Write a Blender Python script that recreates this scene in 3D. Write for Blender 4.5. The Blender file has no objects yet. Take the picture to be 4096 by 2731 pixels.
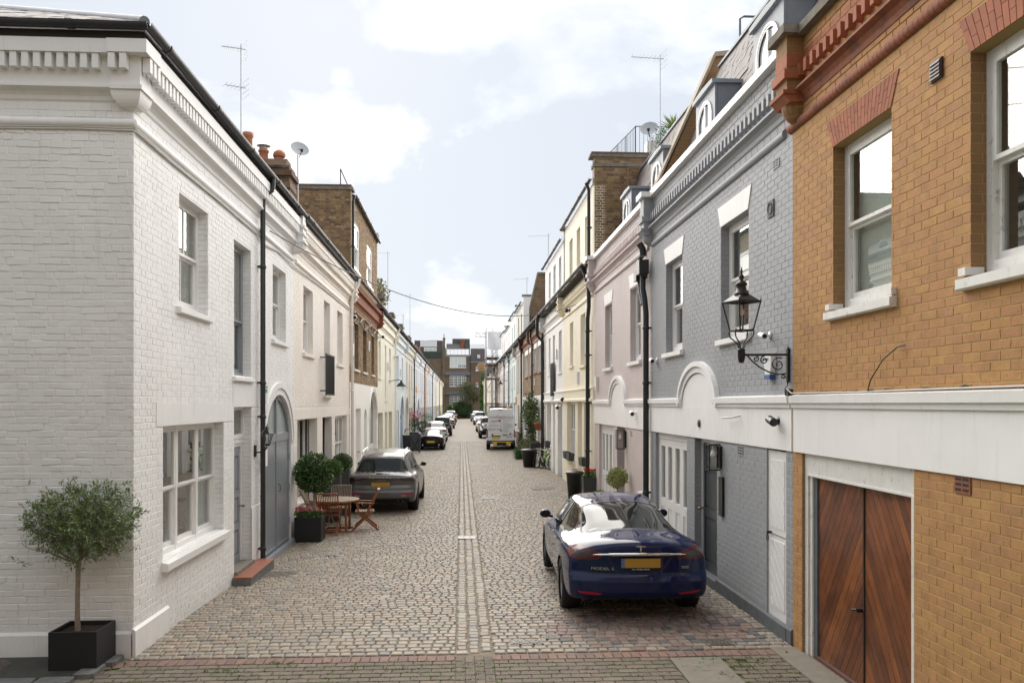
import bpy, math, random
import numpy as np
from mathutils import Vector, Matrix
random.seed(7); NR = np.random.RandomState(11)
SC = bpy.context.scene; COL = SC.collection
R = math.radians
# ------------------------------------------------------------------ camera
cam = bpy.data.objects.new('camera', bpy.data.cameras.new('camera')); COL.objects.link(cam)
cam.data.sensor_width = 36; cam.data.lens = 29.31; cam.data.shift_y = .0608
cam.data.clip_start = .05; cam.data.clip_end = 3000
cam.location = (0, 0, 2.78); cam.rotation_euler = (R(90), 0, -math.atan(116/1915))
SC.camera = cam
# ------------------------------------------------------------------ light
SUN_EL, SUN_AZ, SKY = 28, -9, .1            # azimuth clockwise from the street axis (+Y)
w = bpy.data.worlds.new('World'); SC.world = w; w.use_nodes = True
nt = w.node_tree; nd = nt.nodes; lk = nt.links; nd.clear()
def N(tree, typ, **kw):
    n = tree.nodes.new(typ)
    for k, v in kw.items():
        if k in n.inputs: n.inputs[k].default_value = v
        else: setattr(n, k, v)
    return n
wo = N(nt, 'ShaderNodeOutputWorld'); bg = N(nt, 'ShaderNodeBackground'); bg.inputs[1].default_value = SKY
sky = N(nt, 'ShaderNodeTexSky', sky_type='NISHITA', sun_disc=False, sun_elevation=R(SUN_EL), sun_rotation=R(SUN_AZ))
tc = N(nt, 'ShaderNodeTexCoord')
mp = N(nt, 'ShaderNodeMapping'); mp.inputs['Scale'].default_value = (1, 1, 1.7); mp.inputs['Location'].default_value = (.35, .1, .27)
lk.new(tc.outputs['Generated'], mp.inputs[0])
n1 = N(nt, 'ShaderNodeTexNoise', Scale=2.3, Detail=9, Roughness=.52); n1.inputs['Distortion'].default_value = .25
lk.new(mp.outputs[0], n1.inputs['Vector'])
sep = N(nt, 'ShaderNodeSeparateXYZ'); lk.new(tc.outputs['Generated'], sep.inputs[0])
ad = N(nt, 'ShaderNodeMath', operation='MULTIPLY_ADD'); ad.inputs[1].default_value = .34; lk.new(sep.outputs[0], ad.inputs[0]); lk.new(n1.outputs['Fac'], ad.inputs[2])
cr = N(nt, 'ShaderNodeValToRGB'); cr.color_ramp.elements[0].position = .50; cr.color_ramp.elements[1].position = .74
lk.new(ad.outputs[0], cr.inputs[0])
n2 = N(nt, 'ShaderNodeTexNoise', Scale=4.2, Detail=6); lk.new(mp.outputs[0], n2.inputs['Vector'])
cc = N(nt, 'ShaderNodeValToRGB'); cc.color_ramp.elements[0].position = .3; cc.color_ramp.elements[1].position = .62
cc.color_ramp.elements[0].color = (6.6, 6.75, 7.0, 1); cc.color_ramp.elements[1].color = (12.5, 12.3, 12.0, 1)
lk.new(n2.outputs['Fac'], cc.inputs[0])
vb = N(nt, 'ShaderNodeMixRGB'); vb.inputs[0].default_value = .96; vb.inputs[2].default_value = (3.75, 4.05, 4.5, 1)   # thin veil of high cloud over the blue
lk.new(sky.outputs[0], vb.inputs[1])
mx = N(nt, 'ShaderNodeMixRGB'); lk.new(cr.outputs[0], mx.inputs[0]); lk.new(vb.outputs[0], mx.inputs[1]); lk.new(cc.outputs[0], mx.inputs[2])
lk.new(mx.outputs[0], bg.inputs[0]); lk.new(bg.outputs[0], wo.inputs[0])
sd = bpy.data.lights.new('sun', 'SUN'); sun = bpy.data.objects.new('sun', sd); COL.objects.link(sun)
sd.energy = 4.4; sd.angle = R(95); sd.color = (1, .94, .86)
sun.rotation_euler = (R(90-SUN_EL), 0, R(180-SUN_AZ))
SC.view_settings.view_transform = 'Standard'; SC.view_settings.look = 'None'; SC.view_settings.gamma = 1
SC.view_settings.exposure = 0.99; SC.view_settings.use_curve_mapping = False
SC.cycles.max_bounces = 8; SC.cycles.transparent_max_bounces = 12; SC.cycles.diffuse_bounces = 4

# ------------------------------------------------------------------ object helpers
ORG = {}
def link(name, data, parent=None, loc=None):
    o = bpy.data.objects.new(name, data); COL.objects.link(o)
    if parent is not None: o.parent = parent
    ORG[o] = ORG.get(parent, (0, 0, 0))
    if loc is not None: o.location = loc
    return o
def tag(o, label=None, cat=None, group=None, kind=None):
    if label: o['label'] = label
    if cat: o['category'] = cat
    if group: o['group'] = group
    if kind: o['kind'] = kind
    return o
def thing(name, label, cat, loc=(0, 0, 0), rz=0, group=None, world=False):
    """Empty at the base; world=True: its parts are written in world coordinates"""
    o = link(name, None, None, loc); o.rotation_euler = (0, 0, rz); o.empty_display_size = .2
    ORG[o] = tuple(loc) if world else (0, 0, 0)
    return tag(o, label, cat, group)
def copy_tree(o, parent=None):
    c = o.copy(); COL.objects.link(c); c.parent = parent; ORG[c] = ORG.get(o, (0, 0, 0))
    for ch in [x for x in o.children]: copy_tree(ch, c)
    return c
def mesh_np(name, V, F, mat, smooth=False):
    V = np.asarray(V, dtype=np.float32).reshape(-1, 3); F = np.asarray(F, dtype=np.int32)
    k = F.shape[1]; me = bpy.data.meshes.new(name)
    me.vertices.add(len(V)); me.vertices.foreach_set('co', V.ravel())
    me.loops.add(F.size); me.loops.foreach_set('vertex_index', F.ravel())
    me.polygons.add(len(F)); me.polygons.foreach_set('loop_start', np.arange(0, F.size, k, dtype=np.int32))
    me.polygons.foreach_set('loop_total', np.full(len(F), k, dtype=np.int32))
    me.polygons.foreach_set('use_smooth', np.full(len(F), smooth, dtype=bool))
    me.materials.append(mat); me.update(calc_edges=True); me.validate(); return me
class MB:
    def __init__(s): s.v = []; s.f = []; s.sm = []
    def add(s, vs, fs, smooth=False):
        b = len(s.v); s.v += [tuple(v) for v in vs]; s.f += [tuple(i+b for i in f) for f in fs]; s.sm += [smooth]*len(fs); return s
    def box(s, x0, x1, y0, y1, z0, z1, fr=None):
        vs = [(x, y, z) for x in (x0, x1) for y in (y0, y1) for z in (z0, z1)]
        if fr: vs = [fr(*v) for v in vs]
        return s.add(vs, [(0, 1, 3, 2), (4, 6, 7, 5), (0, 4, 5, 1), (2, 3, 7, 6), (0, 2, 6, 4), (1, 5, 7, 3)])
    def quad(s, a, b, c, d): return s.add([a, b, c, d], [(0, 1, 2, 3)])
    def prism(s, prof, a, b, fr, cap=True, smooth=False, closed=True):
        """prof: list of (n, z); swept from s=a to s=b"""
        m = len(prof); vs = [fr(a, n, z) for n, z in prof]+[fr(b, n, z) for n, z in prof]
        fs = [(i, (i+1) % m, m+(i+1) % m, m+i) for i in range(m if closed else m-1)]
        s.add(vs, fs, smooth)
        if cap: s.add(vs, [tuple(range(m)), tuple(range(2*m-1, m-1, -1))])
        return s
    def poly(s, pts, n0, n1, fr):
        """outline (s, z) given thickness n0..n1"""
        m = len(pts); vs = [fr(a, n0, z) for a, z in pts]+[fr(a, n1, z) for a, z in pts]
        return s.add(vs, [(i, (i+1) % m, m+(i+1) % m, m+i) for i in range(m)]+[tuple(range(m)), tuple(range(2*m-1, m-1, -1))])
    def tube(s, pts, r, seg=8, cap=True, smooth=True):
        pts = [Vector(p) for p in pts]; rs = r if isinstance(r, (list, tuple)) else [r]*len(pts)
        vs = []; up = None
        for i, p in enumerate(pts):
            d = (pts[min(i+1, len(pts)-1)]-pts[max(i-1, 0)]).normalized()
            if up is None: up = Vector((0, 0, 1)) if abs(d.z) < .9 else Vector((1, 0, 0))
            a = d.cross(up)
            if a.length < 1e-4: a = d.cross(Vector((.3, 1, .2)))
            a.normalize(); b = a.cross(d).normalized(); up = b
            vs += [p+(a*math.cos(t)+b*math.sin(t))*rs[i] for t in [2*math.pi*k/seg for k in range(seg)]]
        fs = [(i*seg+k, i*seg+(k+1) % seg, (i+1)*seg+(k+1) % seg, (i+1)*seg+k) for i in range(len(pts)-1) for k in range(seg)]
        s.add(vs, fs, smooth)
        if cap: s.add(vs[:seg], [tuple(range(seg))]); s.add(vs[-seg:], [tuple(range(seg))])
        return s
    def lathe(s, c, prof, seg=16, axis='z', smooth=True):
        vs = []
        for r, h in prof:
            for k in range(seg):
                t = 2*math.pi*k/seg; a, b = r*math.cos(t), r*math.sin(t)
                vs.append((c[0]+a, c[1]+b, c[2]+h) if axis == 'z' else (c[0]+h, c[1]+a, c[2]+b) if axis == 'x' else (c[0]+a, c[1]+h, c[2]+b))
        m = len(prof)
        return s.add(vs, [(i*seg+k, i*seg+(k+1) % seg, (i+1)*seg+(k+1) % seg, (i+1)*seg+k) for i in range(m-1) for k in range(seg)], smooth)
    def mesh(s, mat, o=(0, 0, 0), name='m'):
        me = bpy.data.meshes.new(name)
        me.from_pydata([(a-o[0], b-o[1], c-o[2]) for a, b, c in s.v], [], s.f)
        me.polygons.foreach_set('use_smooth', s.sm); me.materials.append(mat); me.update(); return me
    def build(s, name, mat, parent=None):
        if not s.v: return None
        return link(name, s.mesh(mat, ORG.get(parent, (0, 0, 0)), name), parent)

# ------------------------------------------------------------------ materials
def lin(c): return tuple(((x/255)/12.92 if x/255 <= .04045 else ((x/255+.055)/1.055)**2.4) for x in c)
def mat(name, col=None, rough=.7, spec=.5, metal=0, var=0., vs=3., bump=0., bs=40., coat=0., rnd=None, dirt=None, pits=0., brick=None, grain=None, sub=0, bump2=None, ior=None, streak=0., splash=0.):
    m = bpy.data.materials.new(name); m.use_nodes = True; t = m.node_tree; b = t.nodes['Principled BSDF']; L = t.links
    b.inputs['Roughness'].default_value = rough; b.inputs['Metallic'].default_value = metal
    b.inputs['Specular IOR Level'].default_value = spec; b.inputs['Coat Weight'].default_value = coat; b.inputs['Coat Roughness'].default_value = .03
    if col is None: col = rnd[0]
    c = tuple(col)+(1,)
    b.inputs['Base Color'].default_value = c
    out = None
    if streak or rnd or var or dirt or pits or brick or bump or grain:
        g = N(t, 'ShaderNodeNewGeometry'); P = g.outputs['Position']
    if rnd:
        oi = N(t, 'ShaderNodeObjectInfo'); a = N(t, 'ShaderNodeMath', operation='ADD'); fr_ = N(t, 'ShaderNodeMath', operation='FRACT')
        L.new(g.outputs['Random Per Island'], a.inputs[0]); L.new(oi.outputs['Random'], a.inputs[1]); L.new(a.outputs[0], fr_.inputs[0])
        r = N(t, 'ShaderNodeValToRGB'); e = r.color_ramp.elements; r.color_ramp.interpolation = 'LINEAR'
        for i, cc_ in enumerate(rnd):
            p = i/(len(rnd)-1) if len(rnd) > 1 else 0
            if i < 2: e[i].position = p; e[i].color = tuple(cc_)+(1,)
            else: e.new(p).color = tuple(cc_)+(1,)
        L.new(fr_.outputs[0], r.inputs[0]); out = r.outputs[0]
    h = None
    if brick:                      # (colours of brick a, b, mortar), course pattern in world space
        cb = N(t, 'ShaderNodeSeparateXYZ'); L.new(P, cb.inputs[0]); s_ = N(t, 'ShaderNodeMath', operation='ADD'); L.new(cb.outputs[0], s_.inputs[0]); L.new(cb.outputs[1], s_.inputs[1])
        co = N(t, 'ShaderNodeCombineXYZ'); L.new(s_.outputs[0], co.inputs[0]); L.new(cb.outputs[2], co.inputs[1])
        bt = N(t, 'ShaderNodeTexBrick'); L.new(co.outputs[0], bt.inputs['Vector'])
        bt.inputs['Scale'].default_value = 1; bt.inputs['Brick Width'].default_value = .225; bt.inputs['Row Height'].default_value = .075; bt.inputs['Mortar Size'].default_value = .006
        bt.inputs['Mortar Smooth'].default_value = .3
        bt.inputs['Color1'].default_value = tuple(brick[0])+(1,); bt.inputs['Color2'].default_value = tuple(brick[1])+(1,); bt.inputs['Mortar'].default_value = tuple(brick[2])+(1,)
        out = bt.outputs['Color']; inv = N(t, 'ShaderNodeMath', operation='SUBTRACT'); inv.inputs[0].default_value = 1; L.new(bt.outputs['Fac'], inv.inputs[1]); h = inv.outputs[0]
    if grain:                      # stretched noise for timber: (scale xyz, strength)
        mpn = N(t, 'ShaderNodeMapping'); mpn.inputs['Scale'].default_value = grain[0]
        if len(grain) > 2: mpn.vector_type = 'TEXTURE'; mpn.inputs['Scale'].default_value = tuple(1/x for x in grain[0]); mpn.inputs['Rotation'].default_value = grain[2]
        L.new(P, mpn.inputs[0]); gn = N(t, 'ShaderNodeTexNoise', Scale=1, Detail=5, Roughness=.6); L.new(mpn.outputs[0], gn.inputs['Vector'])
        hsv = N(t, 'ShaderNodeHueSaturation'); ma = N(t, 'ShaderNodeMapRange'); ma.inputs[1].default_value = .3; ma.inputs[2].default_value = .7; ma.inputs[3].default_value = 1-grain[1]; ma.inputs[4].default_value = 1+grain[1]
        L.new(gn.outputs['Fac'], ma.inputs[0]); L.new(ma.outputs[0], hsv.inputs['Value'])
        if out: L.new(out, hsv.inputs['Color'])
        else: hsv.inputs['Color'].default_value = c
        out = hsv.outputs[0]
    if var:
        no = N(t, 'ShaderNodeTexNoise', Scale=vs, Detail=6, Roughness=.6); L.new(P, no.inputs['Vector'])
        ma = N(t, 'ShaderNodeMapRange'); ma.inputs[1].default_value = .3; ma.inputs[2].default_value = .7; ma.inputs[3].default_value = 1-var; ma.inputs[4].default_value = 1+var
        L.new(no.outputs['Fac'], ma.inputs[0]); hs = N(t, 'ShaderNodeHueSaturation'); L.new(ma.outputs[0], hs.inputs['Value'])
        if out: L.new(out, hs.inputs['Color'])
        else: hs.inputs['Color'].default_value = c
        out = hs.outputs[0]
    if pits:
        no = N(t, 'ShaderNodeTexNoise', Scale=55, Detail=2); L.new(P, no.inputs['Vector'])
        rr = N(t, 'ShaderNodeValToRGB'); rr.color_ramp.elements[0].position = .66; rr.color_ramp.elements[1].position = .72; L.new(no.outputs['Fac'], rr.inputs[0])
        m2 = N(t, 'ShaderNodeMixRGB'); mm = N(t, 'ShaderNodeMath', operation='MULTIPLY'); mm.inputs[1].default_value = pits; L.new(rr.outputs[0], mm.inputs[0]); L.new(mm.outputs[0], m2.inputs[0])
        L.new(out, m2.inputs[1]); m2.inputs[2].default_value = (.05, .04, .035, 1); out = m2.outputs[0]
    if dirt:                       # (colour, low threshold, high threshold, scale, amount)
        no = N(t, 'ShaderNodeTexNoise', Scale=dirt[3], Detail=8, Roughness=.65); L.new(P, no.inputs['Vector'])
        rr = N(t, 'ShaderNodeMapRange'); rr.inputs[1].default_value = dirt[1]; rr.inputs[2].default_value = dirt[2]; rr.inputs[4].default_value = dirt[4]; L.new(no.outputs['Fac'], rr.inputs[0])
        m2 = N(t, 'ShaderNodeMixRGB'); L.new(rr.outputs[0], m2.inputs[0])
        if out: L.new(out, m2.inputs[1])
        else: m2.inputs[1].default_value = c
        m2.inputs[2].default_value = tuple(dirt[0])+(1,); out = m2.outputs[0]
    if streak:                     # rain streaks: noise drawn out downwards
        mpn = N(t, 'ShaderNodeMapping'); mpn.inputs['Scale'].default_value = (7, 7, .55); L.new(P, mpn.inputs[0]); no = N(t, 'ShaderNodeTexNoise', Scale=1.6, Detail=7, Roughness=.7); L.new(mpn.outputs[0], no.inputs['Vector'])
        rr = N(t, 'ShaderNodeMapRange'); rr.inputs[1].default_value = .55; rr.inputs[2].default_value = .8; rr.inputs[4].default_value = streak; L.new(no.outputs['Fac'], rr.inputs[0])
        m2 = N(t, 'ShaderNodeMixRGB'); L.new(rr.outputs[0], m2.inputs[0]); m2.inputs[2].default_value = tuple(x*f_ for x, f_ in zip(col, (.62, .58, .5)))+(1,)
        if out: L.new(out, m2.inputs[1])
        else: m2.inputs[1].default_value = c
        out = m2.outputs[0]
    if splash:                     # mud thrown up from the road, broken by noise
        sx = N(t, 'ShaderNodeSeparateXYZ'); L.new(P, sx.inputs[0]); no = N(t, 'ShaderNodeTexNoise', Scale=5, Detail=8, Roughness=.7); L.new(P, no.inputs['Vector'])
        a1 = N(t, 'ShaderNodeMath', operation='MULTIPLY_ADD'); a1.inputs[1].default_value = .9; L.new(no.outputs['Fac'], a1.inputs[0]); mz = N(t, 'ShaderNodeMath', operation='MULTIPLY'); mz.inputs[1].default_value = -1.; L.new(sx.outputs[2], mz.inputs[0]); L.new(mz.outputs[0], a1.inputs[2])
        rr = N(t, 'ShaderNodeMapRange'); rr.inputs[1].default_value = .28; rr.inputs[2].default_value = .75; rr.inputs[4].default_value = splash; L.new(a1.outputs[0], rr.inputs[0])
        m2 = N(t, 'ShaderNodeMixRGB'); L.new(rr.outputs[0], m2.inputs[0]); m2.inputs[2].default_value = (.20, .17, .12, 1)
        if out: L.new(out, m2.inputs[1])
        else: m2.inputs[1].default_value = c
        out = m2.outputs[0]
    if out: L.new(out, b.inputs['Base Color'])
    if bump or h:
        prev = None
        if bump:
            no = N(t, 'ShaderNodeTexNoise', Scale=bs, Detail=5, Roughness=.6); L.new(P, no.inputs['Vector'])
            bp = N(t, 'ShaderNodeBump'); bp.inputs['Strength'].default_value = min(1, bump*40); bp.inputs['Distance'].default_value = bump; L.new(no.outputs['Fac'], bp.inputs['Height']); prev = bp
        if bump2:
            no = N(t, 'ShaderNodeTexNoise', Scale=bump2[1], Detail=3); L.new(P, no.inputs['Vector'])
            bp = N(t, 'ShaderNodeBump'); bp.inputs['Strength'].default_value = 1; bp.inputs['Distance'].default_value = bump2[0]; L.new(no.outputs['Fac'], bp.inputs['Height'])
            if prev: L.new(prev.outputs[0], bp.inputs['Normal'])
            prev = bp
        if h:
            bp = N(t, 'ShaderNodeBump'); bp.inputs['Strength'].default_value = 1; bp.inputs['Distance'].default_value = .006; L.new(h, bp.inputs['Height'])
            if prev: L.new(prev.outputs[0], bp.inputs['Normal'])
            prev = bp
        L.new(prev.outputs[0], b.inputs['Normal'])
    return m
def glass_mat(name, tint=(.75, .8, .78), fac=.08, rough=.0):
    m = bpy.data.materials.new(name); m.use_nodes = True; t = m.node_tree; t.nodes.clear()
    o = N(t, 'ShaderNodeOutputMaterial'); mx = N(t, 'ShaderNodeMixShader'); tr = N(t, 'ShaderNodeBsdfTransparent'); gl = N(t, 'ShaderNodeBsdfGlossy')
    tr.inputs[0].default_value = tuple(tint)+(1,); gl.inputs['Roughness'].default_value = rough
    lf = N(t, 'ShaderNodeLayerWeight'); lf.inputs[0].default_value = .5; lw = N(t, 'ShaderNodeMath', operation='POWER'); lw.inputs[1].default_value = 4; t.links.new(lf.outputs['Facing'], lw.inputs[0])
    ad_ = N(t, 'ShaderNodeMath', operation='ADD'); ad_.inputs[1].default_value = fac; ad_.use_clamp = True
    t.links.new(lw.outputs[0], ad_.inputs[0]); t.links.new(ad_.outputs[0], mx.inputs[0]); t.links.new(tr.outputs[0], mx.inputs[1]); t.links.new(gl.outputs[0], mx.inputs[2]); t.links.new(mx.outputs[0], o.inputs[0])
    return m
M = {}
def paint_brick(key, c, amp=.0035, dirt=.12):
    dk = tuple(x*.62 for x in c)
    M[key] = mat(key, c, rough=.62, var=.05, vs=1.3, bump=amp, bs=24, bump2=(.0012, 120), dirt=(dk, .58, .8, 5., dirt*2.2), streak=.4, splash=.35)
    M[key+'_tex'] = mat(key+'_tex', c, rough=.65, var=.05, vs=1.3, brick=(c, tuple(x*.97 for x in c), tuple(x*.9 for x in c)), bump=.002, bs=30)
    M[key+'_flat'] = mat(key+'_flat', c, rough=.6, var=.035, vs=2.5, bump=.0012, bs=45, dirt=(dk, .6, .85, 3., dirt*1.4), streak=.4, splash=.28)
paint_brick('white', (.83, .83, .82), .006)
paint_brick('blush', (.84, .785, .725))
paint_brick('render', (.87, .86, .84))
paint_brick('cream', (.87, .84, .72))
paint_brick('skyblue', (.70, .76, .80))
paint_brick('beige', (.72, .68, .61))
paint_brick('lavender', (.78, .79, .84))
paint_brick('pink', (.80, .65, .58))
paint_brick('slate_grey', (.32, .332, .345))
paint_brick('mauve', (.60, .52, .505))
paint_brick('butter', (.90, .83, .66))
paint_brick('taupe', (.55, .52, .46))
paint_brick('mint', (.73, .80, .78))
paint_brick('yellow', (.85, .72, .33))
M['brick_y'] = mat('yellow_stock', rnd=[(.45, .24, .092), (.43, .22, .092), (.46, .25, .095), (.42, .21, .098), (.465, .255, .092), (.44, .225, .09), (.405, .21, .10)], rough=.85, var=.13, vs=7, pits=.75, bump=.004, bs=60, bump2=(.003, 18), dirt=((.16, .10, .06), .60, .8, 3.5, .45))
M['brick_y_tex'] = mat('yellow_stock_reveal', rough=.85, col=(.3, .18, .1), brick=((.30, .17, .075), (.27, .15, .075), (.36, .25, .10)), bump=.002, bs=60)
M['mortar_y'] = mat('yellow_mortar', (.46, .31, .12), rough=.9, var=.12, vs=14, bump=.002, bs=90)
M['red'] = mat('red_rubbed_brick', rnd=[(.34, .115, .055), (.38, .13, .06), (.30, .10, .05), (.36, .125, .06)], rough=.8, var=.12, vs=12, bump=.001, bs=70, dirt=((.06, .05, .045), .6, .8, 4, .5))
M['red_flat'] = mat('red_moulding', (.29, .10, .05), rough=.8, var=.18, vs=14, bump=.002, bs=50, dirt=((.05, .045, .04), .5, .72, 3, .75))
M['mortar_r'] = mat('red_mortar', (.5, .28, .2), rough=.9, var=.1, vs=12)
M['brick_b'] = mat('london_stock', rnd=[(.25, .17, .075), (.17, .10, .06), (.34, .23, .10), (.12, .075, .05), (.30, .19, .08), (.22, .12, .07), (.36, .27, .15)], rough=.88, var=.18, vs=8, bump=.003, bs=50, dirt=((.04, .035, .03), .58, .75, 2.4, .7))
M['brick_b_tex'] = mat('london_stock_far', rough=.9, col=(.2, .13, .08), brick=((.23, .15, .075), (.14, .085, .055), (.30, .25, .18)), var=.2, vs=1.5, bump=.002, bs=40)
M['mortar_b'] = mat('stock_mortar', (.33, .28, .2), rough=.9, var=.25, vs=6, bump=.002, bs=60)
M['brick_far'] = mat('far_brown_brick', rough=.9, col=(.14, .1, .07), brick=((.17, .12, .075), (.13, .09, .06), (.2, .16, .12)), var=.2, vs=.8)
M['white_paint'] = mat('white_gloss_paint', (.82, .81, .79), rough=.32, var=.02, vs=5, bump=.0004, bs=50)
M['old_white'] = mat('weathered_white_paint', (.76, .75, .71), rough=.45, var=.05, vs=7, streak=.7, dirt=((.25, .2, .15), .58, .72, 12, .7), bump=.0008, bs=60)
M['grey_paint'] = mat('grey_gloss_paint', (.27, .29, .315), rough=.28, var=.04, vs=5)
M['dark_paint'] = mat('charcoal_door_paint', (.045, .052, .06), rough=.35)
M['green_paint'] = mat('olive_cream_paint', (.55, .55, .40), rough=.4)
M['blue_paint'] = mat('blue_door_paint', (.33, .43, .55), rough=.4)
M['navy_paint'] = mat('navy_door_paint', (.05, .08, .16), rough=.4)
M['shutter'] = mat('cream_shutter', (.72, .68, .58), rough=.5)
M['black'] = mat('black_iron', (.012, .012, .013), rough=.35)
M['blackpl'] = mat('black_plastic_pipe', (.018, .02, .022), rough=.4, var=.2, vs=6, bump=.0003, bs=30)
M['gutter'] = mat('dark_gutter', (.035, .037, .042), rough=.42, var=.25, vs=5)
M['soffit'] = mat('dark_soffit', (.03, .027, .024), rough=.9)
M['glass'] = glass_mat('window_glass', (.80, .84, .82), .22)
M['blind'] = mat('pale_blind', (.62, .66, .62), rough=.8, var=.08, vs=3)
M['room'] = mat('dim_room', (.34, .34, .32), rough=.9)
M['slate'] = mat('roof_slate', rnd=[(.075, .058, .055), (.095, .075, .07), (.06, .048, .048), (.11, .085, .078), (.08, .067, .067)], rough=.6, var=.15, vs=7, bump=.0015, bs=40)
M['slate_flat'] = mat('slate_flat', (.10, .08, .08), rough=.7, var=.2, vs=4)
M['lead'] = mat('lead_sheet', (.21, .235, .265), rough=.5, var=.16, vs=3, bump=.002, bs=8)
M['stone'] = mat('stone_coping', (.2, .18, .145), rough=.9, var=.3, vs=5, bump=.004, bs=25, dirt=((.07, .07, .05), .5, .7, 6, .6))
M['terracotta'] = mat('terracotta', (.42, .17, .09), rough=.8, var=.2, vs=5)
M['soot'] = mat('sooty_brick', rnd=[(.06, .05, .04), (.10, .075, .05), (.16, .10, .06), (.045, .04, .035)], rough=.9, var=.25, vs=6, bump=.004, bs=30)
M['sett'] = mat('granite_sett', rnd=[(.27, .22, .16), (.25, .21, .155), (.31, .265, .20), (.27, .205, .155), (.22, .20, .165), (.34, .30, .235), (.285, .22, .165), (.17, .165, .15), (.29, .245, .185)], rough=.62, var=.2, vs=16, bump=.004, bs=45, dirt=((.14, .12, .095), .5, .75, 3., .35))
M['sett_warm'] = mat('worn_pink_sett', rnd=[(.22, .15, .12), (.19, .125, .10), (.24, .175, .14), (.17, .135, .115), (.08, .085, .09), (.26, .2, .165), (.2, .14, .115)], rough=.66, var=.2, vs=14, bump=.003, bs=40)
M['joint'] = mat('sett_joint', (.21, .175, .125), rough=.95, var=.35, vs=9, bump=.006, bs=60, dirt=((.05, .065, .025), .62, .72, 2.2, .7))
M['mossy_joint'] = mat('mossy_joint', (.075, .07, .045), rough=.95, var=.3, vs=20, bump=.006, bs=60, dirt=((.10, .145, .03), .38, .55, 6, .95))
M['paver'] = mat('brown_block_paver', rnd=[(.145, .12, .09), (.17, .135, .10), (.13, .11, .085), (.19, .155, .115), (.15, .12, .09)], rough=.85, var=.22, vs=18, bump=.003, bs=90, dirt=((.07, .075, .04), .55, .75, 3, .45))
M['redpaver'] = mat('red_block_paver', rnd=[(.21, .12, .095), (.24, .14, .11), (.18, .105, .085), (.22, .14, .115)], rough=.8, dirt=((.12, .10, .07), .5, .75, 4, .5), var=.22, vs=15, bump=.003, bs=80)
M['concrete'] = mat('concrete', (.21, .19, .15), rough=.9, var=.12, vs=6, bump=.003, bs=100)
M['asphalt'] = mat('damp_dark_paving', (.05, .05, .042), rough=.7, var=.3, vs=5, bump=.006, bs=50, dirt=((.035, .05, .02), .5, .7, 3, .7))
M['kerb'] = mat('granite_kerb', (.15, .15, .145), rough=.7, var=.2, vs=12, bump=.004, bs=40)
M['iron'] = mat('cast_iron_cover', (.12, .105, .09), rough=.6, metal=.4, var=.3, vs=20)
M['paleiron'] = mat('worn_iron_cover', (.22, .21, .19), rough=.5, metal=.3, var=.3, vs=20)
M['plinth'] = mat('grey_plinth', (.115, .125, .135), rough=.7, var=.2, vs=5, bump=.003, bs=40)
M['soil'] = mat('soil', (.035, .022, .015), rough=1, var=.3, vs=30, bump=.01, bs=60)
M['pot_black'] = mat('black_fibreclay', (.011, .012, .014), rough=.5, bump=.0006, bs=150)
M['pot_grey'] = mat('charcoal_planter', (.045, .048, .052), rough=.55)
M['cable'] = mat('white_cable', (.62, .61, .58), rough=.5)
M['steel'] = mat('galvanised_steel', (.38, .38, .38), rough=.4, metal=.8)
M['chrome'] = mat('chrome', (.75, .75, .75), rough=.08, metal=1)
M['brass'] = mat('brass', (.35, .22, .09), rough=.3, metal=1)
M['plaswhite'] = mat('white_plastic', (.78, .78, .77), rough=.4)
M['blue_trim'] = mat('blue_plastic', (.03, .10, .28), rough=.4)
M['orange'] = mat('amber_plastic', (.8, .35, .04), rough=.4)

# ------------------------------------------------------------------ frames: (s, n, z) -> world
LX, RX = -3.6, 3.8
def FL(s, n, z): return (LX+n, s, z)          # left row: s runs along the street, n out into it
def FR(s, n, z): return (RX-n, s, z)
def frame(o, S, Nn):
    return lambda s, n, z: (o[0]+s*S[0]+n*Nn[0], o[1]+s*S[1]+n*Nn[1], o[2]+z)
def zg(x, y):                                   # the mews floor: falls a little beyond the first house, a shallow dish in the middle
    t = min(1, max(0, (y-9.5)/7.5)); t = t*t*(3-2*t)
    return -t*(.11-.06*max(-1, min(1, x/3.8)))
def zgv(x, y):
    t = np.clip((y-9.5)/7.5, 0, 1); t = t*t*(3-2*t); return -t*(.11-.06*np.clip(x/3.8, -1, 1))

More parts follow.
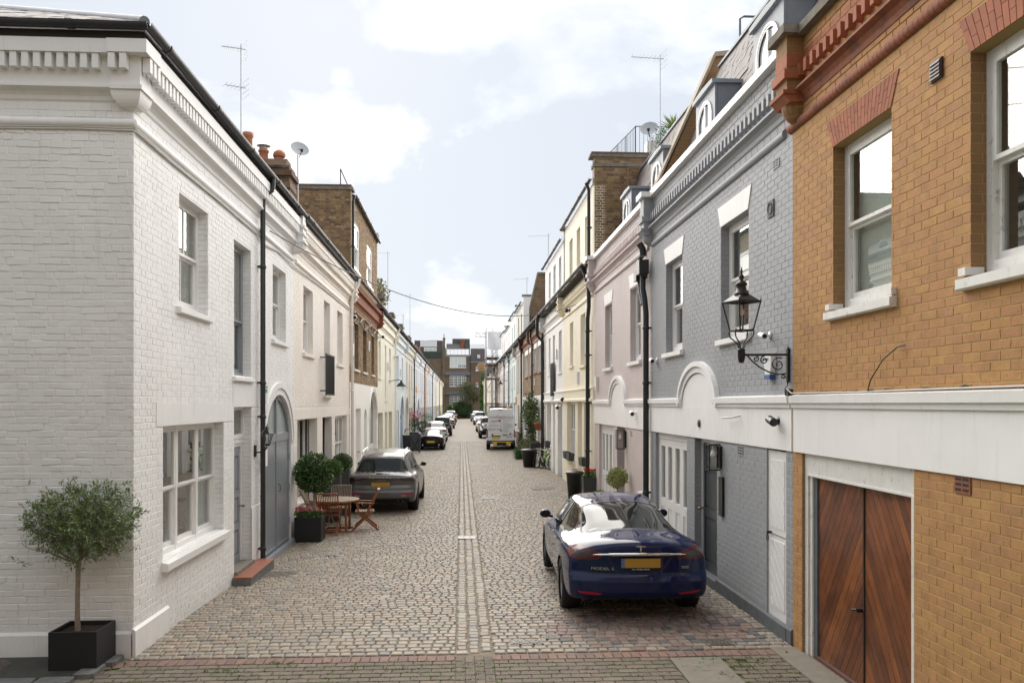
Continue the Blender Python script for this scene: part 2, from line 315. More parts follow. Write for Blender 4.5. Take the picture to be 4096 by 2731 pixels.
# ------------------------------------------------------------------ laid pieces (bricks, slates, setts, blocks)
TQ = np.array([[0, 1, 5, 4], [1, 2, 6, 5], [2, 3, 7, 6], [3, 0, 4, 7], [4, 5, 9, 8], [5, 6, 10, 9], [6, 7, 11, 10], [7, 4, 8, 11], [8, 9, 10, 11]])
def piece_verts(rc, d, ch, jit, dn=0.):
    """rc: (N,4) s0,s1,t0,t1 -> (N,12,3) in (s, n, t)"""
    n = len(rc); s = rc[:, [0, 1, 1, 0]]; t = rc[:, [2, 2, 3, 3]]
    js = NR.uniform(-jit, jit, (n, 4)); jt = NR.uniform(-jit, jit, (n, 4)); s = s+js; t = t+jt
    cs, ct = s.mean(1, keepdims=True), t.mean(1, keepdims=True)
    hs = (rc[:, 1]-rc[:, 0])[:, None]/2; ht = (rc[:, 3]-rc[:, 2])[:, None]/2
    s2 = cs+(s-cs)*(1-ch/np.maximum(hs, .012)); t2 = ct+(t-ct)*(1-ch/np.maximum(ht, .012))
    dd = d+NR.uniform(-dn, dn, (n, 1)); tilt = NR.uniform(-dn, dn, (n, 4))*.6
    V = np.zeros((n, 12, 3)); V[:, 0:4, 0] = s; V[:, 0:4, 2] = t; V[:, 4:8, 0] = s; V[:, 4:8, 2] = t; V[:, 4:8, 1] = np.maximum(dd-ch*.8, .001)+tilt
    V[:, 8:12, 0] = s2; V[:, 8:12, 2] = t2; V[:, 8:12, 1] = dd+tilt
    return V
def lay(parent, name, rc, O, S, Nn, T, m, d=.008, ch=.003, jit=.001, dn=.0008, near=None, single=300, floor=False, many=None, zone=None):
    """rc rectangles in (s,t); the nearest `single` become objects that share meshes, the rest one stuff part"""
    rc = np.array(rc, dtype=float)
    if not len(rc): return
    O, S, Nn, T = [np.array(a, dtype=float) for a in (O, S, Nn, T)]
    org = np.array(ORG.get(parent, (0, 0, 0)))
    cen = O+np.outer((rc[:, 0]+rc[:, 1])/2, S)+np.outer((rc[:, 2]+rc[:, 3])/2, T)
    ref = np.array(near if near is not None else (0, 3, 2.0)); dist = np.linalg.norm(cen-ref, axis=1)
    if zone is not None: dist = dist+np.where(zone(cen), 0, 1000)
    order = np.argsort(dist); k = min(single, len(rc)); one, rest = order[:k], order[k:]
    flip = np.dot(np.cross(S, Nn), T) < 0
    if len(rest):
        V = piece_verts(rc[rest], d, ch, jit, dn)
        W = O+V[..., 0:1]*S+V[..., 1:2]*Nn+V[..., 2:3]*T
        if floor: W[..., 2] += zgv(W[..., 0], W[..., 1])
        F = (TQ[None]+12*np.arange(len(rest))[:, None, None]).reshape(-1, 4)
        if not flip: F = F[:, ::-1]
        me = mesh_np(name, (W-org).reshape(-1, 3), F, m); tag(link(many or name+'s', me, parent), kind='stuff')
    if k:
        med = [float(np.median(rc[one, 1]-rc[one, 0])), float(np.median(rc[one, 3]-rc[one, 2]))]
        vs = []
        for i in range(10):
            V = piece_verts(np.array([[-med[0]/2, med[0]/2, -med[1]/2, med[1]/2]]), d, ch, jit, dn)[0]
            vs.append(mesh_np(name, V, TQ[:, ::-1] if not flip else TQ, m))
        ax = S if not flip else -S
        B = Matrix(((ax[0], Nn[0], T[0]), (ax[1], Nn[1], T[1]), (ax[2], Nn[2], T[2])))
        q = B.to_quaternion()
        if flip:
            for me in vs:
                me.flip_normals()
        for j, i in enumerate(one):
            o = bpy.data.objects.new(name, vs[j % 10]); COL.objects.link(o); o.parent = parent
            c = cen[i]-org
            if floor: c = c+np.array((0, 0, zg(cen[i][0], cen[i][1])))
            o.location = c; o.rotation_mode = 'QUATERNION'; o.rotation_quaternion = q
            o.scale = ((rc[i, 1]-rc[i, 0])/med[0], 1, (rc[i, 3]-rc[i, 2])/med[1])
def courses(s0, s1, z0, z1, holes, bond='stretcher', H=.075, Wd=.225, g=.010, seed=0):
    """rectangles of a brick wall; holes: functions z -> (a, b) or None, a hole is where no brick goes"""
    out = []; rr = random.Random(seed); n = int(round((z1-z0)/H)); H2 = (z1-z0)/max(1, n)
    for c in range(n):
        za = z0+c*H2; zm = za+H2/2; cuts = sorted([h(zm) for h in holes if h(zm)])
        iv = []; a = s0
        for p, q in cuts:
            if p > a: iv.append((a, min(p, s1)))
            a = max(a, q)
        if a < s1: iv.append((a, s1))
        x = s0-(Wd/2 if c % 2 else 0) if bond == 'stretcher' else s0-(Wd*.75 if c % 2 else 0)
        k = 0; pos = []
        while x < s1:
            wdt = Wd if bond == 'stretcher' or k % 2 == 0 else Wd/2
            if bond == 'rough': wdt *= rr.uniform(.82, 1.15)
            pos.append((x, x+wdt)); x += wdt; k += 1
        for p, q in iv:
            if q-p < .03: continue
            for a_, b_ in pos:
                u, v = max(a_, p), min(b_, q)
                if v-u > .035: out.append((u+(g/2 if u > p+1e-4 else 0.001), v-(g/2 if v < q-1e-4 else 0.001), za+g/2, za+H2-g/2))
    return out
def rect_hole(a, b, z0, z1, pad=0.): return lambda z: (a-pad, b+pad) if z0-.02 < z < z1+.02 else None
def arch_hole(a, b, z0, spring, top, pad=0.):
    cx, rx, rz = (a+b)/2, (b-a)/2+pad, top-spring+pad
    def f(z):
        if z0 < z <= spring: return (a-pad, b+pad)
        if spring < z < spring+rz: d = rx*math.sqrt(max(0, 1-((z-spring)/rz)**2)); return (cx-d, cx+d)
        return None
    return f
def arch_pts(a, b, spring, top, k=20, pad=0.):
    cx, rx, rz = (a+b)/2, (b-a)/2+pad, top-spring+pad
    return [(cx-rx*math.cos(math.pi*i/k), spring+rz*math.sin(math.pi*i/k)) for i in range(k+1)]
def facade(parent, F, s0, s1, z0, z1, ops, m, name='wall', rd=.14, rmat=None):
    """wall plane with recessed openings; ops: (a, b, za, zb[, spring])"""
    xs = sorted({s0, s1, *[max(s0, min(s1, o[i])) for o in ops for i in (0, 1)]}); zs = sorted({z0, z1, *[max(z0, min(z1, o[i])) for o in ops for i in (2, 3)]})
    mb = MB()
    for i in range(len(xs)-1):
        for j in range(len(zs)-1):
            cx, cz = (xs[i]+xs[i+1])/2, (zs[j]+zs[j+1])/2
            if any(o[0] < cx < o[1] and o[2] < cz < o[3] for o in ops): continue
            mb.quad(F(xs[i], 0, zs[j]), F(xs[i+1], 0, zs[j]), F(xs[i+1], 0, zs[j+1]), F(xs[i], 0, zs[j+1]))
    for o in ops:
        rv = MB(); a, b, c, d = o[:4]; sp = o[4] if len(o) > 4 else d
        for p, q in (((a, c), (a, sp)), ((b, c), (b, sp)), ((a, c), (b, c))):
            rv.quad(F(p[0], 0, p[1]), F(q[0], 0, q[1]), F(q[0], -rd-.06, q[1]), F(p[0], -rd-.06, p[1]))
        if len(o) > 4:
            pts = arch_pts(a, b, sp, d)
            for (x0, y0), (x1, y1) in zip(pts, pts[1:]):
                rv.quad(F(x0, 0, y0), F(x1, 0, y1), F(x1, -rd-.06, y1), F(x0, -rd-.06, y0))
                mb.quad(F(x0, 0, y0), F(x1, 0, y1), F(x1, 0, d), F(x0, 0, d))
        else: rv.quad(F(a, 0, d), F(b, 0, d), F(b, -rd-.06, d), F(a, -rd-.06, d))
        rv.build('reveal', rmat or m, parent)
    w_ = mb.build(name, m, parent); return w_

# ------------------------------------------------------------------ windows, doors
def window(parent, F, a, b, z0, z1, cols=2, rows=2, fm=None, rd=.13, sill=True, fw=.055, blind=.5, smat=None, split=.5, trans=None, sill_ext=.09, sill_h=.10, sill_n=.06, curtain=None, mull=None, bar=.022):
    fm = fm or M['white_paint']; f = MB(); h = z1-z0; zm = z0+h*split
    n0, n1 = -rd-.05, -rd
    f.box(a, a+fw, n0, n1, z0, z1, F); f.box(b-fw, b, n0, n1, z0, z1, F); f.box(a+fw, b-fw, n0, n1, z1-fw, z1, F); f.box(a+fw, b-fw, n0, n1, z0, z0+fw*1.3, F)
    lights = [(a+fw, b-fw)]
    if mull:
        lights = []; k = mull; wdt = (b-a-2*fw-(k-1)*.07)/k; x = a+fw
        for i in range(k):
            lights.append((x, x+wdt)); x += wdt
            if i < k-1: f.box(x, x+.07, n0, n1+.004, z0, z1, F); x += .07
    panes = []
    for (p, q) in lights:
        if rows == 2:
            for zz0, zz1, nn in ((z0+fw*1.3, zm, n0-.012), (zm, z1-fw, n0+.03)):
                st = .04
                f.box(p, p+st, nn-.02, nn+.02, zz0, zz1, F); f.box(q-st, q, nn-.02, nn+.02, zz0, zz1, F)
                f.box(p+st, q-st, nn-.02, nn+.02, zz1-.035, zz1, F); f.box(p+st, q-st, nn-.021, nn+.021, zz0, zz0+(.06 if zz0 < zm-.01 else .035), F)
                wdt = (q-p-2*st)/cols
                for i in range(cols):
                    if i: f.box(p+st+i*wdt-bar/2, p+st+i*wdt+bar/2, nn-.012, nn+.014, zz0+.03, zz1-.03, F)
                    panes.append((p+st+i*wdt, p+st+(i+1)*wdt, zz0+.03, zz1-.02, nn))
        else:
            nn = n0+.02; hr = (z1-z0-fw*2.3)/rows; wdt = (q-p)/cols
            for j in range(rows):
                if j: f.box(p, q, nn-.012, nn+.016, z0+fw*1.3+j*hr-bar/2, z0+fw*1.3+j*hr+bar/2, F)
                for i in range(cols):
                    if i and j == 0: f.box(p+i*wdt-bar/2, p+i*wdt+bar/2, nn-.014, nn+.014, z0+fw, z1-fw, F)
                    panes.append((p+i*wdt, p+(i+1)*wdt, z0+fw*1.3+j*hr, z0+fw*1.3+(j+1)*hr, nn))
    wo_ = f.build('window', fm, parent)
    for p in panes:
        g = MB(); g.quad(F(p[0], p[4], p[2]), F(p[1], p[4], p[2]), F(p[1], p[4], p[3]), F(p[0], p[4], p[3])); g.build('pane', M['glass'], wo_)
    r_ = MB(); D = -.9; A, B, Z0, Z1 = a, b, z0, z1
    c8 = [F(A, n0, Z0), F(B, n0, Z0), F(B, n0, Z1), F(A, n0, Z1), F(A, D, Z0), F(B, D, Z0), F(B, D, Z1), F(A, D, Z1)]
    r_.add(c8, [(4, 5, 6, 7), (0, 1, 5, 4), (1, 2, 6, 5), (2, 3, 7, 6), (3, 0, 4, 7)]); r_.build('room', M['room'], wo_)
    if blind:
        b_ = MB(); zb = z1-(z1-z0)*blind; b_.box(a+fw, b-fw, n0-.07, n0-.062, zb, z1-fw, F); b_.build('blind', M['blind'], wo_)
    if curtain:
        c_ = MB(); k = 14
        for (p, q) in ((a+.02, a+(b-a)*.22), (b-(b-a)*.22, b-.02)):
            pts = [(p+(q-p)*i/k, n0-.1+.02*math.sin(i*2.4)) for i in range(k+1)]
            for (x0, y0), (x1, y1) in zip(pts, pts[1:]): c_.quad(F(x0, y0, z0), F(x1, y1, z0), F(x1, y1, z1), F(x0, y0, z1))
        c_.build('curtain', M['blind'], wo_)
    if sill:
        s_ = MB(); s_.prism([(n1+.01, z0-.0), (n1+.01, z0-sill_h), (sill_n-.015, z0-sill_h), (sill_n, z0-sill_h+.012), (sill_n, z0-.025), (n1+.03, z0+.012)], a-sill_ext, b+sill_ext, F)
        s_.build('sill', smat or fm, wo_)
    return wo_
def knob(mb, F, s, z, n, r=.03): mb.lathe(F(s, n, z), [(0, 0), (r, 0), (r*.4, .004), (r*.35, .03), (r*.9, .04), (r, .055), (r*.7, .07), (0, .075)], 10, 'x')
def panel_door(parent, F, a, b, z0, z1, m, rd=.16, panels=((.12, .46), (.52, .94)), cols=2, glass=(), name='door', fr=None, hinge_left=True, handle=True, step=None):
    """framed door: stiles proud of the sunk panels; panels given as fractions of the height"""
    fm = fr or M['white_paint']; f = MB(); n1 = -rd
    f.box(a, a+.06, n1-.05, n1+.01, z0, z1, F); f.box(b-.06, b, n1-.05, n1+.01, z0, z1, F); f.box(a+.06, b-.06, n1-.05, n1+.01, z1-.06, z1, F)
    f.build('door_frame', fm, parent)
    A, B, Z1 = a+.06, b-.06, z1-.06; H = Z1-z0
    d = MB(); d.box(A, B, n1-.05, n1-.03, z0, Z1, F)
    ed = [0]+[x for p in panels for x in p]+[1]; st = .09
    for i in range(0, len(ed), 2): d.box(A, B, n1-.03, n1-.008, z0+ed[i]*H, z0+ed[i+1]*H, F)
    wdt = (B-A-st*(cols+1))/cols
    for (p, q) in panels:
        for c in range(cols+1): d.box(A+c*(wdt+st), A+c*(wdt+st)+st, n1-.03, n1-.008, z0+p*H, z0+q*H, F)
        for c in range(cols):
            x = A+st+c*(wdt+st)
            if wdt > .1: d.box(x+.035, x+wdt-.035, n1-.03, n1-.014, z0+p*H+.035, z0+q*H-.035, F)
    o = d.build(name, m, parent)
    for gi in glass:
        p, q = panels[gi]
        for c in range(cols):
            x = A+st+c*(wdt+st); g = MB(); g.box(x, x+wdt, n1-.028, n1-.012, z0+p*H, z0+q*H, F); g.build('pane', M['dglass'], o)
    if handle:
        k = MB(); knob_f = MB(); s = (B-.07) if hinge_left else (A+.07)
        x, y, z = F(s, n1, z0+H*.48); e = F(s, n1+.07, z0+H*.48); k.tube([(x, y, z), e], .012, 8); k.lathe((e[0], e[1], e[2]), [(0, -.022), (.02, -.018), (.03, 0), (.02, .018), (0, .022)], 10, 'z')
        k.build('handle', M['brass'], o)
    return o
M['dglass'] = mat('door_glass', (.10, .12, .12), rough=.06, spec=.9)
M['paleglass'] = mat('frosted_glass', (.35, .40, .39), rough=.15, spec=.8)

# ================================================================== THE SETTING: ground
YB = 9.05                                       # where the red block course meets the setts (far edge at 9.25)
ground = MB()
ys = [-40, -8, 0, 6, 8, 9.5]+[9.5+.75*i for i in range(1, 12)]+[20, 30, 60, 100, 175, 600, 1500]
xs = [-900, -60, -8, -3.8, -2, 0, 2, 3.8, 8, 60, 900]
def gz(x, y): return zg(max(-3.8, min(3.8, x)), y)-.03
gv = [(x, y, gz(x, y)-.03) for y in ys for x in xs]; nx = len(xs)
ground.add(gv, [(j*nx+i, j*nx+i+1, (j+1)*nx+i+1, (j+1)*nx+i) for j in range(len(ys)-1) for i in range(nx-1)], True)
g_ = ground.build('ground', M['asphalt']); tag(g_, kind='structure')
road = thing('cobbled_road', None, None, (0, 0, 0)); tag(road, kind='structure')
YS = 64.                                        # setts as geometry up to here, relief in the material beyond
jb = MB(); ys2 = [9.2+.6*i for i in range(14)]+[20, 30, 45, YS]
xs2 = [-3.75, -2, 0, 2, 3.95]
jb.add([(x, y, zg(x, y)-.004) for y in ys2 for x in xs2], [(j*5+i, j*5+i+1, (j+1)*5+i+1, (j+1)*5+i) for j in range(len(ys2)-1) for i in range(4)], True)
jb.build('sett_bed', M['joint'], road)
def sett_rects():
    rr = random.Random(3); norm, warm = [], []; y = 9.27; c = 0
    while y < YS:
        dy = rr.uniform(.125, .15)
        for (xa, xb) in ((-3.62, -.063), (.353, 3.86)):
            x = xa-rr.uniform(0, .12)
            while x < xb:
                wd = rr.uniform(.095, .165); a, b = max(x, xa), min(x+wd, xb)
                if b-a > .05:
                    r_ = (a+.006, b-.006, y+.008+rr.uniform(0,.006), y+dy-.007-rr.uniform(0,.006))
                    q = ((x-2.3)/1.5)**2+((y-10.2)/1.0)**2+rr.uniform(-.25, .25)
                    (warm if q < .85 and y < 12 else norm).append(r_)
                x += wd
        y += dy
    ch = []
    for i, (xa, xb) in enumerate(((-.061, .074), (.077, .213), (.216, .351))):
        y = 9.27+i*.05
        while y < YS:
            L_ = rr.uniform(.12, .18); ch.append((xa+rr.uniform(.0, .02), xb-rr.uniform(.0, .02), y+.006, y+L_-.006)); y += L_
    return norm, warm, ch
sn, sw, sch = sett_rects()
seen = lambda c: (c[:, 1] > 9.2) & (np.abs(c[:, 0]) < 3.7)
lay(road, 'sett', sch, (0, 0, 0), (1, 0, 0), (0, 0, 1), (0, 1, 0), M['sett'], d=.011, ch=.014, jit=.008, dn=.003, near=(0, 8.5, 0), floor=True, single=40, many='channel_setts')
lay(road, 'sett', sn, (0, 0, 0), (1, 0, 0), (0, 0, 1), (0, 1, 0), M['sett'], d=.014, ch=.012, jit=.0045, dn=.003, near=(0, 8.5, 0), floor=True, single=200)
lay(road, 'sett', sw, (0, 0, 0), (1, 0, 0), (0, 0, 1), (0, 1, 0), M['sett_warm'], d=.012, ch=.012, jit=.005, dn=.003, near=(2.2, 9, 0), floor=True, single=60, many='worn_setts')
# beyond: the same stones in the material
def far_sett():
    m = mat('far_setts', (.31, .265, .235), rough=.7, var=.12, vs=3); t = m.node_tree; b = t.nodes['Principled BSDF']
    g = N(t, 'ShaderNodeNewGeometry'); bt = N(t, 'ShaderNodeTexBrick'); t.links.new(g.outputs['Position'], bt.inputs['Vector'])
    for k, v in (('Scale', 1), ('Brick Width', .16), ('Row Height', .11), ('Mortar Size', .008), ('Color1', (.28, .24, .19, 1)), ('Color2', (.24, .2, .16, 1)), ('Mortar', (.12, .1, .08, 1))): bt.inputs[k].default_value = v
    t.links.new(bt.outputs['Color'], b.inputs['Base Color']); return m
fs = MB(); fs.add([(x, y, zg(x, y)+.004) for y in (YS, 90, 120, 163) for x in (-3.75, 0, 3.95)], [(j*3+i, j*3+i+1, (j+1)*3+i+1, (j+1)*3+i) for j in range(3) for i in range(2)])
fs.build('distant_setts', far_sett(), road)
# block paving in front
fore = thing('block_paving', None, None, (0, 0, 0)); tag(fore, kind='structure')
bb = MB(); bb.quad((-4.05, 2, -.012), (4.6, 2, -.012), (4.6, 9.262, -.012), (-4.05, 9.262, -.012)); bb.build('paving_bed', M['mossy_joint'], fore)
red = []; x = -3.35
while x < 3.72:
    if not (-.08 < x+.05 < .36): red.append((x+.004, x+.098, YB+.004, YB+.2))
    x += .1025
# the red course curves off to the left corner and runs on along the right wall
for i in range(16): red.append((3.74, 3.93, 9.2-.105*(i+1), 9.2-.105*i-.008))
lay(fore, 'block', red, (0, 0, 0), (1, 0, 0), (0, 0, 1), (0, 1, 0), M['redpaver'], d=.004, ch=.005, jit=.0015, dn=.0012, near=(0, 9, 0), single=90, many='red_blocks')
a0 = None; k = 9
for i in range(k):
    a = (i+.5)/k*R(62); cx, cy, rad = -3.35, YB-.9, 1.0
    lay(fore, 'block', [(-.048, .048, -.1, .1)], (cx-math.sin(a)*rad, cy+math.cos(a)*rad, 0), (math.cos(a), math.sin(a), 0), (0, 0, 1), (-math.sin(a), math.cos(a), 0), M['redpaver'], d=.004, ch=.005, jit=.001, dn=.001, single=1)
brn = []; y = YB-.004; r_ = 0
while y > 6.4:
    x = -4.0+(.1 if r_ % 2 else 0)
    while x < 3.72:
        inch = -.07 < x+.1 < .36; onslab = 1.78 < x+.1 < 2.50 and y < 9.0
        curve = x < -3.3 and math.hypot(x+.1+3.35, y-.05-(YB-.9)) > .88
        if not curve:
            a_, b_ = x+.004, min(x+.202, 3.73)-.004
            if a_ < -.066 < b_: b_ = -.066
            if a_ < .352 < b_: a_ = .352
            if a_ >= -.066 and b_ <= .352: a_ = b_
            if y < 9.07:
                if a_ < 2.26 < b_: b_ = 2.26
                if a_ < 2.83 < b_: a_ = 2.83
                if 2.26 <= a_ and b_ <= 2.83: a_ = b_
            if b_-a_ > .03: brn.append((a_, b_, y-.116, y-.007))
        x += .205
    y -= .125; r_ += 1
brn += [(-.062+.103*i, -.062+.103*i+.097, 9.24-.21*j-.2-.05*(i%2), 9.24-.21*j-.05*(i%2)) for i in range(4) for j in range(13)]
lay(fore, 'block', brn, (0, 0, 0), (1, 0, 0), (0, 0, 1), (0, 1, 0), M['paver'], d=.002, ch=.006, jit=.002, dn=.0015, near=(0, 9.1, 0), single=210, many='brown_blocks')
def cover(name, label, x0, x1, y0, y1, m, holes=(4, 2), z=.018, frame_=True):
    zz = zg((x0+x1)/2, (y0+y1)/2); root = thing(name, label, 'manhole cover' if 'cover' in name else 'drain', ((x0+x1)/2, (y0+y1)/2, zz), world=True)
    mb = MB(); mb.box(x0, x1, y0, y1, zz-.01, zz+z); mb.build('frame', M['iron'], root)
    p = MB(); nx_, ny_ = holes; ww, hh = (x1-x0-.05)/nx_, (y1-y0-.05)/ny_
    for i in range(nx_):
        for j in range(ny_):
            if (i+j) % 3 == 2 and holes[0] > 4: continue
            p.box(x0+.025+i*ww+.008, x0+.025+(i+1)*ww-.008, y0+.025+j*hh+.008, y0+.025+(j+1)*hh-.008, zz+z-.002, zz+z+.006)
    tag(p.build('lid', m, root), kind='stuff'); return root
slab = MB(); slab.box(2.27, 2.82, 8.0, 9.0, -.02, .008); slab.box(2.50, 2.59, 8.53, 8.62, .008, .010)
tag(slab.build('inspection_slab', M['concrete']), 'worn pale concrete inspection slab set in the brown block paving', 'manhole cover')
cover('inspection_cover', 'small square cast cover with worn pale studs behind the blue car', .97, 1.15, 9.78, 9.98, M['paleiron'], (5, 5))
cover('inspection_cover', 'long patchwork inspection cover in the setts with pale worn squares', .56, .95, 9.58, 9.76, M['paleiron'], (9, 3))
cover('drain_cover', 'dark iron grating in the setts near the white stable door', 2.86, 3.12, 9.42, 9.66, M['iron'], (7, 4))
cover('road_gully', 'pale worn iron gully across the central channel of the mews', -.10, .33, 17.75, 18.15, M['paleiron'], (3, 1))
cover('inspection_cover', 'grey cover in the setts between the gully and the blue car', .62, 1.12, 25.0, 25.9, M['iron'], (6, 2))
cover('inspection_cover', 'brown ribbed cover by the red tiled doorstep', -3.36, -2.78, 14.0, 14.55, M['iron'], (8, 5))
cover('inspection_cover', 'dark ribbed cover edged with moss beside the yellow house', 2.35, 3.15, 27.4, 28.3, M['iron'], (6, 3))
cover('inspection_cover', 'pale worn cover in the setts by the garden table planter', -2.62, -2.35, 16.15, 16.55, M['paleiron'], (3, 2))
# left of the corner: damp tarmac edged with old kerb stones
pav = thing('side_paving', None, None, (0, 0, 0)); tag(pav, kind='structure')
p_ = MB(); p_.box(-9, -3.95, 8.62, 9.4, -.05, .03); p_.box(-9, -4.6, 6, 8.62, -.05, -.02); p_.build('tarmac', M['asphalt'], pav)
for (x0, y0, x1, y1) in ((-5.9, 8.42, -5.08, 8.60), (-5.06, 8.40, -4.22, 8.60), (-4.20, 8.42, -3.86, 8.62), (-3.92, 8.66, -3.72, 9.02), (-3.90, 9.05, -3.66, 9.34)):
    k_ = MB(); k_.poly([(x0, y0+.01), (x0+.03, y0), (x1-.03, y0+.01), (x1, y0+.03), (x1-.01, y1-.02), (x1-.03, y1), (x0+.02, y1-.01), (x0+.005, y1-.03)], -.04, .05, lambda s, n, z: (s, z, n)); k_.build('kerb_stone', M['kerb'], pav)
cv = MB(); cv.lathe((-5.0, 9.02, .03), [(0, .012), (.26, .012), (.27, .0)], 18); tag(cv.build('round_cover', M['iron']), 'rusty round cover in the dark tarmac left of the olive tree', 'manhole cover')
# moss and weeds in the joints
def weeds():
    V, Fc = [], []; rr = random.Random(5)
    def tuft(x, y, z, n, h):
        for _ in range(n):
            a = rr.uniform(0, 6.28); dx, dy = math.cos(a), math.sin(a); px, py = x+rr.gauss(0, .02), y+rr.gauss(0, .012); hh = h*rr.uniform(.5, 1.2); b = len(V)
            V.extend([(px-dy*.003, py+dx*.003, z), (px+dy*.003, py-dx*.003, z), (px+dx*hh*.5+dy*.002, py+dy*hh*.5, z+hh*.8), (px+dx*hh, py+dy*hh, z+hh*.9)]); Fc.append((b, b+1, b+2, b+3))
    for _ in range(2600):
        y = 9.047-.125*rr.randint(0, 10)-.001; x = rr.uniform(-3.6, 3.7)
        if rr.random() < (.9 if x < .6 or x > 2.6 else .3): tuft(x, y, -.004, rr.randint(3, 8), rr.uniform(.008, .02))
    for cx, cy, n in ((3.0, 8.86, 18), (2.95, 8.65, 14), (2.7, 8.95, 6), (-2.5, 8.85, 10), (-1.9, 9.0, 8), (2.75, 8.4, 5), (-.9, 8.8, 6), (3.2, 8.9, 8)):
        for _ in range(n): tuft(cx+rr.gauss(0, .10), cy+rr.gauss(0, .05), 0, 7, .022)
    for _ in range(260):
        x = rr.choice((rr.uniform(-3.55, -3.45), rr.uniform(-3.4, 3.7))); y = rr.uniform(9.3, 22); tuft(x, y, zg(x, y), rr.randint(3, 7), .014)
    return mesh_np('weeds', V, Fc, mat('weed_green', (.15, .22, .04), rough=.8, var=.3, vs=6))
tag(link('weeds', weeds()), kind='stuff')
lv = random.Random(9); LM = mat('dry_leaf', (.32, .15, .06), rough=.8)
for (x, y, lb) in ((3.42, 10.0, 'curled brown leaf on the setts in front of the white stable door'), (3.05, 9.80, 'small brown leaf just behind the dark iron grating'), (3.62, 9.1, 'brown leaf on the red blocks at the foot of the garage post'), (3.3, 10.9, 'brown leaf lying out from the grey plinth, halfway along the grey wall'), (3.58, 11.6, 'brown leaf tight against the grey plinth near the dark front door'), (3.5, 12.05, 'brown leaf at the corner of the dark front doorstep'), (3.2, 8.7, 'pale dry leaf among the weeds on the brown block paving')):
    a = lv.uniform(0, 6); l = MB(); c, s = math.cos(a)*.028, math.sin(a)*.028; z = zg(x, y)+.017
    l.add([(x-c, y-s, z), (x+s*.6, y-c*.6, z+.012), (x+c, y+s, z+.004), (x-s*.6, y+c*.6, z+.014), (x, y, z-.002)], [(0, 1, 4), (1, 2, 4), (2, 3, 4), (3, 0, 4)])
    tag(l.build('fallen_leaf', LM), lb, 'leaf', 'fallen leaves by the right wall')

# ================================================================== houses
def piece_obj(parent, name, mb, m): return mb.build(name, m, parent)
def dentils(parent, F, s0, s1, z0, z1, n0, n1, w, pitch, m, single=300):
    me = None; x = s0
    org = ORG[parent]; L_ = []
    while x+w < s1: L_.append(x); x += pitch
    b = MB(); b.box(0, w, n0, n1, 0, z1-z0, lambda s, n, z: tuple(np.array(F(s, n, z))-np.array(F(0, 0, 0)))); me = b.mesh(m, name='dentil')
    for x in L_[:single]:
        p = F(x, 0, z0); link('dentil', me, parent, (p[0]-org[0], p[1]-org[1], p[2]-org[2]))
def roll(parent, F, s0, s1, z, r, m, ribs=0, name='roll_moulding', n=0):
    b = MB(); b.prism([(n+r*math.cos(a)*.95, z+r*math.sin(a)) for a in [R(-90+20*i) for i in range(10)]], s0, s1, F, smooth=True)
    if ribs:
        x = s0+.02
        while x < s1: b.prism([(n+(r+.003)*math.cos(a), z+(r+.003)*math.sin(a)) for a in [R(-90+20*i) for i in range(10)]], x, x+ribs*.93, F, smooth=False); x += ribs
    b.build(name, m, parent)
def cornice(parent, F, s0, s1, m, side='L', dm=None, single=300, lo=False, mr=None, fl=None, dz=0):
    mr = mr or m; dm = dm or m
    fl = fl or m
    if side == 'L':
        roll(parent, F, s0, s1, 5.855+dz, .052, mr)
        MB().prism([(0, 6.08+dz), (.018, 6.10+dz), (.025, 6.14+dz), (.05, 6.18+dz), (.10, 6.205+dz), (.115, 6.21+dz), (.115, 6.235+dz), (.10, 6.24+dz), (.10, 6.56+dz), (0, 6.56+dz)], s0, s1, F).build('cornice', fl, parent)
        if not lo: dentils(parent, F, s0+.02, s1, 6.39+dz, 6.549+dz, .098, .185, .068, .122, dm, single)
        MB().box(s0, s1, -.1, .2, 6.55+dz, 6.70+dz, F).build('fascia', fl, parent)
    else:
        roll(parent, F, s0, s1, 5.94+dz, .055, mr)
        c_ = MB(); c_.prism([(0, 6.10+dz), (.02, 6.12+dz), (.03, 6.17+dz), (.06, 6.215+dz), (.11, 6.235+dz), (.125, 6.24+dz), (.125, 6.265+dz), (.0, 6.275+dz)], s0, s1, F); c_.build('cornice', mr, parent)
        if not lo: dentils(parent, F, s0+.02, s1, 6.40+dz, 6.535+dz, .0, .085, .068, .165, dm, single)
def pier(parent, F, s, m, z1=6.85, zb=5.98, w=.30, n=.24, name='corbel', fr_=None):
    b = MB(); h = w/2
    b.box(s-h, s+h, -.05, n, 6.24, z1, F)
    b.box(s-h-.03, s+h+.03, -.05, n+.035, 6.36, 6.40, F); b.box(s-h-.03, s+h+.03, -.05, n+.035, 6.52, 6.57, F)
    b.box(s-h-.035, s+h+.035, -.05, n+.04, 6.20, 6.245, F)
    for i in range(6):
        t0, t1 = i/6, (i+1)/6; za, zb_ = 6.20-(6.20-zb)*t0, 6.20-(6.20-zb)*t1
        q0, q1 = math.sqrt(1-t0*t0), math.sqrt(max(.02, 1-t1*t1)); 
        vs = [F(s-h*q0, -.02, za), F(s+h*q0, -.02, za), F(s+h*q0, n*q0, za), F(s-h*q0, n*q0, za), F(s-h*q1, -.02, zb_), F(s+h*q1, -.02, zb_), F(s+h*q1, n*q1, zb_), F(s-h*q1, n*q1, zb_)]
        b.add(vs, [(0, 1, 5, 4), (1, 2, 6, 5), (2, 3, 7, 6), (3, 0, 4, 7), (4, 5, 6, 7)])
    return b.build(name, m, parent)
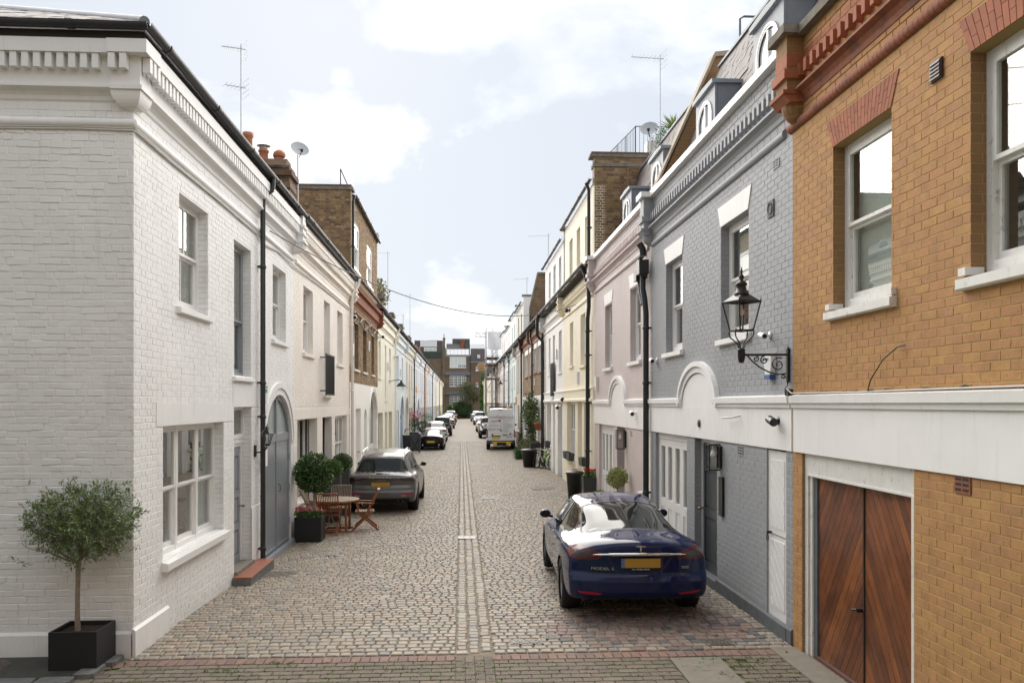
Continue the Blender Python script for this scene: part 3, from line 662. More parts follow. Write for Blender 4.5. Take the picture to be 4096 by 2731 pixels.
def gutter(parent, F, s0, s1, z, n, m=None, r=.062, soff=True, joints=2.0, roofpitch=None):
    m = m or M['gutter']; b = MB()
    pr = [(n+r*math.cos(a), z+r*math.sin(a)) for a in [R(180+18*i) for i in range(11)]]
    pr2 = [(n+(r-.008)*math.cos(a), z+(r-.008)*math.sin(a)) for a in [R(360-18*i) for i in range(11)]]
    b.prism(pr+pr2, s0, s1, F, smooth=False)
    x = s0+.6
    while x < s1-.1:
        b.prism([(n+(r+.008)*math.cos(a), z+(r+.008)*math.sin(a)) for a in [R(170+20*i) for i in range(11)]], x, x+.07, F); x += joints
    b.build('gutter', m, parent)
def pipe(parent, F, pts, r=.038, m=None, collars=(), name='downpipe'):
    b = MB(); b.tube([F(*p) for p in pts], r, 10)
    for (s, n, z) in collars:
        p = F(s, n, z); b.lathe(p, [(r+.012, -.03), (r+.014, 0), (r+.012, .03), (r, .031)], 10)
        q = F(s-.045, 0, z); q2 = F(s+.045, n, z+.02); b.box(min(q[0], q2[0]), max(q[0], q2[0]), min(q[1], q2[1]), max(q[1], q2[1]), z-.01, z+.02)
    return b.build(name, m or M['blackpl'], parent)
def lintel(parent, F, a, b, z0, z1, m, ext=.13, n=.014):
    MB().poly([(a, z0+.003), (b, z0+.003), (b+ext, z1), (a-ext, z1)], .002, n, F).build('lintel', m, parent)
def voussoirs(parent, F, a, b, z0, z1, ext, m, n=.011, k=19):
    MB().poly([(a, z0+.003), (b, z0+.003), (b+ext, z1), (a-ext, z1)], .001, .004, F).build('lintel', M['mortar_r'], parent)
    for i in range(k):
        t0, t1 = i/k+.0028, (i+1)/k-.0028; g = .0
        lo0, lo1 = a+(b-a)*t0, a+(b-a)*t1; hi0, hi1 = (a-ext)+(b-a+2*ext)*t0, (a-ext)+(b-a+2*ext)*t1
        cut = .36 if i % 2 else .64; zc = z0+(z1-z0)*cut; c0, c1 = lo0+(hi0-lo0)*cut, lo1+(hi1-lo1)*cut
        MB().poly([(lo0, z0+.002), (lo1, z0+.002), (c1, zc-.002), (c0, zc-.002)], 0, n, F).build('brick', m, parent)
        MB().poly([(c0, zc+.002), (c1, zc+.002), (hi1, z1), (hi0, z1)], 0, n, F).build('brick', m, parent)
def arch_band(parent, F, a, b, spring, top, w, n, m, zb=None, name='arch_moulding', k=22):
    inn = arch_pts(a, b, spring, top, k); out = arch_pts(a, b, spring, top, k, pad=w)
    if zb is not None: inn = [(a, zb)]+inn+[(b, zb)]; out = [(a-w, zb)]+out+[(b+w, zb)]
    o = MB()
    for i in range(len(inn)-1):
        p0, p1, q0, q1 = inn[i], inn[i+1], out[i], out[i+1]
        mid0 = ((p0[0]*.45+q0[0]*.55), (p0[1]*.45+q0[1]*.55)); mid1 = ((p1[0]*.45+q1[0]*.55), (p1[1]*.45+q1[1]*.55))
        o.quad(F(p0[0], 0, p0[1]), F(p1[0], 0, p1[1]), F(p1[0], n*.55, p1[1]), F(p0[0], n*.55, p0[1]))
        o.quad(F(p0[0], n*.55, p0[1]), F(p1[0], n*.55, p1[1]), F(mid1[0], n*.55, mid1[1]), F(mid0[0], n*.55, mid0[1]))
        o.quad(F(mid0[0], n*.55, mid0[1]), F(mid1[0], n*.55, mid1[1]), F(mid1[0], n, mid1[1]), F(mid0[0], n, mid0[1]))
        o.quad(F(mid0[0], n, mid0[1]), F(mid1[0], n, mid1[1]), F(q1[0], n, q1[1]), F(q0[0], n, q0[1]))
        o.quad(F(q0[0], n, q0[1]), F(q1[0], n, q1[1]), F(q1[0], 0, q1[1]), F(q0[0], 0, q0[1]))
    return o.build(name, m, parent)
def arch_door(parent, F, a, b, z0, spring, top, m, rd=.16, gz0=None, name='garage_door', strap=True, glassm=None, leaves=2):
    """arched double door: boarded leaves, glazed head"""
    n = -rd; cx = (a+b)/2; gz0 = gz0 or spring; root = None
    edge = arch_pts(a, b, spring, top, 24)
    def ztop(s): 
        u = (s-cx)/((b-a)/2); return spring+(top-spring)*math.sqrt(max(0, 1-u*u))
    fr_ = MB(); e2 = arch_pts(a, b, spring, top, 24, pad=-.09)
    pr = [(a, z0)]+edge+[(b, z0)]; pi = [(a+.09, z0)]+e2+[(b-.09, z0)]
    for i in range(len(pr)-1):
        p0, p1, q0, q1 = pr[i], pr[i+1], pi[i], pi[i+1]
        fr_.quad(F(p0[0], n+.02, p0[1]), F(p1[0], n+.02, p1[1]), F(q1[0], n+.02, q1[1]), F(q0[0], n+.02, q0[1]))
        fr_.quad(F(q0[0], n+.02, q0[1]), F(q1[0], n+.02, q1[1]), F(q1[0], n-.02, q1[1]), F(q0[0], n-.02, q0[1]))
    for q in (cx-.05, cx+.004): fr_.box(q, q+.046, n-.03, n+.02, z0, ztop(cx)-.05, F)
    fr_.box(a+.09, cx-.05, n-.03, n+.015, gz0-.16, gz0, F); fr_.box(cx+.05, b-.09, n-.03, n+.015, gz0-.16, gz0, F)
    fr_.box(a+.09, b-.09, n-.03, n+.016, z0, z0+.1, F)
    root = fr_.build(name, m, parent)
    g = MB()
    for i in range(24):
        (x0, y0), (x1, y1) = e2[i], e2[i+1]
        if max(y0, y1) > gz0: g.quad(F(x0, n-.02, gz0), F(x1, n-.02, gz0), F(x1, n-.02, max(y1, gz0)), F(x0, n-.02, max(y0, gz0)))
    g.build('pane', glassm or M['paleglass'], root)
    x = a+.09; k = int((b-a-.18)/.095)
    for i in range(k):
        w_ = (b-a-.18)/k; p, q = x+i*w_+.004, x+(i+1)*w_-.004
        if abs((p+q)/2-cx) < .06: continue
        MB().box(p, q, n-.03, n+.0, z0+.1, min(gz0-.16, ztop((p+q)/2)-.1), F).build('plank', m, root)
    if strap:
        for s in (a+.02, b-.02):
            for z in (z0+.45, z0+1.15, z0+1.8): MB().box(s-.03, s+.10 if s < cx else s+.03, n+.018, n+.034, z-.07, z+.07, F).build('hinge', M['grey_paint'], root)
        h_ = MB(); h_.tube([F(cx+.07, n+.03, 1.05), F(cx+.07, n+.07, 1.06), F(cx+.07, n+.07, 1.18), F(cx+.07, n+.03, 1.2)], .009, 6); h_.build('handle', M['iron'], root)
    return root
def simple_roof(parent, side, s0, s1, z, run=3.0, pitch=26, m=None, n0=.3):
    F = FL if side == 'L' else FR; t = math.tan(R(pitch)); b = MB()
    b.poly([(0, 0)]*3, 0, 0, F) if False else None
    b.prism([(n0, z), (n0, z+.03), (n0-run, z+run*t+.03), (n0-2*run, z+.03), (n0-2*run, z)], s0, s1, F); b.build('roof', m or M['slate_flat'], parent)
def body(parent, side, s0, s1, z1, m, depth=6., name='house_body'):
    """party and back walls behind the facade"""
    F = FL if side == 'L' else FR; b = MB(); n0 = -.95; b.box(s0+.01, s1-.01, -depth, n0, -.3, z1, F)
    b.box(s0+.01, s0+.2, n0, -.21, -.3, z1, F); b.box(s1-.2, s1-.01, n0, -.21, -.3, z1, F); b.box(s0+.01, s1-.01, n0, -.21, z1-.05, z1, F)
    b.build(name, m, parent)
OL, OR_ = (LX, 0, 0), (RX, 0, 0); SY = (0, 1, 0); PX = (1, 0, 0); NX = (-1, 0, 0); UZ = (0, 0, 1)
def bricksL(parent, rc, m, **k): lay(parent, 'brick', rc, OL, SY, PX, UZ, m, **k)
def bricksR(parent, rc, m, **k): lay(parent, 'brick', rc, OR_, SY, NX, UZ, m, **k)

# ---------------------------------------------------------------- L1: white painted corner house
h = thing('mews_house', 'white painted brick corner house with grey arched garage doors', 'house', (LX, 9.4, 0), group='houses along the left side', world=True)
body(h, 'L', 9.62, 18.1, 6.7, M['white_flat'])
ops = [(10.88, 12.09, 4.03, 5.48), (13.45, 14.51, 3.23, 5.39), (16.16, 17.36, 4.03, 5.45), (10.3, 12.87, .88, 2.51), (13.45, 14.55, -.3, 2.73), (15.49, 17.87, -.3, 2.96, 2.0)]
facade(h, FL, 9.4, 18.1, -.3, 6.72, ops, M['white'], rd=.16, rmat=M['white_tex'])
holes = [rect_hole(o[0], o[1], o[2], o[3]) for o in ops[:5]]+[arch_hole(15.49, 17.87, -.3, 2.0, 2.96, pad=.24)]
holes += [rect_hole(10.07, 13.37, 2.52, 2.79), rect_hole(13.38, 15.0, 2.73, 3.13), rect_hole(9.4, 10.5, -.3, .30), rect_hole(14.55, 15.49, -.3, 1.0)]
bricksL(h, courses(9.4, 18.1, -.15, 5.80, holes, 'flemish', g=.007, seed=1)+courses(9.4, 18.1, 5.91, 6.06, [], 'flemish', g=.007), M['white'], d=.0038, ch=.0025, jit=.0045, dn=.0014, near=(0, 6, 2.8), single=190)
for (a, b, z0, z1) in ((10.07, 13.37, 2.512, 2.79), (13.38, 15.0, 2.73, 3.13), (14.55, 15.25, -.3, 1.0)): MB().box(a, b, -.01, .010, z0, z1, FL).build('render_panel', M['white_flat'], h)
MB().prism([(-.01, -.3), (.035, -.3), (.035, .29), (.012, .315), (-.01, .315)], 9.365, 10.45, FL).build('plinth', M['white_flat'], h)
FE = lambda s, n, z: (s, 9.4-n, z)             # gable end, facing the camera
MB().quad(FE(-9.6, 0, -.3), FE(LX, 0, -.3), FE(LX, 0, 6.72), FE(-9.6, 0, 6.72)).build('wall', M['white'], h)
lay(h, 'brick', courses(-7.6, LX-.001, .3, 5.80, [], 'rough', g=.008, seed=2)+courses(-7.6, LX-.001, 5.91, 6.06, [], 'flemish', g=.007), (0, 9.4, 0), PX, (0, -1, 0), UZ, M['white'], d=.0055, ch=.004, jit=.008, dn=.003, near=(-3.6, 6, 2.8), single=110, many='gable_bricks')
MB().prism([(-.01, -.3), (.035, -.3), (.035, .26), (.012, .285), (-.01, .285)], -9.6, LX-.0, FE).build('plinth', M['white_flat'], h)
cornice(h, FL, 9.62, 18.0, M['white_flat'], single=80); cornice(h, FE, -9.6, LX-.20, M['white_flat'], single=60)
def corner_pier(parent, m):
    b = MB(); x0, x1 = LX-.20, LX; y0, y1 = 9.4, 9.62
    def ring(e, z0, z1): b.box(x0, x1+e, y0-e, y1, z0, z1)
    ring(.115, 6.24, 6.56); ring(.22, 6.555, 6.70); ring(.14, 6.19, 6.24)
    for i in range(6):
        q0, q1 = math.sqrt(1-(i/6)**2), math.sqrt(max(.01, 1-((i+1)/6)**2)); za, zb = 6.19-.20*i/6, 6.19-.20*(i+1)/6
        e0, e1 = .12*q0, .12*q1; c0 = .2*(1-q0); c1 = .2*(1-q1)
        vs = [(x0+c0, y0-e0, za), (x1+e0, y0-e0, za), (x1+e0, y1-c0, za), (x0+c0, y1-c0, za), (x0+c1, y0-e1, zb), (x1+e1, y0-e1, zb), (x1+e1, y1-c1, zb), (x0+c1, y1-c1, zb)]
        b.add(vs, [(0, 1, 5, 4), (1, 2, 6, 5), (2, 3, 7, 6), (3, 0, 4, 7), (4, 5, 6, 7)])
    for k in range(3): b.box(x1+.128, x1+.21, y0-.08+k*.122, y0-.08+k*.122+.068, 6.39, 6.55)
    for k in range(2): b.box(x0+.01+k*.12, x0+.08+k*.12, y0-.21, y0-.128, 6.39, 6.55)
    b.build('corbel', m, parent)
corner_pier(h, M['white_flat'])
roll(h, FE, LX-.20, LX+.03, 5.855, .052, M['white_flat']); roll(h, FL, 9.37, 9.62, 5.855, .052, M['white_flat'])
pier(h, FL, 18.12, M['white_flat'], z1=6.78, w=.34)
MB().box(9.25, 18.25, -.1, .17, 6.70, 6.80, FL).build('soffit', M['soffit'], h); MB().box(-9.6, LX+.15, -.1, .17, 6.703, 6.797, FE).build('soffit', M['soffit'], h)
gutter(h, FL, 9.14, 18.3, 6.85, .235, joints=1.9); gutter(h, FE, -9.6, LX+.25, 6.85, .235, joints=2.4)
rf = MB(); e = .24; tp = math.tan(R(26)); c = (LX+e, 9.4-e, 6.86); RUN = 5.2
rf.add([c, (LX+e, 18.2, 6.86), (LX+e-RUN, 18.2, 6.86+RUN*tp), (LX+e-RUN, 9.4-e+RUN, 6.86+RUN*tp), (-9.6, 9.4-e, 6.86), (-9.6, 9.4-e+RUN, 6.86+RUN*tp)], [(0, 1, 2, 3), (0, 3, 5, 4)])
roof = rf.build('roof', M['slate_flat'], h)
sl = []; r_ = 0
pl = RUN/math.cos(R(26))
for i in range(22):
    x = -9.6-(.1 if i % 2 else 0)
    lim = LX+e-i*.2*math.cos(R(26))-.06
    while x < lim: sl.append((x+.003, min(x+.2, lim)-.003, i*.2, i*.2+.21)); x += .2
lay(h, 'roof_slate', sl, (0, 9.4-e, 6.87), PX, (0, -math.sin(R(26)), math.cos(R(26))), (0, math.cos(R(26)), math.sin(R(26))), M['slate'], d=.012, ch=.002, jit=.004, dn=.004, single=60, near=(-4, 5, 6))
hp = MB(); hp.tube([(c[0]-t, c[1]+t, c[2]+t*tp+.01) for t in (0.05, .8, 1.7, 2.6, 3.6, 5.1)], .06, 10); hp.build('hip_flashing', M['lead'], h)
# windows and doors
window(h, FL, 10.88, 12.09, 4.03, 5.48, cols=2, blind=.45, curtain=1, fm=M['white_paint'], smat=M['white_flat'])
window(h, FL, 13.45, 14.51, 3.23, 5.39, cols=1, fm=M['grey_paint'], blind=.9, split=.42, smat=M['white_flat'], sill_h=.09)
window(h, FL, 16.16, 17.36, 4.03, 5.45, cols=1, blind=.6, smat=M['white_flat'])
window(h, FL, 10.3, 12.87, .88, 2.51, cols=1, mull=3, blind=0, curtain=1, smat=M['white_paint'], sill_h=.12, sill_n=.09, sill_ext=.06)
d_ = panel_door(h, FL, 13.45, 14.55, .12, 2.12, M['grey_paint'], rd=.17, panels=((.06, .28), (.34, .56), (.62, .92)), cols=2)
MB().box(13.45, 14.55, -.22, -.14, 2.12, 2.2, FL).build('transom', M['white_paint'], h)
window(h, FL, 13.45, 14.55, 2.2, 2.73, cols=1, rows=1, sill=False, blind=0)
MB().box(13.45, 14.55, -.25, .06, -.3, .115, FL).build('threshold', M['concrete'], h)
st = MB(); st.box(13.3, 14.95, .012, .30, -.3, .035, FL); st.build('step', M['kerb'], h)
for i in range(7): MB().box(13.31+.233*i, 13.31+.233*i+.226, .02, .31, .036, .058, FL).build('tile', M['redtile'] if 'redtile' in M else M.setdefault('redtile', mat('red_quarry_tile', (.30, .105, .06), rough=.45, var=.15, vs=9)), h)
arch_door(h, FL, 15.49, 17.87, -.12, 2.0, 2.96, M['grey_paint'], gz0=2.2, rd=.05)
arch_band(h, FL, 15.49, 17.87, 2.0, 2.96, .24, .05, M['white_flat'], zb=2.0)
MB().box(15.3, 18.0, .0, .09, -.3, -.06, FL).build('kickboard', M['grey_paint'], h)
pipe(h, FL, [(15.12, .235, 6.8), (15.12, .235, 6.66), (15.10, .22, 6.58), (15.06, .13, 6.5), (15.0, .09, 6.42), (15.0, .09, -.1)], .045, collars=[(15, .09, z) for z in (5.2, 3.15, 2.55, .22)])
for (a, b, z) in ((15.2, 15.45, 1.95),): MB().box(a, b, .008, .07, z-.3, z, FL).build('hinge_block', M['white_flat'], h)

# ---------------------------------------------------------------- L2: blush house
h = thing('mews_house', 'blush painted brick house with black balcony rail on its middle window', 'house', (LX, 18.1, 0), group='houses along the left side', world=True)
body(h, 'L', 18.1, 27.1, 6.7, M['blush_flat'])
ops = [(19.25, 20.47, 3.96, 5.48), (22.11, 23.1, 3.03, 5.51), (24.45, 25.55, 3.96, 5.5), (18.55, 21.1, -.3, 2.43), (21.88, 23.45, -.3, 2.43), (24.02, 26.45, .75, 2.43)]
facade(h, FL, 18.1, 27.1, -.3, 6.72, ops, M['blush'], rmat=M['blush_flat'])
bricksL(h, courses(18.1, 27.1, -.15, 5.80, [rect_hole(*o[:4]) for o in ops]+[rect_hole(18.1, 27.1, 2.43, 2.66), rect_hole(18.1, 18.5, -.3, 1.0), rect_hole(24.0, 26.5, -.3, .75)], 'flemish', g=.009, seed=4)+courses(18.3, 27.1, 5.91, 6.06, [], 'flemish'), M['blush'], d=.0035, ch=.002, jit=.003, dn=.001, single=60)
MB().box(18.1, 27.1, -.01, .009, 2.43, 2.66, FL).build('render_panel', M['blush_flat'], h)
cornice(h, FL, 18.3, 27.0, M['blush_flat'], single=80); pier(h, FL, 27.1, M['blush_flat'], z1=6.75)
MB().box(18.25, 27.2, -.1, .27, 6.70, 6.79, FL).build('soffit', M['soffit'], h); gutter(h, FL, 18.32, 27.3, 6.85, .26); simple_roof(h, 'L', 18.25, 27.2, 6.87)
for i, (a, b, z0, z1) in enumerate(((19.25, 20.47, 3.96, 5.48), (24.45, 25.55, 3.96, 5.5))): window(h, FL, a, b, z0, z1, cols=1, blind=.5, smat=M['blush_flat'])
window(h, FL, 22.11, 23.1, 3.03, 5.51, cols=1, blind=.7, smat=M['blush_flat'])
window(h, FL, 18.55, 21.1, .45, 2.43, cols=2, rows=1, mull=2, blind=.8, sill=False, rd=.3); MB().box(18.55, 21.1, -.35, -.12, -.3, .45, FL).build('render_panel', M['blush_flat'], h)
panel_door(h, FL, 21.88, 23.45, -.1, 2.43, M['dark_paint'], rd=.4, cols=2)
window(h, FL, 24.02, 26.45, .75, 2.43, cols=1, mull=3, blind=.3, smat=M['blush_flat'])
rl = MB()
for s in [21.5+.118*i for i in range(13)]: rl.box(s-.008, s+.008, .14, .156, 3.0, 4.05, FL)
for z in (3.0, 4.04): rl.box(21.5, 22.93, .13, .165, z, z+.03, FL)
for s in (21.5, 22.9):
    for z in (3.1, 3.95): rl.box(s, s+.03, 0, .15, z, z+.03, FL)
rl.build('balcony_rail', M['black'], h)
pipe(h, FL, [(27.0, .33, 6.79), (27.0, .3, 6.6), (26.9, .12, 6.3), (26.9, .1, 5.9), (26.95, .09, 4.2), (27.15, .09, 3.9), (27.15, .09, -.1)], .05, m=M['blush_flat'], collars=[(27.15, .09, 3.2), (26.92, .1, 5.3)])

# ---------------------------------------------------------------- L3: stock brick over white, attic storey
h = thing('mews_house', 'brown stock brick house with red cornice over a white ground floor and an attic storey', 'house', (LX, 27.1, 0), group='houses along the left side', world=True)
body(h, 'L', 27.1, 36.1, 6.7, M['brick_far'])
opu = [(28.1, 29.42, 3.97, 5.52), (30.74, 31.87, 3.97, 5.52), (33.6, 34.6, 3.97, 5.52)]
opg = [(28.67, 30.16, -.3, 2.61), (31.13, 32.04, -.3, 2.60, 2.2), (32.95, 35.75, -.3, 3.28, 2.15)]
facade(h, FL, 27.2, 36.1, 3.48, 6.72, opu, M['mortar_b'], rmat=M['brick_b_tex'])
bricksL(h, courses(27.2, 36.1, 3.5, 5.80, [rect_hole(*o[:4]) for o in opu], 'flemish', seed=5)+courses(27.2, 36.1, 5.91, 6.06, [], 'flemish'), M['brick_b'], single=60, d=.008, jit=.002)
facade(h, FL, 27.2, 36.1, -.3, 3.48, opg, M['render_flat'], name='ground_wall'); arch_band(h, FL, 32.95, 35.75, 2.15, 3.28, .2, .04, M['render_flat'])
cornice(h, FL, 27.3, 36.0, M['red_flat'], lo=True); pier(h, FL, 36.08, M['red_flat'], z1=6.75)
gutter(h, FL, 27.3, 36.3, 6.82, .33)
for o in opu: window(h, FL, *o[:4], cols=1, blind=.5)
panel_door(h, FL, *opg[0][:4], M['white_paint'], rd=.12, cols=4, panels=((.06, .35), (.4, .94)))
arch_door(h, FL, 31.13, 32.04, -.15, 2.2, 2.6, M['white_paint'], rd=.12, gz0=2.0, strap=False, name='door')
arch_door(h, FL, 32.95, 35.75, -.15, 2.15, 3.28, M['white_paint'], rd=.14, gz0=1.1, strap=False, glassm=M['dglass'])
# attic storey, its side wall facing the camera
FU = lambda s, n, z: (LX-.06+n, s, z)
opa = [(28.45, 30.1, 7.42, 9.02), (32.57, 34.37, 7.46, 9.0)]
facade(h, FU, 27.82, 36.4, 6.7, 9.75, opa, M['mortar_b'], name='attic_wall', rmat=M['white_paint'])
lay(h, 'brick', courses(27.82, 36.4, 6.8, 9.75, [rect_hole(*o[:4]) for o in opa], 'flemish', seed=7), (LX-.06, 0, 0), SY, PX, UZ, M['brick_b'], single=30, d=.008, many='attic_bricks')
for o in opa: window(h, FU, *o[:4], cols=1, blind=.9, rd=.02, fw=.09)
FS3 = lambda s, n, z: (s, 27.8-n, z)
MB().box(-9.5, LX-.05, -.4, 0, 6.2, 9.84, FS3).build('party_wall', M['mortar_b'], h)
lay(h, 'brick', courses(-7.4, LX-.05, 6.8, 9.84, [], 'flemish', seed=8), (0, 27.8, 0), PX, (0, -1, 0), UZ, M['brick_b'], single=90, near=(-3.6, 20, 9), d=.008, jit=.002, many='party_wall_bricks')
MB().box(-9.5, LX+.03, -.45, .05, 9.84, 9.93, FS3).build('coping', M['stone'], h); MB().box(-9.5, LX-.03, -.42, .02, 9.93, 10.01, FS3).build('coping', M['soot'], h)
gutter(h, FU, 28.1, 36.5, 9.78, .12); MB().box(28.2, 36.3, -5, .06, 9.7, 9.8, FU).build('attic_roof', M['slate_flat'], h)
MB().box(36.3, 36.75, -2, -.02, 6.7, 10.0, FU).build('party_wall', M['brick_b_tex'], h); MB().box(36.25, 36.85, -2, .06, 10.0, 10.15, FU).build('coping', M['stone'], h)
pipe(h, FU, [(27.95, .12, 9.7), (27.95, .07, 9.5), (27.95, .07, 6.9)], .045, collars=[(27.95, .07, 8.0)])

# ---------------------------------------------------------------- generic further house
def segs(a, b): return a, b
def far_house(side, s0, s1, label, key, gkey=None, ops=None, gops=None, wm=None, doorm='white_paint', brickgeo=0, pipe_at=None, pm=None, band=False, top=6.72, attic=None, lo=True, cm=None, blinds=.8, reveal=None, bond='flemish', roof=True, awn=None, corb=True, single=30):
    F = FL if side == 'L' else FR; X0 = LX if side == 'L' else RX
    h = thing('mews_house', label, 'house', (X0, s0, 0), group='houses along the %s side' % ('left' if side == 'L' else 'right'), world=True)
    W = s1-s0; fl = M[cm] if cm else M[key+'_flat'] if key+'_flat' in M else M['brick_far']
    gz_ = 2.43 if side == 'L' else 2.85
    ops = ops if ops is not None else [(s0+W*.16, s0+W*.28, 3.95, 5.52), (s0+W*.45, s0+W*.57, 3.0, 5.52), (s0+W*.72, s0+W*.84, 3.95, 5.52)]
    gops = gops if gops is not None else [(s0+W*.08, s0+W*.34, -.3, gz_, 'w'), (s0+W*.42, s0+W*.56, -.3, gz_, 'd'), (s0+W*.64, s0+W*.94, -.3, gz_, 'g')]
    body(h, side, s0, s1, top, M['brick_far'] if key in ('brick_b',) else fl)
    zg_ = 2.9 if gkey else -.3
    allops = [o[:4] for o in ops]+[tuple(o[:4])+((o[5],) if len(o) > 5 else ()) for o in gops]
    zr = 3.2 if gkey else -.3
    wallm = M['mortar_b'] if (key == 'brick_b' and brickgeo) else M['brick_b_tex'] if key == 'brick_b' else (M[key] if brickgeo else M[key+'_tex'])
    if gkey:
        facade(h, F, s0, s1, zr, top, [o[:4] for o in ops], wallm, rmat=reveal or (M['brick_b_tex'] if key == 'brick_b' else fl))
        facade(h, F, s0, s1, -.3, zr, allops[len(ops):], M[gkey+'_flat'], name='ground_wall')
    else: facade(h, F, s0, s1, -.3, top, allops, wallm, rmat=reveal or (M['brick_b_tex'] if key == 'brick_b' else fl))
    if brickgeo:
        hl = [rect_hole(*o[:4]) for o in ops]+[rect_hole(*o[:4]) for o in gops]
        rc = courses(s0, s1, zr if gkey else -.15, 5.80 if side == 'L' else 5.88, hl, bond, seed=int(s0))
        (bricksL if side == 'L' else bricksR)(h, rc, M[key], single=single, d=.0035, ch=.002, jit=.002)
    cornice(h, F, s0+.15, s1-.05, fl, side=side, lo=lo)
    if corb: pier(h, F, s1-.02, fl, z1=6.78)
    if side == 'R' or roof is True:
        MB().box(s0, s1, -.1, .24, 6.70, 6.79, F).build('soffit', M['soffit'], h)
    gutter(h, F, s0+.1, s1+.1, 6.84, .3, joints=1.8)
    if roof and not attic: simple_roof(h, side, s0, s1, 6.87)
    for o in ops: window(h, F, *o[:4], cols=1, blind=blinds, smat=fl, fm=M['white_paint'] if len(o) < 5 else M[o[4]])
    for o in gops:
        a, b, z0, z1, kd = o[:5]
        dm_ = M[doorm]
        if kd == 'w':
            window(h, F, a, b, z0 if z0 > 0 else .9, z1, cols=1, mull=max(1, int((b-a)/.7)), blind=blinds, smat=fl)
            if z0 <= 0: MB().box(a, b, -.3, -.10, -.3, .82, F).build('render_panel', fl, h)
        elif kd == 'a':
            arch_door(h, F, a, b, -.15, o[5], z1, dm_, rd=.14, gz0=o[5]-.3, strap=False, glassm=M['dglass']); arch_band(h, F, a, b, o[5], z1, .16, .04, fl)
        else: panel_door(h, F, a, b, -.12, z1, dm_, rd=.25, cols=2 if kd == 'd' else 4, panels=((.06, .36), (.42, .95)), glass=() if kd == 'd' else (1,), name='door' if kd == 'd' else 'garage_door')
    if band:
        MB().prism([(0, 2.86), (.10, 2.86), (.10, 2.93), (.06, 2.95), (.06, 3.2), (.09, 3.22), (.09, 3.26), (0, 3.28)], s0, s1, F).build('string_course', M[(gkey or key)+'_flat'], h)
    if pipe_at is not None: pipe(h, F, [(pipe_at, .3, 6.8), (pipe_at, .3, 6.66), (pipe_at, .1, 6.35), (pipe_at, .1, -.1)], .05, m=M[pm] if pm else None, collars=[(pipe_at, .1, z) for z in (5.3, 3.3, 1.6)])
    if attic:
        FA = lambda s, n, z: F(s, n-.04, z); za, mm, key2, wn = attic
        aops = [(s0+W*p, s0+W*p+.85, 7.2, min(za-.45, 8.55)) for p in wn]
        facade(h, FA, s0+.02, s1-.02, 6.75, za, aops, M[key2+'_tex'], name='attic_wall', rmat=M[key2+'_flat'])
        for o in aops: window(h, FA, *o, cols=1, blind=.8, smat=M[key2+'_flat'])
        gutter(h, FA, s0, s1, za, .15, joints=1.6)
        FS = (lambda s, n, z: ((-s if side == 'L' else s), s0+.3-n, z))
        MB().box(X0*(-1 if side == 'L' else 1)+.03, 9.5, 0, .32, 6.3, za+.3, FS).build('party_wall', M[mm], h)
        MB().box(X0*(-1 if side == 'L' else 1)-.05, 9.5, -.05, .37, za+.3, za+.4, FS).build('coping', M['stone'], h)
        MB().box(s0+.3, s1, -5, 0, za-.06, za-.02, FA).build('attic_roof', M['slate_flat'], h)
    return h
# ---------------------------------------------------------------- the rest of the left row
far_house('L', 36.1, 44.8, 'pale cream painted house with olive green door openings beyond the brown brick house', 'cream', ops=[(36.48, 37.5, 3.95, 5.54), (39.46, 40.3, 2.98, 5.54), (41.84, 42.8, 3.95, 5.54)],
          gops=[(36.3, 38.5, -.3, 2.38, 'g'), (39.46, 40.86, -.3, 2.38, 'd'), (41.54, 43.6, -.3, 2.38, 'g')], doorm='green_paint', brickgeo=1, pipe_at=44.6, pm='cream_flat')
far_house('L', 44.8, 53.4, 'powder blue painted house with triple narrow windows and a tall arched door', 'skyblue', ops=[(45.7+.9*i, 46.35+.9*i, 3.9, 5.56, 'blue_paint') for i in range(3)]+[(50.6, 51.5, 3.9, 5.56)],
          gops=[(45.4, 46.8, -.3, 2.4, 'd'), (47.3, 48.3, -.3, 2.4, 'd'), (49.4, 52.0, -.3, 3.2, 'a', 2.1)], doorm='blue_paint', brickgeo=1)
far_house('L', 53.4, 62.5, 'beige painted house with narrow window boxes and arched doorway next to the pale blue one', 'beige', gops=[(53.9, 56.4, -.3, 3.2, 'a', 2.1), (57.6, 59.0, -.3, 2.5, 'd'), (59.6, 61.6, -.3, 2.5, 'g')], brickgeo=0, pipe_at=62.4)
far_house('L', 62.5, 71.4, 'lavender white house with a navy blue door beyond the black drainpipe', 'lavender', doorm='navy_paint', gops=[(62.9, 65.6, -.3, 2.9, 'g'), (66.8, 67.9, -.3, 2.5, 'w'), (68.4, 71.0, -.3, 3.2, 'a', 2.1)])
far_house('L', 71.4, 80.3, 'plain white house with a black window rail just before the salmon pink house', 'lavender', doorm='white_paint', pipe_at=80.1)
far_house('L', 80.3, 89.2, 'salmon pink house far along the left side', 'pink', doorm='white_paint')
far_house('L', 89.2, 101.5, 'light blue house beyond the salmon pink one', 'skyblue', doorm='blue_paint', pipe_at=101.2)
far_house('L', 101.5, 112, 'cool white brick house after the light blue one', 'lavender')
far_house('L', 112, 122, 'cream house with beige door surrounds far down the left row', 'beige')
far_house('L', 122, 133, 'warm white house just before the last black drainpipe on the left', 'render', pipe_at=132.8)
far_house('L', 133, 143, 'bright white house with amber alarm box near the end of the left row', 'white')
far_house('L', 143, 150, 'butter yellow fronted house near the end of the left row', 'yellow')
far_house('L', 150, 158, 'last white house of the left row with red geraniums', 'render')

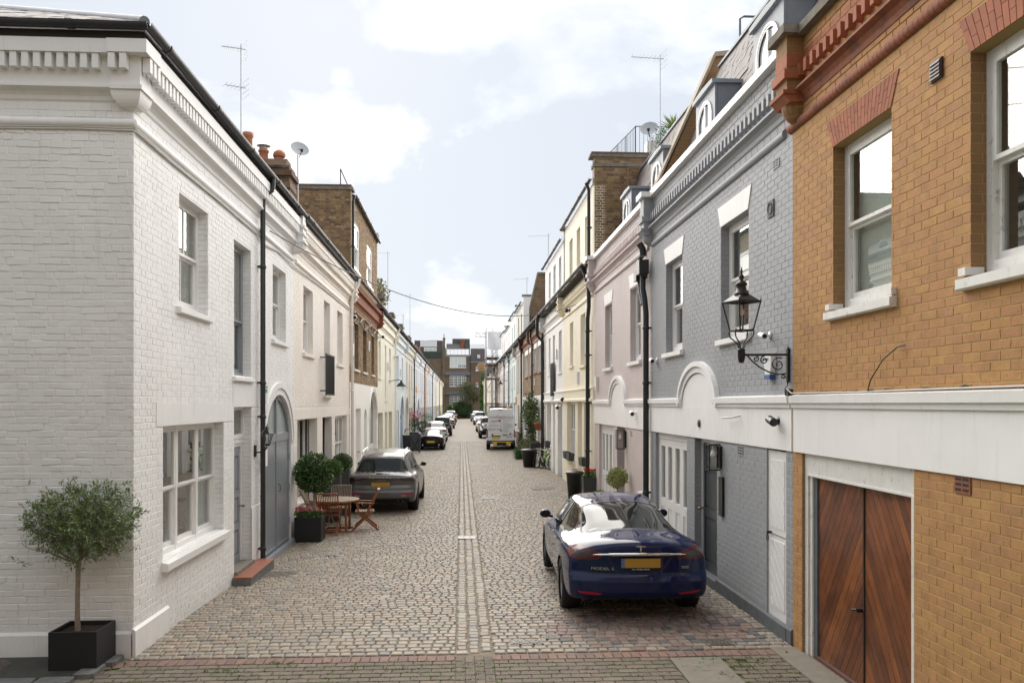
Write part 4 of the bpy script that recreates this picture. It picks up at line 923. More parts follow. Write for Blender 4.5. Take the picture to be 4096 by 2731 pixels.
# ---------------------------------------------------------------- R1: brown brick house at the right edge
def band_R(parent, s0, s1, m, arch=None, gap=None, worn=False):
    """render fascia over the ground floor with its moulded string; arch=(a, b, top)"""
    F = FR; pr = [(0, 2.73), (.045, 2.735), (.05, 2.775), (.075, 2.79), (.08, 2.865), (.0, 2.885)]; segs_ = [(s0, s1)]
    if arch: segs_ = [(s0, arch[0]+.22), (arch[1]-.22, s1)]
    for a, b in segs_: MB().prism(pr, a, b, F).build('string_course', m, parent)
    MB().box(s0, s1, -.02, .022, 2.235, 2.735, F).build('fascia', m, parent)
    if arch:
        a, b, top = arch; pts = arch_pts(a+.22, b-.22, 2.72, top-.2, 20); MB().poly([(a+.22, 2.70)]+pts+[(b-.22, 2.70)], -.02, .018, F).build('arch_panel', m, parent)
        arch_band(parent, F, a+.22, b-.22, 2.74, top-.18, .18, .075, m, zb=2.74)
h = thing('brick_house', 'tan brick house with red brick cornice and diagonal timber garage doors', 'house', (RX, 9.35, 0), group='houses along the right side', world=True)
MB().box(2.0, 9.3, -5.5, -.95, -.3, 6.8, FR).build('house_body', M['brick_y_tex'], h)
ops = [(7.16, 8.32, 3.71, 5.4), (4.75, 6.01, 3.71, 5.4), (6.80, 9.10, -.3, 2.24)]
facade(h, FR, 2.0, 9.36, -.3, 6.85, ops, M['mortar_y'], rd=.16, rmat=M['brick_y_tex'])
hl = [rect_hole(*o[:4]) for o in ops]+[rect_hole(2.0, 9.36, 2.235, 2.86)]
def splay(a, b, z0, z1, e): return lambda z: (a-e*(z-z0)/(z1-z0), b+e*(z-z0)/(z1-z0)) if z0-.03 < z < z1+.01 else None
hl2 = hl+[splay(7.16, 8.32, 5.4, 5.69, .14), splay(4.75, 6.01, 5.4, 5.69, .14)]
rc = courses(4.2, 9.36, 2.86, 5.86, hl2, seed=21); bricksR(h, rc, M['brick_y'], d=.0032, ch=.0015, jit=.0028, near=(3.8, 6.2, 3.4), single=200)
rc = courses(4.2, 6.79, -.05, 2.235, hl, seed=22)+courses(9.11, 9.36, -.05, 2.235, [], seed=23); bricksR(h, rc, M['brick_y'], d=.0032, ch=.0015, jit=.0028, near=(3.8, 6.0, 1), single=100, many='lower_bricks')
bricksR(h, courses(4.2, 9.36, 6.0, 6.12, [], seed=24)+courses(4.2, 9.36, 6.28, 6.82, [], seed=25), M['brick_y'], d=.01, single=0, many='parapet_bricks')
bricksR(h, courses(4.2, 9.3, 6.55, 6.70, [], seed=26), M['red'], d=.014, single=0, many='red_bricks')
for (a, b) in ((7.16, 8.32), (4.75, 6.01)): voussoirs(h, FR, a, b, 5.4, 5.69, .14, M['red'])
cornice(h, FR, 4.0, 9.15, M['red_flat'], side='R', dm=M['red'], single=60)
roll(h, FR, 4.0, 9.4, 5.94, .055, M['red_flat'], ribs=.075)
def big_pier(parent, s, m, m2, cap, ztop=6.86):
    F = FR; b = MB(); h2 = .16; b.box(s-h2, s+h2, -.05, .20, 6.24, ztop, F); b.build('corbel', m, parent)
    b = MB()
    b.box(s-h2-.03, s+h2+.03, -.05, .24, 6.38, 6.48, F); b.box(s-h2-.004, s+h2+.004, -.05, .204, 6.52, 6.66, F); b.box(s-h2-.045, s+h2+.045, -.05, .26, 6.20, 6.245, F)
    b.prism([(.0, 6.2), (.25, 6.2), (.22, 6.17), (.18, 6.12), (0, 6.12)], s-h2-.03, s+h2+.03, F)
    b.build('corbel_moulding', m2, parent)
    b = MB()
    for i in range(8):
        t0, t1 = i/8, (i+1)/8; za, zb_ = 6.12-.2*t0, 6.12-.2*t1; q0, q1 = math.sqrt(1-t0*t0), math.sqrt(max(.01, 1-t1*t1)); n = .19
        for k in range(8):
            a0_, a1_ = math.pi*k/8, math.pi*(k+1)/8
            P_ = lambda q, a, z: F(s-h2*q*math.cos(a), n*q*math.sin(a), z)
            b.add([P_(q0, a0_, za), P_(q0, a1_, za), P_(q1, a1_, zb_), P_(q1, a0_, zb_)], [(0, 1, 2, 3)], True)
    b.build('corbel_base', m, parent)
    MB().box(s-h2-.08, s+h2+.08, -.08, .27, ztop, ztop+.1, F).build('cap_stone', cap, parent)
big_pier(h, 9.2, M['brick_y_tex'], M['red'], M['stone'])
MB().box(2, 9.05, -.2, .10, 6.85, 6.95, FR).build('coping', M['stone'], h)
band_R(h, 2.0, 9.30, M['render_flat'])
for (a, b) in ((7.16, 8.32), (4.75, 6.01)):
    window(h, FR, a, b, 3.74, 5.4, cols=1, fm=M['old_white'], rd=.12, blind=.97 if a > 6 else .5, fw=.075, smat=M['old_white'], sill_h=.11, sill_n=.07)
    for e in (a-.04, b+.04): MB().box(e-.045, e+.045, -.10, .05, 3.741, 3.80, FR).build('sill_stop', M['old_white'], h)
rm_ = random.Random(8); top_ = [(4.0+.09*i, 2.888+abs(rm_.gauss(0, .012))+(.012 if i % 7 < 2 else 0)) for i in range(58)]
MB().poly([(4.0, 2.884)]+[(9.13, 2.884)]+top_[::-1], .0, .014, FR).build('moss_line', mat('black_moss', (.05, .045, .025), rough=1, var=.5, vs=12, dirt=((.09, .09, .02), .5, .6, 9, .8), bump=.006, bs=60), h)
# garage
MB().box(6.80, 9.10, -.1, -.03, 2.0, 2.236, FR).build('lintel_board', M['old_white'], h)
fr = MB(); fr.box(9.02, 9.10, -.12, -.03, -.05, 2.0, FR); fr.box(8.95, 9.015, -.10, -.05, -.05, 2.0, FR); fr.box(6.80, 6.84, -.12, -.0, -.05, 2.0, FR); fr.box(6.8, 9.02, -.1, -.02, 1.985, 2.005, FR); fr.build('door_frame', M['old_white'], h)
MB().box(8.87, 8.95, -.14, -.07, -.03, 1.99, FR).build('door_post', M['plinth'], h)
WD = [mat('cedar_board', rnd=[(.19, .065, .026), (.23, .08, .028), (.14, .05, .024), (.26, .095, .032), (.17, .058, .026), (.13, .05, .024), (.21, .07, .026)], rough=.42, spec=.4, grain=((3, 2.5, 60), .28, (R(-58), 0, 0) if k == 0 else (R(58), 0, 0)), var=.35, vs=3.2, dirt=((.36, .24, .13), .66, .76, 7, .5), bump=.001, bs=60) for k in (0, 1)]
def leaf(a, b, z0, z1, dirn, m):
    """diagonal boards clipped to the leaf rectangle"""
    g = link('garage_leaf', None, h); tmp = MB(); tmp.box(a, b, -.13, -.105, z0, z1, FR); g = tmp.build('garage_leaf', M['soffit'], h)
    sl_ = 1.62; wd = .098; stepz = wd*math.sqrt(1+sl_*sl_); k = int((z1-z0+(b-a)*sl_)/stepz)+2
    def clip(poly, ax, lim, keep_less):
        out = []
        for i in range(len(poly)):
            p, q = poly[i], poly[(i+1) % len(poly)]; ip = (p[ax] <= lim) == keep_less or p[ax] == lim; iq = (q[ax] <= lim) == keep_less or q[ax] == lim
            if ip: out.append(p)
            if ip != iq: t = (lim-p[ax])/(q[ax]-p[ax]); out.append((p[0]+(q[0]-p[0])*t, p[1]+(q[1]-p[1])*t))
        return out
    for i in range(-k, k+1):
        c = z0+i*stepz; s_ = sl_*dirn; base = a if dirn > 0 else b
        f_ = lambda s, o: c+o+(s-base)*s_
        poly = [(a, f_(a, .004)), (b, f_(b, .004)), (b, f_(b, stepz-.006)), (a, f_(a, stepz-.006))]
        for ax, lim, kl in ((1, z0, False), (1, z1, True)):
            if poly: poly = clip(poly, ax, lim, kl)
        if len(poly) >= 3: MB().poly(poly, -.105, -.088, FR).build('plank', m, g)
    return g
leaf(7.84, 8.86, .0, 1.98, -1, WD[0]); gl_ = leaf(6.845, 7.83, .0, 1.98, 1, WD[1])
MB().box(7.825, 7.848, -.11, -.075, 0, 1.98, FR).build('meeting_strip', M['soffit'], h)
b = MB(); b.tube([FR(7.86, -.08, .78), FR(7.86, -.02, .78)], .02, 8); b.tube([FR(7.86, -.03, .79), FR(7.97, -.03, .76)], .012, 6); b.build('handle', M['black'], gl_)
MB().box(6.8, 9.1, -.2, -.02, -.3, -.0, FR).build('threshold', M['concrete'], h); MB().box(6.84, 8.9, -.1, -.05, -.0, .035, FR).build('threshold_board', mat('brown_rail', (.13, .07, .055), rough=.5), h)
MB().box(6.78, 9.3, -.02, .30, -.06, .012, FR).build('apron', M['concrete'], h)
vt = MB(); vt.box(6.36, 6.52, 0, .025, 5.36, 5.52, FR); vt.build('vent', mat('brown_vent', (.045, .025, .02), rough=.5), h)
v2 = MB()
for k in range(5): v2.prism([(.02, 5.375+k*.029), (.038, 5.37+k*.029), (.03, 5.395+k*.029), (.02, 5.40+k*.029)], 6.37, 6.51, FR)
v2.build('vent_slats', mat('brown_vent_slat', (.07, .04, .035), rough=.45), h)
def air_brick(parent, s, z, m, w_=.2, hh=.13, F=FR):
    b = MB(); b.box(s, s+w_, 0, .013, z, z+hh, F); o = b.build('air_brick', m, parent); c = MB()
    for i in range(2):
        for j in range(3): c.box(s+.02+i*w_*.47, s+.02+i*w_*.47+w_*.37, .012, .0145, z+.018+j*hh*.31, z+.018+j*hh*.31+hh*.15, F)
    c.build('air_slots', M['soffit'], o)
air_brick(h, 6.0, 2.10, M['red_flat'])
pipe(h, FR, [(9.3, .1, 2.95), (9.2, .085, 2.90), (8.6, .083, 2.895), (7.6, .083, 2.89), (6.5, .084, 2.895), (4.2, .083, 2.9)], .008, m=M['cable'], name='cable')
b = MB(); b.tube([FR(7.42, .09, 2.9), FR(7.3, .12, 3.0), FR(7.12, .1, 3.17), FR(6.97, .05, 3.27), FR(6.9, .02, 3.28)], .006, 6); b.build('black_cable', M['black'], h)

# ---------------------------------------------------------------- R2 slate grey and R3 mauve houses
def right_house(s0, s1, label, key, win, arch, gops, bricks_single, white_sill=True):
    h = thing('mews_house', label, 'house', (RX, s0, 0), group='houses along the right side', world=True)
    body(h, 'R', s0, s1, 6.8, M[key+'_flat'])
    ops = win+gops
    facade(h, FR, s0, s1, -.3, 6.86, ops, M[key], rd=.18, rmat=M[key+'_tex'])
    hl = [rect_hole(*o[:4]) for o in ops]+[rect_hole(s0, s1, 2.235, 2.865), arch_hole(arch[0], arch[1], 2.8, 2.85, arch[2])]+[splay(a, b, 5.36, 5.66, .13) for a, b, _, _ in win]
    bricksR(h, courses(s0, s1, .22, 5.88, hl, seed=int(s0)), M[key], d=.003, ch=.002, jit=.002, dn=.0008, near=(3.8, s0, 2.6), single=bricks_single)
    bricksR(h, courses(s0, s1, 6.0, 6.10, [], seed=1)+courses(s0, s1, 6.28, 6.84, [], seed=2), M[key], d=.006, single=0, many='parapet_bricks')
    cornice(h, FR, s0+.2, s1-.15, M[key+'_flat'], side='R', dm=M[key+'_flat'], single=60)
    MB().box(s0+.03, s1-.02, -.25, .10, 6.855, 6.955, FR).build('coping', M['white_paint'], h)
    big_pier(h, s1-.02, M[key+'_flat'], M[key+'_flat'], M['white_paint'])
    band_R(h, s0, s1, M['render_flat'], arch=arch)
    for a, b, z0, z1 in win:
        lintel(h, FR, a, b, 5.36, 5.66, M['render_flat'])
        window(h, FR, a, b, z0+.03, z1, cols=1, blind=.5, rd=.12, fw=.07, smat=M['white_paint'], sill_h=.11, sill_n=.07)
    MB().prism([(-.01, -.3), (.03, -.3), (.03, .17), (.015, .19), (-.01, .19)], s0+.0, gops[0][0] if key == 'mauve' else s1-4.3, FR).build('plinth', M['plinth'], h)
    return h
h2 = h = right_house(9.36, 16.5, 'slate grey painted brick house with white arched fascia and folding garage doors', 'slate_grey', [(10.84, 12.02, 3.70, 5.36), (14.16, 15.31, 3.70, 5.36)], (12.02, 14.34, 3.46),
    [(9.56, 10.18, -.3, 2.235), (12.21, 13.40, -.3, 2.235), (13.88, 16.14, -.3, 2.235)], 300)
FSD = lambda q, n, z: FR(q, n+.06, z)
# narrow white stable door with diagonal boards
st = MB(); st.box(9.56, 10.18, -.13, -.08, .17, 2.21, FSD); sd_ = st.build('stable_door', M['white_paint'], h)
for z0, z1 in ((.30, 1.12), (1.27, 2.10)):
    MB().box(9.65, 10.10, -.08, -.072, z0, z1, FSD).build('door_panel', M['white_paint'], sd_)
    for i in range(-4, 6):
        c = z0+i*.165
        sA, sB = 9.67, 10.08; lo_, hi_ = z0+.02, z1-.02; zA, zB = c, c+(sB-sA)*1.05
        if zA < lo_: sA += (lo_-zA)/1.05; zA = lo_
        if zB > hi_: sB -= (zB-hi_)/1.05; zB = hi_
        if sB-sA > .05: MB().poly([(sA, zA), (sB, zB), (sB, zB+.012), (sA, zA+.012)], -.072, -.065, FSD).build('bead', M['plaswhite'], sd_)
MB().box(9.56, 10.18, -.082, -.07, 1.190, 1.195, FSD).build('stable_joint', M['plinth'], sd_)
b = MB(); p = FSD(10.08, -.03, 1.17); b.tube([FSD(10.08, -.08, 1.2), FSD(10.08, -.02, 1.2)], .018, 8); b.tube([(p[0]+.0, p[1]+.03*math.sin(t), p[2]-.035+.045*math.cos(t)) for t in [k*.7 for k in range(10)]], .006, 6); b.lathe(FSD(10.14, -.09, 1.21), [(.03, -.004), (.03, .0)], 10, 'x'); b.build('handle', M['black'], sd_)
MB().box(9.5, 10.2, -.3, .036, -.3, .166, FR).build('threshold', M['plinth'], h)
panel_door(h, FR, 12.21, 13.40, .12, 2.22, M['dark_paint'], rd=.12, cols=1, panels=((.07, .42), (.49, .78), (.82, .96)), glass=(2,), hinge_left=True)
MB().box(12.21, 13.4, -.3, .02, -.3, .12, FR).build('step', M['plinth'], h)
MB().box(12.30, 12.46, -.105, -.09, 1.12, 1.26, FR).build('letter_plate', M['steel'], h)
NUM_HOUSE = h
def folding(parent, a, b, z1, F=FR, k=4):
    fr = MB(); fr.box(a, a+.06, -.14, -.06, -.1, z1, F); fr.box(b-.06, b, -.14, -.06, -.1, z1, F); fr.box(a+.06, b-.06, -.14, -.06, z1-.12, z1, F); g = fr.build('garage_door', M['white_paint'], parent)
    w_ = (b-a-.12)/k
    for i in range(k):
        p, q = a+.06+i*w_+.003, a+.06+(i+1)*w_-.003; l = MB(); st = .11
        l.box(p, p+st, -.12, -.07, -.08, z1-.125, F); l.box(q-st, q, -.12, -.07, -.08, z1-.125, F); l.box(p+st, q-st, -.12, -.07, z1-.26, z1-.125, F); l.box(p+st, q-st, -.12, -.07, .82, .98, F); l.box(p+st, q-st, -.12, -.07, -.08, .1, F)
        l.box(p+st, q-st, -.105, -.09, .1, .82, F)
        for j in range(3): l.box(p+st+.01+j*(q-p-2*st)/3, p+st-.006+(j+1)*(q-p-2*st)/3, -.09, -.084, .1, .82, F)
        l.build('door_leaf', M['white_paint'], g)
        MB().quad(F(p+st, -.1, .98), F(q-st, -.1, .98), F(q-st, -.1, z1-.26), F(p+st, -.1, z1-.26)).build('pane', M['glass'], g)
    sh = MB()
    z = 1.0
    while z < z1-.25: sh.prism([(-.135, z), (-.115, z+.035), (-.12, z+.04), (-.14, z+.008)], a+.08, b-.08, F); z += .045
    sh.build('shutter_slats', M['shutter'], g); MB().box(a, b, -.5, -.16, -.2, z1, F).build('room', M['room'], g)
folding(h, 13.88, 16.14, 2.235)
air_brick(h, 11.05, 2.08, M['slate_grey_flat'], hh=.12)
b = MB(); b.box(11.85, 12.02, 0, .04, 1.15, 1.72, FR); b.build('intercom', M['black'], h)
b = MB(); b.box(9.92, 10.12, 0, .02, 5.07, 5.27, FR); b.lathe(FR(10.02, .025, 5.17), [(.07, -.006), (.075, .0), (.04, .006), (0, .004)], 14, 'x'); b.build('vent', M['plastgrey'] if 'plastgrey' in M else M['plinth'], h)
air_brick(h, 9.75, 5.62, M['slate_grey_flat'], hh=.10)
h3 = h = right_house(16.5, 23.65, 'dusty mauve painted brick house with white arched fascia beside the slate grey house', 'mauve', [(17.5, 18.6, 3.70, 5.34), (20.86, 21.9, 3.70, 5.34)], (18.9, 21.15, 3.46),
    [(16.6, 17.2, -.3, 2.235), (19.25, 20.2, -.3, 2.235), (20.62, 22.85, -.3, 2.235)], 60)
MB().box(16.6, 17.2, -.13, -.05, -.1, 2.23, FR).build('stable_door', M['white_paint'], h)
panel_door(h, FR, 19.25, 20.2, .0, 2.22, M['dark_paint'], rd=.24, cols=1, panels=((.07, .45), (.5, .95)))
folding(h, 20.62, 22.85, 2.235); air_brick(h, 18.4, 2.05, M['mauve_flat'])
# hoppers and soil pipes between the two
pipe(h3, FR, [(16.62, .22, 6.0), (16.6, .16, 5.9), (16.6, .14, 5.75)], .07, name='hopper_bend')
hp = MB(); hp.box(16.46, 16.74, .06, .26, 5.38, 5.66, FR); hp.box(16.86, 17.1, .06, .24, 5.3, 5.52, FR); hp.prism([(.08, 5.3), (.24, 5.38), (.08, 5.38)], 16.5, 16.7, FR); hp.build('hopper', M['blackpl'], h3)
pipe(h3, FR, [(16.66, .14, 5.4), (16.66, .14, 5.1), (16.58, .12, 4.85), (16.56, .1, 4.6), (16.56, .1, -.08)], .058, collars=[(16.56, .1, z) for z in (4.3, 3.2, 1.0)])
pipe(h3, FR, [(16.98, .14, 5.3), (16.9, .12, 5.0), (16.75, .12, 4.8)], .05, name='branch_pipe'); pipe(h3, FR, [(16.98, .14, 5.52), (17.0, .14, 5.75), (17.0, .02, 5.9)], .05, name='branch_pipe')

# mansard roofs with lead dormers
def mansard(parent, s0, s1, dorm, slates=True, sing=90):
    n0, z0, n1, z1 = -.35, 6.93, -1.32, 9.45; L_ = math.hypot(n1-n0, z1-z0); T = ((n1-n0)*-1/L_, 0, (z1-z0)/L_); Nn = (-(z1-z0)/L_, 0, -(n0-n1)*-1/L_)
    Nn = (-T[2], 0, T[0])
    MB().prism([(n0, z0-.1), (n0, z0), (n1, z1), (n1-.05, z1), (n1-.05, z0-.1)], s0, s1, FR).build('roof', M['slate_flat'], parent)
    rc = []; k = int(L_/.17)
    for i in range(k):
        x = s0-(.125 if i % 2 else 0)
        while x < s1:
            a, b = max(x, s0), min(x+.25, s1)
            zc = z0+(i+.5)*.17*T[2]
            if b-a > .04 and not any(d-.62 < (a+b)/2 < d+.62 and zc < 8.15 for d in dorm): rc.append((a+.003, b-.003, i*.17, i*.17+.18))
            x += .25
    O = (RX-n0, 0, z0)
    lay(parent, 'roof_slate', rc, O, SY, Nn, T, M['slate'], d=.012, ch=.002, jit=.003, dn=.004, near=(RX, s0, 8), single=sing)
    MB().box(s0, s1, n1-.5, n1+.04, z1, z1+.05, FR).build('ridge_flashing', M['lead'], parent)
    for d in dorm:
        a, b, za, zs, zt = d-.55, d+.55, 6.96, 7.55, 8.0
        fc = MB(); pts = arch_pts(a+.14, b-.14, zs, zt-.12, 14); out = [(a, zs), (a, zt), (b, zt), (b, zs)]
        F = lambda s, n, z: FR(s, n-.32, z)
        for i in range(14):
            (x0, y0), (x1, y1) = pts[i], pts[i+1]; fc.quad(F(x0, 0, y0), F(x1, 0, y1), F(x1, 0, zt), F(x0, 0, zt))
        fc.box(a, a+.14, -.04, 0, za-.1, zt, F); fc.box(b-.14, b, -.04, 0, za-.1, zt, F)
        fc.poly([(a-.04, zt), (a-.02, zt+.07), (d, zt+.10), (b+.02, zt+.07), (b+.04, zt)], -1.1, .06, F)
        fc.box(a+.004, a+.02, -1.0, -.045, za-.1, zt-.003, F); fc.box(b-.02, b-.004, -1.0, -.045, za-.1, zt-.003, F)
        o = fc.build('dormer', M['lead'], parent)
        arch_band(o and parent, F, a+.20, b-.20, zs, zt-.18, .06, .02, M['white_paint'], zb=za, name='dormer_frame')
        wf = MB(); wf.box(d-.03, d+.03, -.03, .01, za, zt-.2, F)
        pi = arch_pts(a+.2, b-.2, zs, zt-.18, 14)
        wf.build('dormer_bar', M['white_paint'], parent); g = MB()
        for i in range(14):
            (x0, y0), (x1, y1) = pi[i], pi[i+1]; g.quad(F(x0, -.02, za), F(x1, -.02, za), F(x1, -.02, y1), F(x0, -.02, y0))
        g.build('pane', M['pdg'] if 'pdg' in M else M.setdefault('pdg', mat('bright_dormer_glass', (.62, .66, .68), rough=.08, spec=.8)), o)
        if d > 0: g2 = MB(); 
mansard(h2, 9.55, 16.3, (11.0, 13.9), sing=150); mansard(h3, 16.9, 23.6, (17.4, 20.6), sing=60)
def party_slope(parent, s, F, X0, z0=6.9, z1=9.75, n0=-.05, n1=-1.3, w_=.3, m=None, cop=None, zz=9.95):
    b = MB(); b.prism([(n0, z0-.2), (n0, z0), (n1, z1), (n1-.7, zz-.15), (-5, zz-.15), (-5, z0-.2)], s, s+w_, F); b.build('party_wall', m or M['brick_y_tex'], parent)
    c = MB(); c.prism([(n0+.06, z0-.02), (n0+.06, z0+.06), (n1+.02, z1+.09), (n1-.7, zz-.02), (-5, zz-.02), (-5, zz-.1), (n1-.7, zz-.12), (n1, z1)], s-.05, s+w_+.05, F); c.build('coping', cop or mat('buff_coping', (.42, .35, .26), rough=.9, var=.15, vs=5), parent)
party_slope(h3, 16.5, FR, RX)
# ---------------------------------------------------------------- R4 butter, with attic storey and its brown party wall
h4 = far_house('R', 23.65, 30.85, 'butter yellow painted house with attic storey and grey window boxes', 'butter', ops=[(25.45, 26.47, 4.0, 5.6), (28.2, 29.05, 4.1, 5.6)], gops=[(24.5, 25.7, .9, 2.85, 'w'), (26.15, 27.1, -.3, 2.85, 'd'), (27.75, 29.85, .86, 2.85, 'w')], brickgeo=1, band=True, attic=(9.25, 'mortar_b', 'butter', (.18, .44, .7)), lo=False, corb=True, bond='flemish')
FS4 = lambda s, n, z: (s, 23.62-n, z)
MB().box(RX-.02, 8.9, -.3, 0, 6.3, 9.82, FS4).build('party_wall', M['mortar_b'], h4)
lay(h4, 'brick', courses(RX+.0, 8.0, 6.9, 9.80, [], 'flemish', seed=9), (0, 23.62, 0), PX, (0, -1, 0), UZ, M['brick_b'], single=60, near=(3.8, 18, 9), d=.008, jit=.003, many='party_wall_bricks')
MB().box(RX-.14, 8.9, -.35, .05, 9.82, 9.90, FS4).build('coping', M['stone'], h4); MB().box(RX-.10, 8.9, -.32, .03, 9.90, 9.97, FS4).build('coping', M['soot'], h4)
MB().box(RX-.035, RX+.3, -.3, .006, 6.85, 9.0, FS4).build('quoin_strip', M['butter_flat'], h4)
b = MB(); b.tube([(RX+.95, 23.59, 9.5), (RX+.95, 23.59, 7.0)], .012, 6); b.tube([(RX+.95, 23.59, 9.5), (RX+3.2, 23.59, 9.55)], .012, 6); b.build('copper_pipe', mat('copper_pipe', (.45, .28, .18), rough=.4, metal=.6), h4)
pipe(h4, FR, [(24.1, .18, 9.2), (24.1, .1, 9.0), (24.1, .1, 7.0)], .05, collars=[(24.1, .1, 7.9)], name='attic_pipe')
pipe(h4, FR, [(24.05, .32, 6.78), (24.05, .2, 6.5), (24.0, .12, 6.1), (23.95, .12, 5.6), (24.2, .12, 5.25), (24.2, .12, -.1)], .06, collars=[(24.2, .12, z) for z in (4.9, 4.2, 2.8, 1.4, .6)], name='downpipe')
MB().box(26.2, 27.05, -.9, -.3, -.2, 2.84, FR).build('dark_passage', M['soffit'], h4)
h5 = far_house('R', 30.85, 38.1, 'white painted house with black balcony shutter between the butter and brown brick houses', 'render', ops=[(31.5, 32.45, 4.02, 5.6), (33.8, 34.55, 3.4, 5.6), (35.5, 36.21, 4.05, 5.6)], gops=[(31.3, 32.8, -.3, 2.82, 'g'), (33.7, 34.5, -.3, 2.82, 'd'), (35.3, 37.0, .92, 2.82, 'w')], brickgeo=1, band=True, attic=(8.95, 'mortar_b', 'render', (.15, .42, .68)), pipe_at=38.05)
b = MB()
for i in range(10): b.box(33.55+.12*i, 33.58+.12*i, .05, .1, 3.1, 4.45, FR)
b.box(33.5, 34.75, .06, .09, 3.1, 4.45, FR); b.build('balcony_rail', M['dark_paint'], h5); MB().box(33.7, 34.6, 0, .12, 2.97, 3.06, FR).build('balcony_sill', M['render_flat'], h5)
pipe(h5, FR, [(37.9, .3, 6.9), (37.95, .35, 6.6), (37.95, .35, 5.9), (37.8, .12, 5.6), (37.8, .12, -.1)], .075, collars=[(37.8, .12, z) for z in (4.4, 2.6, 1.2)], name='soil_pipe')
h6 = far_house('R', 38.1, 51.6, 'brown stock brick house with red cornice, white lintels and climbing plants', 'brick_b', gkey='render', cm='red_flat', ops=[(39.0, 41.3, 4.35, 5.7), (42.0, 43.5, 4.38, 5.68), (45.1, 46.5, 4.35, 5.7), (47.5, 49.65, 4.35, 5.7)], gops=[(38.6, 40.2, -.3, 2.9, 'w'), (42.2, 44.2, -.3, 2.9, 'g'), (46.6, 49.3, -.3, 2.9, 'g')], brickgeo=1, doorm='white_paint', reveal=M['white_paint'])
for a, b_ in ((39.0, 41.3), (42.0, 43.5), (45.1, 46.5), (47.5, 49.65)): MB().box(a-.08, b_+.08, -.03, .013, 5.62, 5.98, FR).build('lintel', M['render_flat'], h6)
pier(h6, FR, 45.4, M['red_flat'], z1=6.75); pipe(h6, FR, [(44.6, .12, 7.6), (44.6, .12, 6.3), (43.6, .12, 5.9), (43.6, .1, -.1)], .05, collars=[(43.6, .1, z) for z in (5.6, 4.8, 3.4)])
pipe(h6, FR, [(51.2, .32, 6.8), (51.4, .12, 6.2), (51.4, .1, -.1)], .055)
# brown gable above it, its slope facing the camera
MB().poly([(RX-.06, 6.9), (RX-.06, 8.0), (RX+.37, 9.85), (9, 9.85), (9, 6.9)], 0, .35, lambda s, n, z: (s, 45.3+n, z)).build('gable_wall', M['brick_b_tex'], h6)
MB().poly([(RX-.12, 7.0), (RX-.12, 8.04), (RX+.33, 9.95), (9, 9.95), (9, 9.83), (RX+.39, 9.83), (RX-.03, 7.98), (RX-.03, 7.0)], -.06, .4, lambda s, n, z: (s, 45.3+n, z)).build('coping', M['stone'], h6)
h7 = far_house('R', 51.6, 58.3, 'taupe house with an attic storey and brown brick plinth behind the white van', 'taupe', attic=(9.15, 'render_tex', 'taupe', (.2, .6)), ops=[(52.6, 53.4, 3.6, 5.8), (54.8, 55.6, 3.6, 5.8), (56.6, 57.2, 3.6, 5.8)], gops=[(52.4, 53.7, 1.0, 2.7, 'w'), (54.8, 56.2, 1.0, 2.7, 'w')])
MB().box(51.7, 58.2, -.01, .012, -.3, .9, FR).build('brick_plinth', M['brick_b_tex'], h7)
far_house('R', 58.3, 65.6, 'mint green house with attic storey beyond the taupe one', 'mint', attic=(9.3, 'mint_flat', 'mint', (.2, .6)), pipe_at=65.2)
far_house('R', 65.6, 72.8, 'white house with roof rail and black drainpipes opposite the lavender row', 'render', attic=(9.0, 'render_flat', 'render', (.2, .6)), pipe_at=72.5)
far_house('R', 72.8, 80.0, 'off white house next to the scaffolding tower', 'blush', attic=(9.2, 'blush_flat', 'blush', (.2, .6)))
far_house('R', 80.0, 87.2, 'pale pink house beside the scaffolding tower', 'blush', cm='pink_flat')
far_house('R', 87.2, 96, 'stock brick house hidden by the scaffolding', 'brick_b', cm='brick_far')
far_house('R', 96, 106, 'white house seen through the scaffold poles', 'render')
far_house('R', 106, 118, 'orange painted house beyond the scaffolding', 'butter')
far_house('R', 118, 130, 'cream house beyond the orange one', 'cream')
far_house('R', 130, 143, 'buff brick end house with ivy on its corner', 'butter')
# ---------------------------------------------------------------- closing building across the end
YE = 168.
FT = lambda s, n, z: (s, YE-n, z)
far = thing('apartment_building', 'dark brown brick studio building closing the end of the mews with white grid windows', 'building', (0, YE, 0), world=True)
bt = 'brick_far'
def bx(name, x0, x1, n0, n1, z0, z1, m, parent=far): return MB().box(x0, x1, n0, n1, z0, z1, FT).build(name, m, parent)
bx('wall', -3.4, 1.8, -9, 0, -.5, 12.3, M[bt]); bx('wall', -10, -3.42, -9, -.3, -.5, 11.8, M[bt]); bx('wall', 1.82, 9, -9, -.1, -.5, 11.0, M[bt])
b = MB(); b.prism([(0, 12.32), (-.05, 12.5), (-1.2, 13.9), (-1.3, 12.3)], -3.3, 1.75, FT); b.build('studio_roof', M['lead'], far)
for i in range(6):
    p = -2.95+.74*i; b = MB()
    b.add([FT(p, .02, 12.62), FT(p+.70, .02, 12.62), FT(p+.70, -1.0, 13.78), FT(p, -1.0, 13.78)], [(0, 1, 2, 3)]); b.build('roof_light', M['plaswhite'], far)
